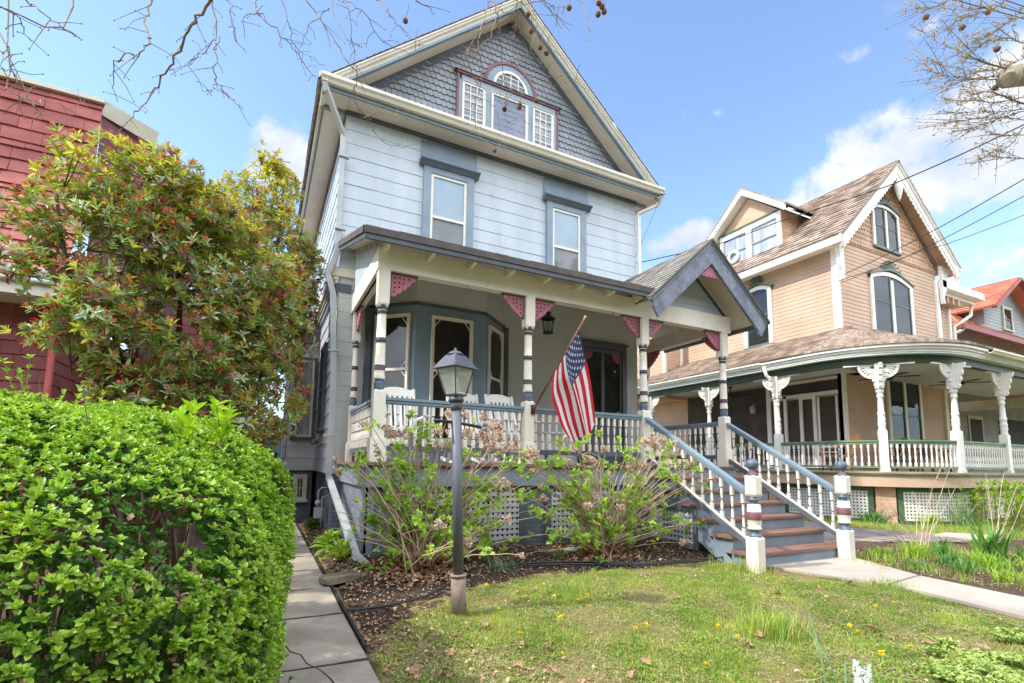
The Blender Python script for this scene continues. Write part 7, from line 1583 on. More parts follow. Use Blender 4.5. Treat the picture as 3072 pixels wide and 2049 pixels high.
# ------------------------------------------------------------------ street trees
BARK = mat('sycamore_twig', '9c8a78', '7d6c5c', rough=.8, scale=8, dirt='6a5646', dirt_amt=.4)
BARKP = mat('sycamore_bark', 'b7ab93', '8f8671', rough=.8, scale=3, dirt='cfc8b4', dirt_amt=.6)
BALL = mat('seed_ball', '8b6a4e', '75563d', rough=.9, scale=60, bump=.8, bscale=300)
BUD = mat('opening_bud', 'b9a15a', 'a08a48', rough=.7, rnd=.3, trans=.3)
BR = {
  'main' : [(-0.48,3.57,3.03),(-0.58,3.72,2.96),(-0.71,4.03,2.94),(-0.85,4.31,2.89),(-0.91,4.39,2.78),(-0.99,4.31,2.54),(-1.01,4.13,2.31)] ,
  'b2' : [(-0.83,3.72,3.0),(-0.83,3.65,2.78),(-0.78,3.53,2.57),(-0.81,3.48,2.43),(-0.93,3.58,2.43),(-1.01,3.83,2.45),(-1.04,4.05,2.46)] ,
  'b3' : [(-0.53,4.0,3.4),(-0.49,3.94,3.15),(-0.46,3.84,2.88),(-0.45,3.83,2.69),(-0.39,3.97,2.68),(-0.31,4.23,2.77)] ,
  'b3b' : [(-0.46,3.73,2.89),(-0.53,3.77,2.79),(-0.64,3.97,2.82),(-0.79,4.22,2.89)] ,
  'b3c' : [(-0.48,4.12,2.87),(-0.48,3.95,2.67),(-0.52,3.89,2.59)] ,
  'b4' : [(-0.38,3.55,3.06),(-0.34,3.5,2.86),(-0.32,3.58,2.81),(-0.27,3.78,2.91)] ,
  'b5' : [(-0.27,4.25,3.75),(-0.23,4.08,3.51),(-0.06,3.99,3.31),(0.09,4.09,3.25),(0.24,4.35,3.31)] ,
  'b5b' : [(-0.23,4.06,3.48),(-0.29,3.94,3.34),(-0.35,4.03,3.33)] ,
  'b6' : [(-0.07,4.0,3.62),(0.0,4.0,3.42),(0.07,4.18,3.4),(0.29,4.43,3.53)] ,
  'b7' : [(0.11,4.45,4.11),(0.29,4.33,3.81),(0.46,4.24,3.5),(0.55,4.24,3.41),(0.58,4.52,3.37),(0.76,4.84,3.42),(0.95,5.04,3.39),(1.16,4.93,3.32)] ,
  'b7b' : [(0.66,4.5,3.2),(0.77,4.35,3.19),(0.95,4.45,3.28),(1.16,4.6,3.52)] ,
  'b8' : [(0.3,4.13,3.91),(0.33,4.04,3.68),(0.43,3.91,3.4),(0.5,3.8,3.32)] ,
  'b8b' : [(0.27,3.73,3.45),(0.16,3.85,3.42),(0.08,4.19,3.42)] ,
  'b9' : [(0.38,4.02,3.85),(0.42,3.88,3.62),(0.47,3.97,3.45),(0.55,4.23,3.43)] ,
  'b10' : [(0.37,3.7,3.56),(0.5,3.56,3.37),(0.65,3.62,3.26),(0.91,3.74,3.37),(1.06,3.85,3.6)] ,
  'b11' : [(0.6,3.7,3.66),(0.7,3.56,3.42),(0.85,3.51,3.29)] ,
  'b12' : [(0.8,3.23,3.32),(0.98,3.32,3.38)] ,
  'b13' : [(-1.31,3.44,2.51),(-1.2,3.32,2.39),(-1.11,3.36,2.35),(-1.13,3.52,2.44)] ,
  'b14' : [(-1.46,3.58,2.37),(-1.36,3.45,2.2),(-1.33,3.43,2.09),(-1.33,3.59,2.07),(-1.36,3.84,2.11),(-1.36,4.0,2.19)] ,
  'b15' : [(-1.3,3.16,2.23),(-1.25,3.16,2.23),(-1.27,3.33,2.27),(-1.32,3.54,2.35)] ,
  'b16' : [(-1.42,3.57,2.06),(-1.34,3.6,2.03),(-1.31,3.77,2.14),(-1.25,3.99,2.28),(-1.2,4.07,2.41)] ,
  'b17' : [(-1.41,3.49,2.2),(-1.32,3.37,2.08),(-1.3,3.37,2.04),(-1.41,3.5,2.11)] ,
  'c1' : [(1.73,4.06,4.53),(1.66,3.99,4.29),(1.57,3.89,3.98),(1.48,3.91,3.79),(1.49,4.06,3.82),(1.64,4.31,3.96),(1.77,4.53,4.04),(1.87,4.54,3.99)] ,
  'c2' : [(1.62,3.69,4.14),(1.63,3.67,3.96),(1.72,3.8,3.99),(1.87,4.08,4.09),(2.01,4.35,4.13),(2.1,4.4,4.03),(2.08,4.24,3.83)] ,
  'c3' : [(1.6,3.96,4.03),(1.55,3.88,3.82),(1.61,3.96,3.77),(1.73,4.22,3.86),(1.82,4.52,3.93),(1.85,4.69,3.86),(1.88,4.67,3.59),(1.9,4.45,3.32),(1.93,4.27,3.16),(2.02,4.26,3.21)] ,
  'c4' : [(1.73,3.89,4.2),(1.65,3.82,3.9),(1.57,3.89,3.8),(1.59,4.13,3.85)] ,
  'c5' : [(1.74,3.95,4.43),(1.73,3.77,4.16),(1.76,3.67,4.04),(1.88,3.78,4.07),(2.09,4.01,4.21),(2.25,4.26,4.26),(2.3,4.33,4.16),(2.27,4.19,3.94)] ,
  'c6' : [(2.01,3.65,4.28),(1.97,3.63,4.11),(2.06,3.81,4.1),(2.2,4.08,4.23),(2.38,4.28,4.33),(2.54,4.28,4.24),(2.58,4.08,4.02),(2.6,3.78,3.82)] ,
  'c7' : [(1.9,3.4,4.01),(1.96,3.3,3.87),(2.07,3.39,3.92),(2.27,3.6,4.05)] ,
  'c8' : [(2.43,3.52,4.37),(2.43,3.42,4.12),(2.37,3.29,3.85),(2.36,3.24,3.69)] ,
  'c9' : [(1.88,4.49,3.94),(1.89,4.32,3.68),(1.9,4.15,3.42),(1.99,4.09,3.36),(2.14,4.18,3.52),(2.25,4.35,3.77)] ,
  'c10' : [(1.93,3.94,3.55),(1.97,4.11,3.59),(2.02,4.38,3.75)] ,
  'c11' : [(1.77,3.55,4.08),(1.85,3.71,4.13),(1.98,3.98,4.27),(2.06,4.19,4.36),(2.11,4.25,4.23),(2.11,4.07,4.02)] ,
  'c12' : [(2.1,3.8,4.34),(2.07,3.7,4.07),(2.12,3.73,3.98),(2.27,3.88,4.12),(2.49,4.03,4.33)] ,
  'c13' : [(1.89,3.3,3.91),(2.04,3.37,3.99),(2.24,3.51,4.19),(2.34,3.6,4.37)] ,
  'r1' : [(7.3,1.94,5.13),(6.93,1.98,4.82),(6.76,2.14,4.62)] ,
  'rl' : [(7.63,2.08,4.56),(7.21,2.07,4.35),(7.03,2.04,4.24)] ,
  'r2' : [(7.42,2.15,4.56),(6.96,2.16,4.49),(6.79,2.25,4.56),(6.93,2.42,4.84),(7.16,2.66,5.25),(7.22,2.82,5.55)] ,
  'r3' : [(7.66,2.08,4.79),(7.28,2.11,4.55),(7.14,2.26,4.55),(7.27,2.53,4.84),(7.5,2.83,5.24),(7.6,3.03,5.48)] ,
  'r4' : [(7.43,2.15,4.53),(7.01,2.2,4.38),(6.87,2.33,4.39),(7.07,2.57,4.57),(7.38,2.83,4.83)] ,
  'r5' : [(7.55,2.19,4.55),(7.09,2.28,4.44),(6.64,2.34,4.34),(6.48,2.43,4.39),(6.64,2.58,4.65)] ,
  'r6' : [(7.63,2.11,4.22),(7.19,2.11,4.13),(7.03,2.2,4.21),(7.22,2.41,4.41),(7.54,2.59,4.72)] ,
  'r7' : [(7.94,2.19,4.47),(7.48,2.31,4.32),(7.31,2.44,4.38),(7.5,2.66,4.59),(7.82,2.9,4.91)] ,
  'r8' : [(8.02,2.22,4.37),(7.57,2.29,4.22),(7.15,2.32,4.09),(6.96,2.52,4.15)] ,
  'r9' : [(7.97,2.21,4.2),(7.47,2.26,4.09),(7.1,2.36,4.01),(7.04,2.61,4.1)] ,
  'r10' : [(7.79,2.16,4.22),(7.38,2.29,4.04),(7.28,2.49,4.03),(7.53,2.71,4.22)] ,
  'r11' : [(7.01,1.89,4.55),(6.69,1.92,4.49),(6.73,2.05,4.58),(7.01,2.3,4.82),(7.29,2.47,5.08)] ,
  'r12' : [(6.66,1.77,4.6),(6.7,1.93,4.66),(7.01,2.16,4.88),(7.29,2.38,5.11)] ,
  'r13' : [(6.7,1.89,4.91),(6.39,1.92,4.68),(6.32,2.02,4.68),(6.53,2.23,4.89),(6.87,2.45,5.1)] ,
  'r14' : [(6.55,1.95,4.83),(6.28,2.0,4.7),(6.28,2.12,4.84),(6.52,2.33,5.12)] ,
  'r15' : [(6.31,2.23,5.03),(6.06,2.27,4.86),(6.06,2.4,4.97)] ,
  'r16' : [(7.74,2.18,3.62),(7.52,2.28,3.62),(7.66,2.47,3.8),(8.05,2.68,3.97)] ,
  'r17' : [(7.34,2.05,3.7),(7.35,2.24,3.82),(7.6,2.5,4.15),(7.9,2.7,4.39)] ,
  'r18' : [(7.36,2.05,3.79),(7.35,2.2,3.65),(7.62,2.42,3.79)] ,
}
BALLS = [(0.96, 4.25, 4.12), (2.03, 4.31, 3.65), (2.0, 3.76, 4.23), (2.07, 3.82, 4.14), (2.19, 3.85, 4.04), (2.26, 3.85, 4.01), (2.32, 3.54, 4.25), (2.54, 3.38, 4.26), (2.58, 3.38, 4.24), (2.61, 3.39, 4.21), (2.57, 3.43, 4.2), (2.3, 4.12, 3.71), (2.16, 4.22, 3.68), (2.16, 4.23, 3.66), (2.03, 4.31, 3.65), (2.04, 4.55, 3.34)]
RBALLS = [(7.05, 2.15, 5.16), (7.0, 2.37, 5.13), (6.75, 2.6, 5.35), (7.28, 2.18, 4.82), (7.42, 2.2, 4.59), (7.46, 2.28, 4.48)]
def spline(P, n=4):
    P = [Vector(p) for p in P]; out = []
    for i in range(len(P)-1):
        a, b_, c, d = P[max(i-1, 0)], P[i], P[i+1], P[min(i+2, len(P)-1)]
        for k in range(n):
            t = k/n; out.append(.5*((2*b_)+(c-a)*t+(2*a-5*b_+4*c-d)*t*t+(3*b_-a-3*c+d)*t**3))
    return out+[P[-1]]
def tree_left():
    random.seed(17); t = thing('sycamore_tree', 'bare sycamore whose thin twigs hang across the top of the view', 'tree', (.3, -5.5, -1.3)); tr = MB(); lim = MB(); tw = MB()
    tr.tube(spline([(.3, -5.5, -1.4), (.25, -5.5, 1.5), (.3, -5.3, 4.0), (.4, -5.0, 6.5), (.5, -4.6, 9)]), [.42-.012*k for k in range(17)], 14)
    tr.build('trunk', BARKP, t)
    L1 = spline([(.4, -5.1, 5.2), (.2, -2.5, 7.0), (.0, .5, 8.0), (.2, 2.8, 8.2), (.6, 4.6, 7.8)]); L2 = spline([(.45, -4.9, 5.8), (1.2, -2.2, 7.4), (2.2, .6, 8.0), (3.0, 3.0, 8.0), (3.4, 4.8, 7.6)]); L3 = spline([(.4, -5, 6.2), (-1.6, -2.2, 7.4), (-2.0, .8, 7.6), (-1.8, 3.4, 7.3)])
    for Lp in (L1, L2, L3): lim.tube(Lp, [.13*(1-.8*k/len(Lp))+.012 for k in range(len(Lp))], 8)
    lim.build('limb', BARKP, t); att = L1[8:]+L2[8:]+L3[8:]
    for k, P in BR.items():
        if k[0] == 'r': continue
        first = k in ('main', 'b2', 'b3', 'b4', 'b5', 'b6', 'b7', 'b8', 'b9', 'b10', 'b11', 'b12', 'b13', 'b14', 'b15', 'b16', 'b17', 'c1', 'c2', 'c5', 'c6', 'c7', 'c8', 'c11', 'c13')
        S_ = spline(P, 5); r0 = .010 if k == 'main' else (.006 if k in ('b2', 'b3', 'c1', 'c2', 'b5', 'b7') else .004); n = len(S_)
        rad = [r0*(1-.68*i/n)*(1+.25*(i % 5 == 0)) for i in range(n)]
        S_ = [q+Vector((random.gauss(0, .008), random.gauss(0, .008), random.gauss(0, .008))) for q in S_]
        tw.tube(S_, rad, 5, False)
        if first:
            a = S_[0]; f = min(att, key=lambda q: (q-a).length); up = a+(a-S_[2]).normalized()*.9; up.z = max(up.z, a.z+.7); tw.tube(spline([f, f.lerp(up, .6), up, a], 4), [r0*2.2-(r0*1.2)*i/12 for i in range(13)], 5, False)
        for i in range(2, n-1):
            if random.random() < .5:
                p = S_[i]; d = (S_[i]-S_[i-1]).normalized(); sd_ = Vector((random.gauss(0, 1), random.gauss(0, .5), random.gauss(-.2, 1))).normalized(); L = random.uniform(.03, .2); q = p+(d*.5+sd_)*L*.5; q2 = q+(d*.7+sd_*.6)*L*.5; tw.tube([p, q, q2], [.0028, .0022, .0015], 4, False); tw.sphere(q2, .005, 5, 3)
    tw.build('twigs', BARK, t)
    for c in BALLS:
        b = MB(); b.sphere(c, .026, 10, 7); b.tube([Vector(c)+Vector((0, 0, .02)), Vector(c)+Vector((.02, 0, .12)), Vector(c)+Vector((.03, .01, .2))], .0025, 4, False); b.build('seed_ball', BALL, t)
tree_left()
def tree_right():
    random.seed(18); RS.seed(18); t = thing('sycamore_tree', 'budding sycamore reaching in from the right above the tan house', 'tree', (12.5, -1.5, -1.3)); tr = MB(); tw = MB()
    tr.tube(spline([(12.5, -1.5, -1.4), (12.4, -1.4, 1.5), (12.2, -1.2, 4.0), (12.0, -.8, 6.5), (11.8, -.4, 9)]), [.4-.012*k for k in range(17)], 14)
    lp = BR['rl']; tr.tube(spline([(12.2, -1.2, 4.0), (10.6, .0, 4.6), (9.0, 1.2, 4.7), lp[0], lp[1], lp[2]]), [.2-.0065*k for k in range(21)], 10)
    tr.build('trunk', BARKP, t); src = spline([(9.6, 1.2, 4.6), (10.3, 1.4, 5.6), (10.6, 1.2, 6.8)]); tw.tube(spline([(10.0, .6, 4.65), (10.3, 1.2, 5.6), (10.4, 1.2, 7.2)]), [.07-.005*k for k in range(9)], 8); tips = []
    for k, P in BR.items():
        if k[0] != 'r' or k == 'rl': continue
        S_ = spline(P, 5); n = len(S_); r0 = .011 if k in ('r2', 'r6') else .006; S_ = [q+Vector((random.gauss(0, .015),)*3) for q in S_]; tw.tube(S_, [r0*(1-.75*i/n) for i in range(n)], 5, False)
        a = S_[0]; f = min(src, key=lambda q: (q-a).length); tw.tube([f, f.lerp(a, .5)+Vector((0, 0, .1)), a], [r0*2, r0*1.4, r0], 5, False)
        for i in range(1, n):
            for _ in range(2):
                p = S_[i]; d = (S_[i]-S_[i-1]).normalized(); sd_ = Vector((random.gauss(0, .6), random.gauss(0, .6), random.gauss(.1, .8))); L = random.uniform(.08, .45); q = p+(d+sd_*.5)*L*.5; q2 = q+(d*.9+sd_*.35)*L*.5; tw.tube([p, q, q2], [.003, .0024, .0016], 4, False); tips += [tuple(q), tuple(q2), tuple(q.lerp(q2, .5))]
        tips += [tuple(q) for q in S_]
    tw.build('twigs', BARK, t); c = np.array(tips)+RS.normal(0, .015, (len(tips), 3)); V, F, L, R_, MI = rosettes(c[::2], unit(RS.normal(size=c[::2].shape)), 3, .024, .5, .9); np_mesh('buds', V, F, L, BUD, R_, MI, parent=t)
    for c in RBALLS: b = MB(); b.sphere(c, .035, 10, 7); b.build('seed_ball', BALL, t)
tree_right()
# trees across the street (seen mirrored in the porch windows)
def far_tree(x, y, h, seed):
    random.seed(seed); t = thing('street_tree', 'bare street tree behind the viewer across the road', 'tree', (x, y, -1.3), group='bare trees across the road'); b = MB()
    def grow(p, d, L, r, lv):
        q = p+d*L; b.tube([p, p.lerp(q, .5)+Vector((random.gauss(0, .04*L), random.gauss(0, .04*L), 0)), q], [r, r*.85, r*.7], 5 if lv > 1 else 8, False)
        if lv < 6:
            for _ in range(2 if lv else 4): nd = (d+Vector((random.gauss(0, .5), random.gauss(0, .5), random.gauss(.1, .3)))).normalized(); grow(q, nd, L*random.uniform(.62, .8), r*.62, lv+1)
    grow(Vector((x, y, -1.4)), Vector((0, 0, 1)), h*.3, .22, 0); b.build('trunk', BARK, t)
far_tree(-6, -16, 11, 1); far_tree(3, -16, 12, 2); far_tree(11, -15.5, 11, 3); far_tree(-1.5, -15, 10, 4); far_tree(7, -17, 13, 5)

# evergreen mass added unseen across the road to darken the porch window reflections
RS.seed(99); M = 19000; x = RS.uniform(-40, 45, M); y = -20-RS.rand(M)*5; top = 17+2.5*np.sin(x*.35)+1.5*np.sin(x*.9+1); z = -1.3+RS.rand(M)*top
V, F, L, R_, MI = rosettes(np.stack([x, y, z], -1), unit(RS.normal(size=(M, 3))+np.array([0, .6, .3])), 5, .8, .5, 1.2); np_mesh('added_far_wood', V, F, L, H_LO, R_, MI, kind='stuff', label='dense evergreen mass added unseen across the road to darken window reflections', cat='wood')
# ------------------------------------------------------------------ lamp post
LM = mat('lamp_gray_paint', '5e6068', '4f525a', rough=.42, scale=5, dirt='7d7a78', dirt_amt=.35, bump=.08, spec=.5)
LMP = mat('post_gray_paint', '666973', '585b65', rough=.45, scale=3, dirt='8b7d74', dirt_amt=.4, bump=.08, spec=.5, stretch=(1, 1, .3))
RUST = mat('rusty_collar', '98857a', '7c6b64', rough=.75, scale=9, dirt='8a5f4c', dirt_amt=.7, bump=.3)
lamp = thing('lamp_post', 'slim gray lamp post with four sided glass lantern and crossbar in the lawn', 'lamp post', (1.60, 4.17, -1.3))
lx = lambda z: 1.605-(z+1.3)*.040          # the post leans a little
b = MB(); b.tube([(lx(-1.34), 4.17, -1.34), (lx(-.98), 4.17, -.98)], .066, 16); b.tube([(lx(-.98), 4.17, -.98), (lx(-.96), 4.17, -.96)], .074, 16); b.build('base_collar', RUST, lamp)
b = MB(); b.tube([(lx(-.96), 4.17, -.96), (lx(.50), 4.17, .50)], .045, 18); b.build('post', LMP, lamp)
b = MB(); b.tube([(lx(.36)-.21, 4.17, .372), (lx(.36), 4.17, .36), (lx(.36)+.235, 4.15, .325)], .014, 8); b.build('crossbar', M_BLACK, lamp)
b = MB(); b.tube([(lx(.47), 4.17, .47), (lx(.55), 4.17, .55)], [.052, .056], 16); b.tube([(lx(.55), 4.17, .55), (lx(.60), 4.17, .595)], [.075, .06], 12); hd = b.build('lantern_socket', LM, lamp)
HX, HZ = lx(.7), .60
cosr, sinr = math.cos(.42), math.sin(.42)
def HP(x, y, z):
    x *= .81; y *= .81
    return (HX+x*cosr-y*sinr-.035*(z-.6), 4.17+x*sinr+y*cosr, z)
def frust(b, r0, z0, r1, z1):
    p = [(-1, -1), (1, -1), (1, 1), (-1, 1)]; b.hexa([HP(x*r0, y*r0, z0) for x, y in p]+[HP(x*r1, y*r1, z1) for x, y in p])
b = MB(); frust(b, .078, .595, .088, .612)
for sx, sy in ((-1, -1), (1, -1), (1, 1), (-1, 1)): b.bar(HP(sx*.082, sy*.082, .612), HP(sx*.142, sy*.142, .842), .013, .013)
frust(b, .150, .838, .155, .848); b.build('lantern_frame', LM, lamp)
b = MB(); frust(b, .185, .845, .178, .858); frust(b, .170, .858, .082, .965); frust(b, .078, .965, .072, .972); b.build('lantern_roof', LM, lamp)
b = MB(); o_ = HP(0, 0, 0); b.lathe([(.972, .078, 0), (.978, .076, 0), (.99, .060, 0), (1.0, .05, 0), (1.01, .022, 0), (1.018, .010, 0), (1.028, .014, 0), (1.036, .008, 0)], (HP(0, 0, .99)[0], HP(0, 0, .99)[1], 0), 16); b.build('finial', LM, lamp)
M_LG = bpy.data.materials.new('lantern_glass'); M_LG.use_nodes = True; T_ = NT(M_LG.node_tree); bs_ = T_.n('ShaderNodeBsdfPrincipled', {'Base Color': lin('dfe3dc'), 'Roughness': .25, 'Specular IOR Level': .6}); tr_ = T_.n('ShaderNodeBsdfTransparent', {'Color': (.93, .95, .92, 1)}); tl_ = T_.n('ShaderNodeBsdfTranslucent', {'Color': (.9, .92, .86, 1)})
T_.n('ShaderNodeOutputMaterial', {0: T_.n('ShaderNodeMixShader', {0: .62, 1: T_.n('ShaderNodeMixShader', {0: .4, 1: bs_, 2: tl_}), 2: tr_})})
for k in range(4):
    p = [(-1, -1), (1, -1), (1, 1), (-1, 1)]; (x0, y0), (x1, y1) = p[k], p[(k+1) % 4]
    b = MB(); b.quad(HP(x0*.080, y0*.080, .614), HP(x1*.080, y1*.080, .614), HP(x1*.140, y1*.140, .838), HP(x0*.140, y0*.140, .838)); b.build('glass_pane', M_LG, lamp)
b = MB(); b.tube([HP(0, 0, .62), HP(0, 0, .70)], .014, 8); b.sphere(HP(0, 0, .735), .028, 10, 8); b.build('bulb', mat('frosted_bulb', 'e6e2d6', rough=.3), lamp)
# ------------------------------------------------------------------ flag
FR_M = mat('flag_red', 'd42c3e', 'c62539', rough=.75, scale=12, trans=.35)
FW_M = mat('flag_white', 'f2efef', 'e8e5e6', rough=.75, scale=12, trans=.35)
FB_M = mat('flag_blue', '41466e', '373b60', rough=.75, scale=12, trans=.2)
def trans_neutral(m):
    for n in m.node_tree.nodes:
        if n.bl_idname == 'ShaderNodeMix' and n.blend_type == 'MULTIPLY' and not n.inputs[7].is_linked and abs(n.inputs[7].default_value[2]-.55) < .01: n.inputs[7].default_value = (1, 1, 1, 1)
for m_ in (FR_M, FW_M, FB_M): trans_neutral(m_)
flag = thing('flag', 'stars and stripes flag hanging from a wooden pole on the second porch post', 'flag', (3.5, 6.27, .8))
P0 = Vector((3.505, 6.28, .80)); P1 = Vector((4.0, 5.72, 2.06)); pd = (P1-P0)
b = MB(); b.tube([P0, P0+pd*.55, P1], [.0135, .0135, .012], 10); b.build('flag_pole', mat('worn_wood_pole', '8a5a44', '6f4635', rough=.5, scale=8, stretch=(1, 1, .2)), flag)
b = MB(); b.sphere(P1+pd.normalized()*.045, .022, 10, 8); b.sphere(P1+pd.normalized()*.015, .016, 8, 6, (1, 1, 1.4)); b.build('finial', mat('pale_wood', 'c99a72', rough=.5), flag)
b = MB(); b.tube([P0-pd.normalized()*.05, P0+pd.normalized()*.09], .022, 10); b.box(3.475, 3.53, 6.285, 6.312, .72, .86); b.build('flag_bracket', mat('bronze_bracket', '6b4d3c', rough=.4, metal=.5), flag)
# edges of the cloth as hanging curves
def poly_eval(P, t):
    n = len(P)-1; x = t*n; i = min(int(x), n-1); f = x-i; P = [Vector(p) for p in P]; a, b_, c, d = P[max(i-1, 0)], P[i], P[i+1], P[min(i+2, n)]
    return .5*((2*b_)+(c-a)*f+(2*a-5*b_+4*c-d)*f*f+(3*b_-a-3*c+d)*f**3)
hT = P0+pd*.90; hB = P0+pd*.40
topE = [tuple(hT), (4.03, 5.78, 1.66), (4.17, 5.83, 1.33), (4.26, 5.86, .98), (4.33, 5.88, .60)]
botE = [tuple(hB), (3.64, 5.99, 1.02), (3.72, 5.98, .78), (3.80, 5.96, .56), (3.92, 5.95, .38)]
def flagP(u, v):
    """u 0 top edge .. 1 bottom edge of the flag, v along the fly"""
    a, c = poly_eval(topE, v), poly_eval(botE, v); hz = hT.lerp(hB, u); p = a.lerp(c, u)
    if v < .12: p = hz.lerp(p, v/.12) if v > 0 else hz
    w = min(1, v*3); fold = w*(.042*math.sin(u*9.4+v*1.5)+.018*math.sin(u*17+1+v*2)); sag = -.05*math.sin(u*math.pi)*w*(1-.3*v)+.035*w*math.sin(u*9.4+v*1.5+1)
    q = Vector((p.x+.03*w*math.sin(u*9.4+v*1.5+.8), p.y+fold, p.z+sag-.10*(v**3)*math.sin(u*math.pi)*.8))
    if v > .85: q.z += .02*math.sin(u*21)*(v-.85)/.15
    return q
b = MB(); NU, NV = 104, 80; b.smooth = True
for j in range(NV+1):
    for i in range(NU+1): b.v.append(tuple(flagP(i/NU, j/NV)))
for j in range(NV):
    for i in range(NU):
        st = int(i/NU*13); cant = st < 7 and (j+.5)/NV < .4
        b.cm = 2 if cant else (0 if st % 2 == 0 else 1); k = j*(NU+1)+i; b.face([k, k+1, k+NU+2, k+NU+1], .5)
b.smooth = False; b.cm = 1
for side in (-1, 1):
    for r in range(9):
        cnt = 6 if r % 2 == 0 else 5
        for c in range(cnt):
            v0 = .4*((c*2+1 if r % 2 == 0 else c*2+2)/12); u0 = 7/13*((r+1)/10); ps = []
            for k in range(10):
                a = math.pi*k/5-math.pi/2; rr = .026 if k % 2 == 0 else .0105
                uu, vv = u0+rr*math.sin(a), v0+rr*.62*math.cos(a)
                p = flagP(uu, vv); e = .01; n = (flagP(uu+e, vv)-p).cross(flagP(uu, vv+e)-p).normalized(); ps.append(p+n*.0022*side)
            cc = flagP(u0, v0); n = (flagP(u0+.01, v0)-cc).cross(flagP(u0, v0+.01)-cc).normalized(); k0 = len(b.v); b.v.append(tuple(cc+n*.0022*side)); b.v += [tuple(p) for p in ps]
            for k in range(10): b.face([k0, k0+1+k, k0+1+(k+1) % 10], .5)
b.build('flag_cloth', [FR_M, FW_M, FB_M], flag)
# ------------------------------------------------------------------ rocking chairs
M_WCH = mat('white_chair_paint', 'f0efec', 'e6e5e1', rough=.35, scale=3, spec=.5)
def rocker(x, y, rz, label, sc=1.0):
    t = thing('rocking_chair', label, 'chair', (x, y, 0), rz, 'white rocking chairs on the porch')
    L = lambda b, n: b.build(n, M_WCH, t, local=True)
    bk = lambda z: .20+(z-.42)*.30     # backrest slopes away (towards +y)
    for sx in (-1, 1):
        b = MB(); b.bar((sx*.25, bk(.30), .30), (sx*.25, bk(1.12), 1.12), .035, .04, up=(1, 0, 0)); L(b, 'back_post')
        b = MB(); b.bar((sx*.26, -.24, .05), (sx*.26, -.24, .64), .04, .04, up=(0, 1, 0)); L(b, 'front_leg')
        b = MB(); b.bar((sx*.25, .24, .05), (sx*.25, .20, .42), .04, .04, up=(0, 1, 0)); L(b, 'rear_leg')
        b = MB(); b.bar((sx*.28, -.32, .655), (sx*.27, .30, .63), .085, .022); L(b, 'armrest')
        b = MB(); pts = [(sx*.26, -.42+.98*k/8, .02+.20*((k/8-.45)**2)) for k in range(9)]
        for p, q in zip(pts, pts[1:]): b.bar(p, q, .03, .045)
        L(b, 'rocker')
    b = MB(); 
    for k in range(7): b.box(-.26, .26, -.26+k*.072, -.26+k*.072+.062, .40-.004*k, .418-.004*k)
    L(b, 'seat')
    b = MB()
    F = Fr((0, bk(1.06), 1.0), (1, 0, 0), (0, .287, .958), (0, -.958, .287)); b.fprism(F, [(-.235, 0), (.235, 0), (.235, .10), (.12, .135), (0, .145), (-.12, .135), (-.235, .10)], -.012, .012); L(b, 'top_rail')
    b = MB(); b.bar((-.235, bk(.50), .50), (.235, bk(.50), .50), .02, .06); L(b, 'bottom_rail')
    for k in range(6): b = MB(); x0 = -.19+k*.076; b.bar((x0, bk(.52), .52), (x0, bk(1.02)+.01, 1.02), .042, .012, up=(0, 1, 0)); L(b, 'slat')
    for z, yy in ((.18, -.24), (.22, .23)): b = MB(); b.bar((-.25, yy, z), (.25, yy, z), .022, .03); L(b, 'stretcher')
    return t
rocker(1.78, 7.05, 0.0, 'white rocking chair nearest the left porch corner'); rocker(2.83, 7.05, 0.0, 'white rocking chair partly hidden behind the lamp post lantern'); rocker(3.50, 6.98, .12, 'white rocking chair just left of the second porch post')
t = thing('side_table', 'low white slatted side table behind the railing near the flag', 'table', (4.35, 7.15, 0))
b = MB(); [b.box(-.25, .25, -.25+k*.085, -.25+k*.085+.075, .5, .52) for k in range(6)]; b.build('table_top', M_WCH, t, local=True)
for sx in (-.22, .22):
    for sy in (-.22, .22): b = MB(); b.box(sx-.02, sx+.02, sy-.02, sy+.02, 0, .5); b.build('leg', M_WCH, t, local=True)
t = thing('metal_plant_stand', 'black metal plant stand behind the railing beside the white table', 'plant stand', (4.0, 7.4, 0))
b = MB(); b.tube([(.17*math.cos(a), .17*math.sin(a), .42) for a in [k*math.pi/8 for k in range(17)]], .012, 6); b.tube([(.14*math.cos(a), .14*math.sin(a), .15) for a in [k*math.pi/8 for k in range(17)]], .01, 6)
b.build('ring', M_BLACK, t, local=True)
for k in range(4): a = k*math.pi/2+.5; b = MB(); b.tube([(.17*math.cos(a), .17*math.sin(a), .42), (.2*math.cos(a), .2*math.sin(a), 0)], .012, 6); b.build('leg', M_BLACK, t, local=True)
# hanging lantern
t = thing('hanging_lantern', 'black iron lantern hanging by a chain from the porch ceiling', 'lantern', (4.53, 7.6, 2.36)); o = Vector((4.53, 7.6, 2.36))
b = MB(); b.lathe([(.0, .05, 0), (.01, .095, 0), (.03, .1, 0), (.035, .085, 0)], o, 12); b.lathe([(.27, .12, 0), (.285, .135, 0), (.30, .12, 0), (.345, .06, 0), (.36, .035, 0), (.375, .05, 0), (.40, .05, 0), (.415, .02, 0), (.45, .012, 0)], o, 14)
for k in range(6):
    a = k*math.pi/3; ca, sa = math.cos(a), math.sin(a); b.tube([o+Vector((.085*ca, .085*sa, .03)), o+Vector((.122*ca, .122*sa, .275))], .006, 5); c2, s2 = math.cos(a+math.pi/3), math.sin(a+math.pi/3); b.tube([o+Vector((.085*ca, .085*sa, .05)), o+Vector((.115*c2, .115*s2, .26))], .003, 4); b.tube([o+Vector((.085*c2, .085*s2, .05)), o+Vector((.115*ca, .115*sa, .26))], .003, 4)
b.build('frame', M_BLACK, t); b = MB(); b.lathe([(.035, .08, 0), (.27, .112, 0)], o, 12); b.build('glass', M_GLASS, t)
b = MB()
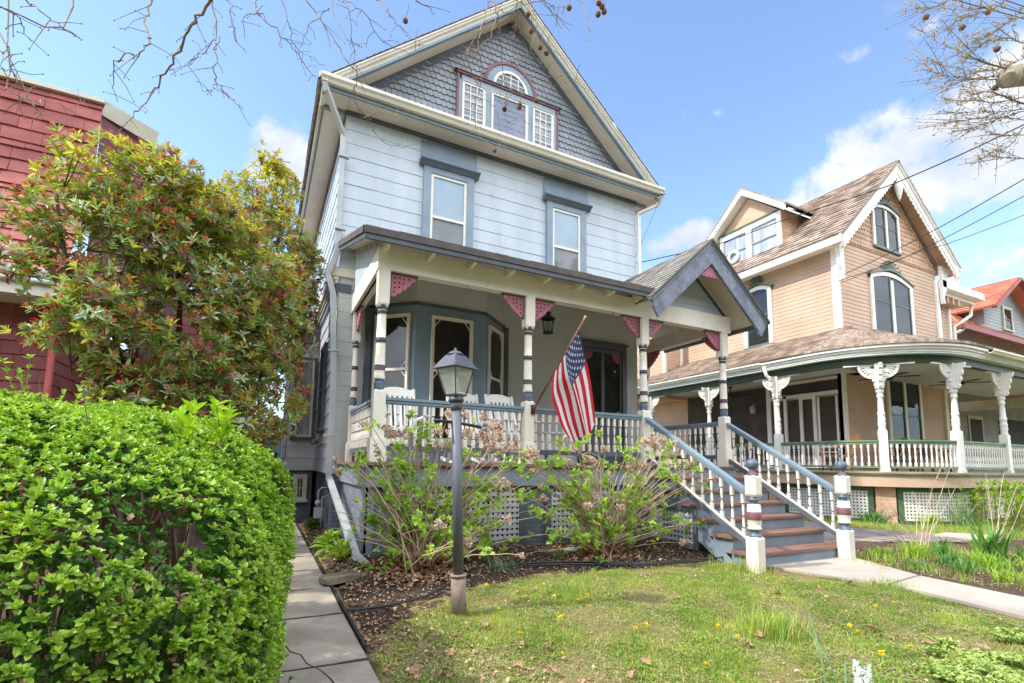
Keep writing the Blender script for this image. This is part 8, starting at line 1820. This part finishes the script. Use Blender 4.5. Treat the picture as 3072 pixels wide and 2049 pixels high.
for k in range(22):
    z = 2.82+k*.032; 
    if z > 3.42: break
    a = (k % 2)*math.pi/2; b.tube([o+Vector((.010*math.cos(j*math.pi/3)*math.cos(a), .010*math.cos(j*math.pi/3)*math.sin(a), z-2.36+.02*math.sin(j*math.pi/3))) for j in range(7)], .0028, 4)
b.build('chain', M_BLACK, t)
# ------------------------------------------------------------------ garden hose, splash block, bottle, wires
b = MB(); hp = spline([(.72, 4.5, -1.25), (1.1, 4.55, -1.262), (1.51, 4.75, -1.265), (1.87, 5.05, -1.24), (2.3, 5.32, -1.205), (2.89, 5.40, -1.195), (3.45, 5.32, -1.20), (3.9, 5.18, -1.215), (4.4, 5.02, -1.235), (4.99, 4.97, -1.24), (5.5, 4.9, -1.235), (5.9, 4.86, -1.22)], 6); b.tube(hp, .0125, 8)
hp2 = spline([(2.9, 5.34, -1.205), (3.3, 5.25, -1.205), (3.8, 5.12, -1.22), (4.3, 4.98, -1.235), (4.8, 4.93, -1.245), (5.3, 4.87, -1.245)], 6); b.tube(hp2, .0125, 8)
tag(b.build('garden_hose', mat('black_hose', '2f3134', '232528', rough=.4, spec=.5)), 'black garden hose lying along the front of the mulch bed', 'hose')
b = MB(); F = Fr((.86, 5.62, -1.25), (.93, .37, 0), (-.37, .93, 0), (0, 0, 1)); b.fprism(F, [(-.22, -.1), (.42, -.09), (.44, .0), (.42, .12), (-.22, .13), (-.24, 0)], 0, .045); b.fbox(F, -.2, .4, -.10, -.07, .045, .065); b.fbox(F, -.2, .4, .09, .12, .045, .065)
tag(b.build('splash_block', mat('weathered_block', '8f8271', '7c705f', rough=.9, scale=5, bump=.4)), 'weathered splash block below the downspout elbow', 'splash block')
b = MB(); b.tube([(3.62, 5.72, -1.13), (3.66, 5.71, -1.13), (3.72, 5.69, -1.13), (3.82, 5.66, -1.13), (3.84, 5.655, -1.13)], [.012, .014, .034, .034, .02], 10); tag(b.build('plastic_bottle', mat('clear_plastic', 'cfd6d8', 'bcc4c6', rough=.15, spec=.6)), 'crushed clear plastic bottle lying in the mulch near the brick pier', 'bottle')
b = MB(); random.seed(2); [b.bar((.9+random.uniform(-.05, .05), 6.3+random.uniform(-.04, .04), -1.07), (.95+random.uniform(-.05, .05), 6.3, -1.06), .03, .02) for _ in range(5)]; tag(b.build('red_tulip', mat('tulip_red', 'c8343c', rough=.5)), 'small red petals low among the hostas', 'flower')
W_M = mat('black_wire', '33363c', '2a2c31', rough=.5)
def wire(P, label, r=.011): b = MB(); b.tube(spline(P, 5), r*.8, 6, False); tag(b.build('utility_wire', W_M), label, 'wire')
wire([(7.55, 8.9, 4.75), (7.82, 8.3, 4.72), (8.33, 7, 4.66), (8.8, 5.9, 4.79), (9.2, 4.8, 4.83), (9.36, 4.2, 4.84), (9.67, 3.3, 5.0), (9.95, 2.4, 5.2), (10.3, 1.2, 5.45)], 'topmost black service wire running across the tan gable to the blue house', .012)
wire([(14.9, 8.3, 5.62), (14.7, 7.0, 5.72), (14.45, 5.55, 5.9), (14.06, 4, 6.13), (13.8, 2.8, 6.35)], 'second wire, just above two parallel ones over the tan front wall', .013)
wire([(14.9, 8.3, 5.50), (14.6, 6.8, 5.42), (14.3, 5.55, 5.5), (13.97, 4, 5.73), (13.7, 2.8, 5.95)], 'third wire, between two others over the tan front wall', .011)
wire([(14.95, 8.3, 5.42), (14.85, 6.45, 5.57), (14.8, 5.6, 5.54), (14.7, 4.25, 5.6), (14.6, 3, 5.72)], 'lowest thin wire crossing below the tan gable', .009)
wire([(7.86, 8.12, 6.2), (7.7, 8.5, 5.4), (7.6, 8.85, 4.78)], 'thin drop wire hanging from the right eave corner of the blue house', .005)
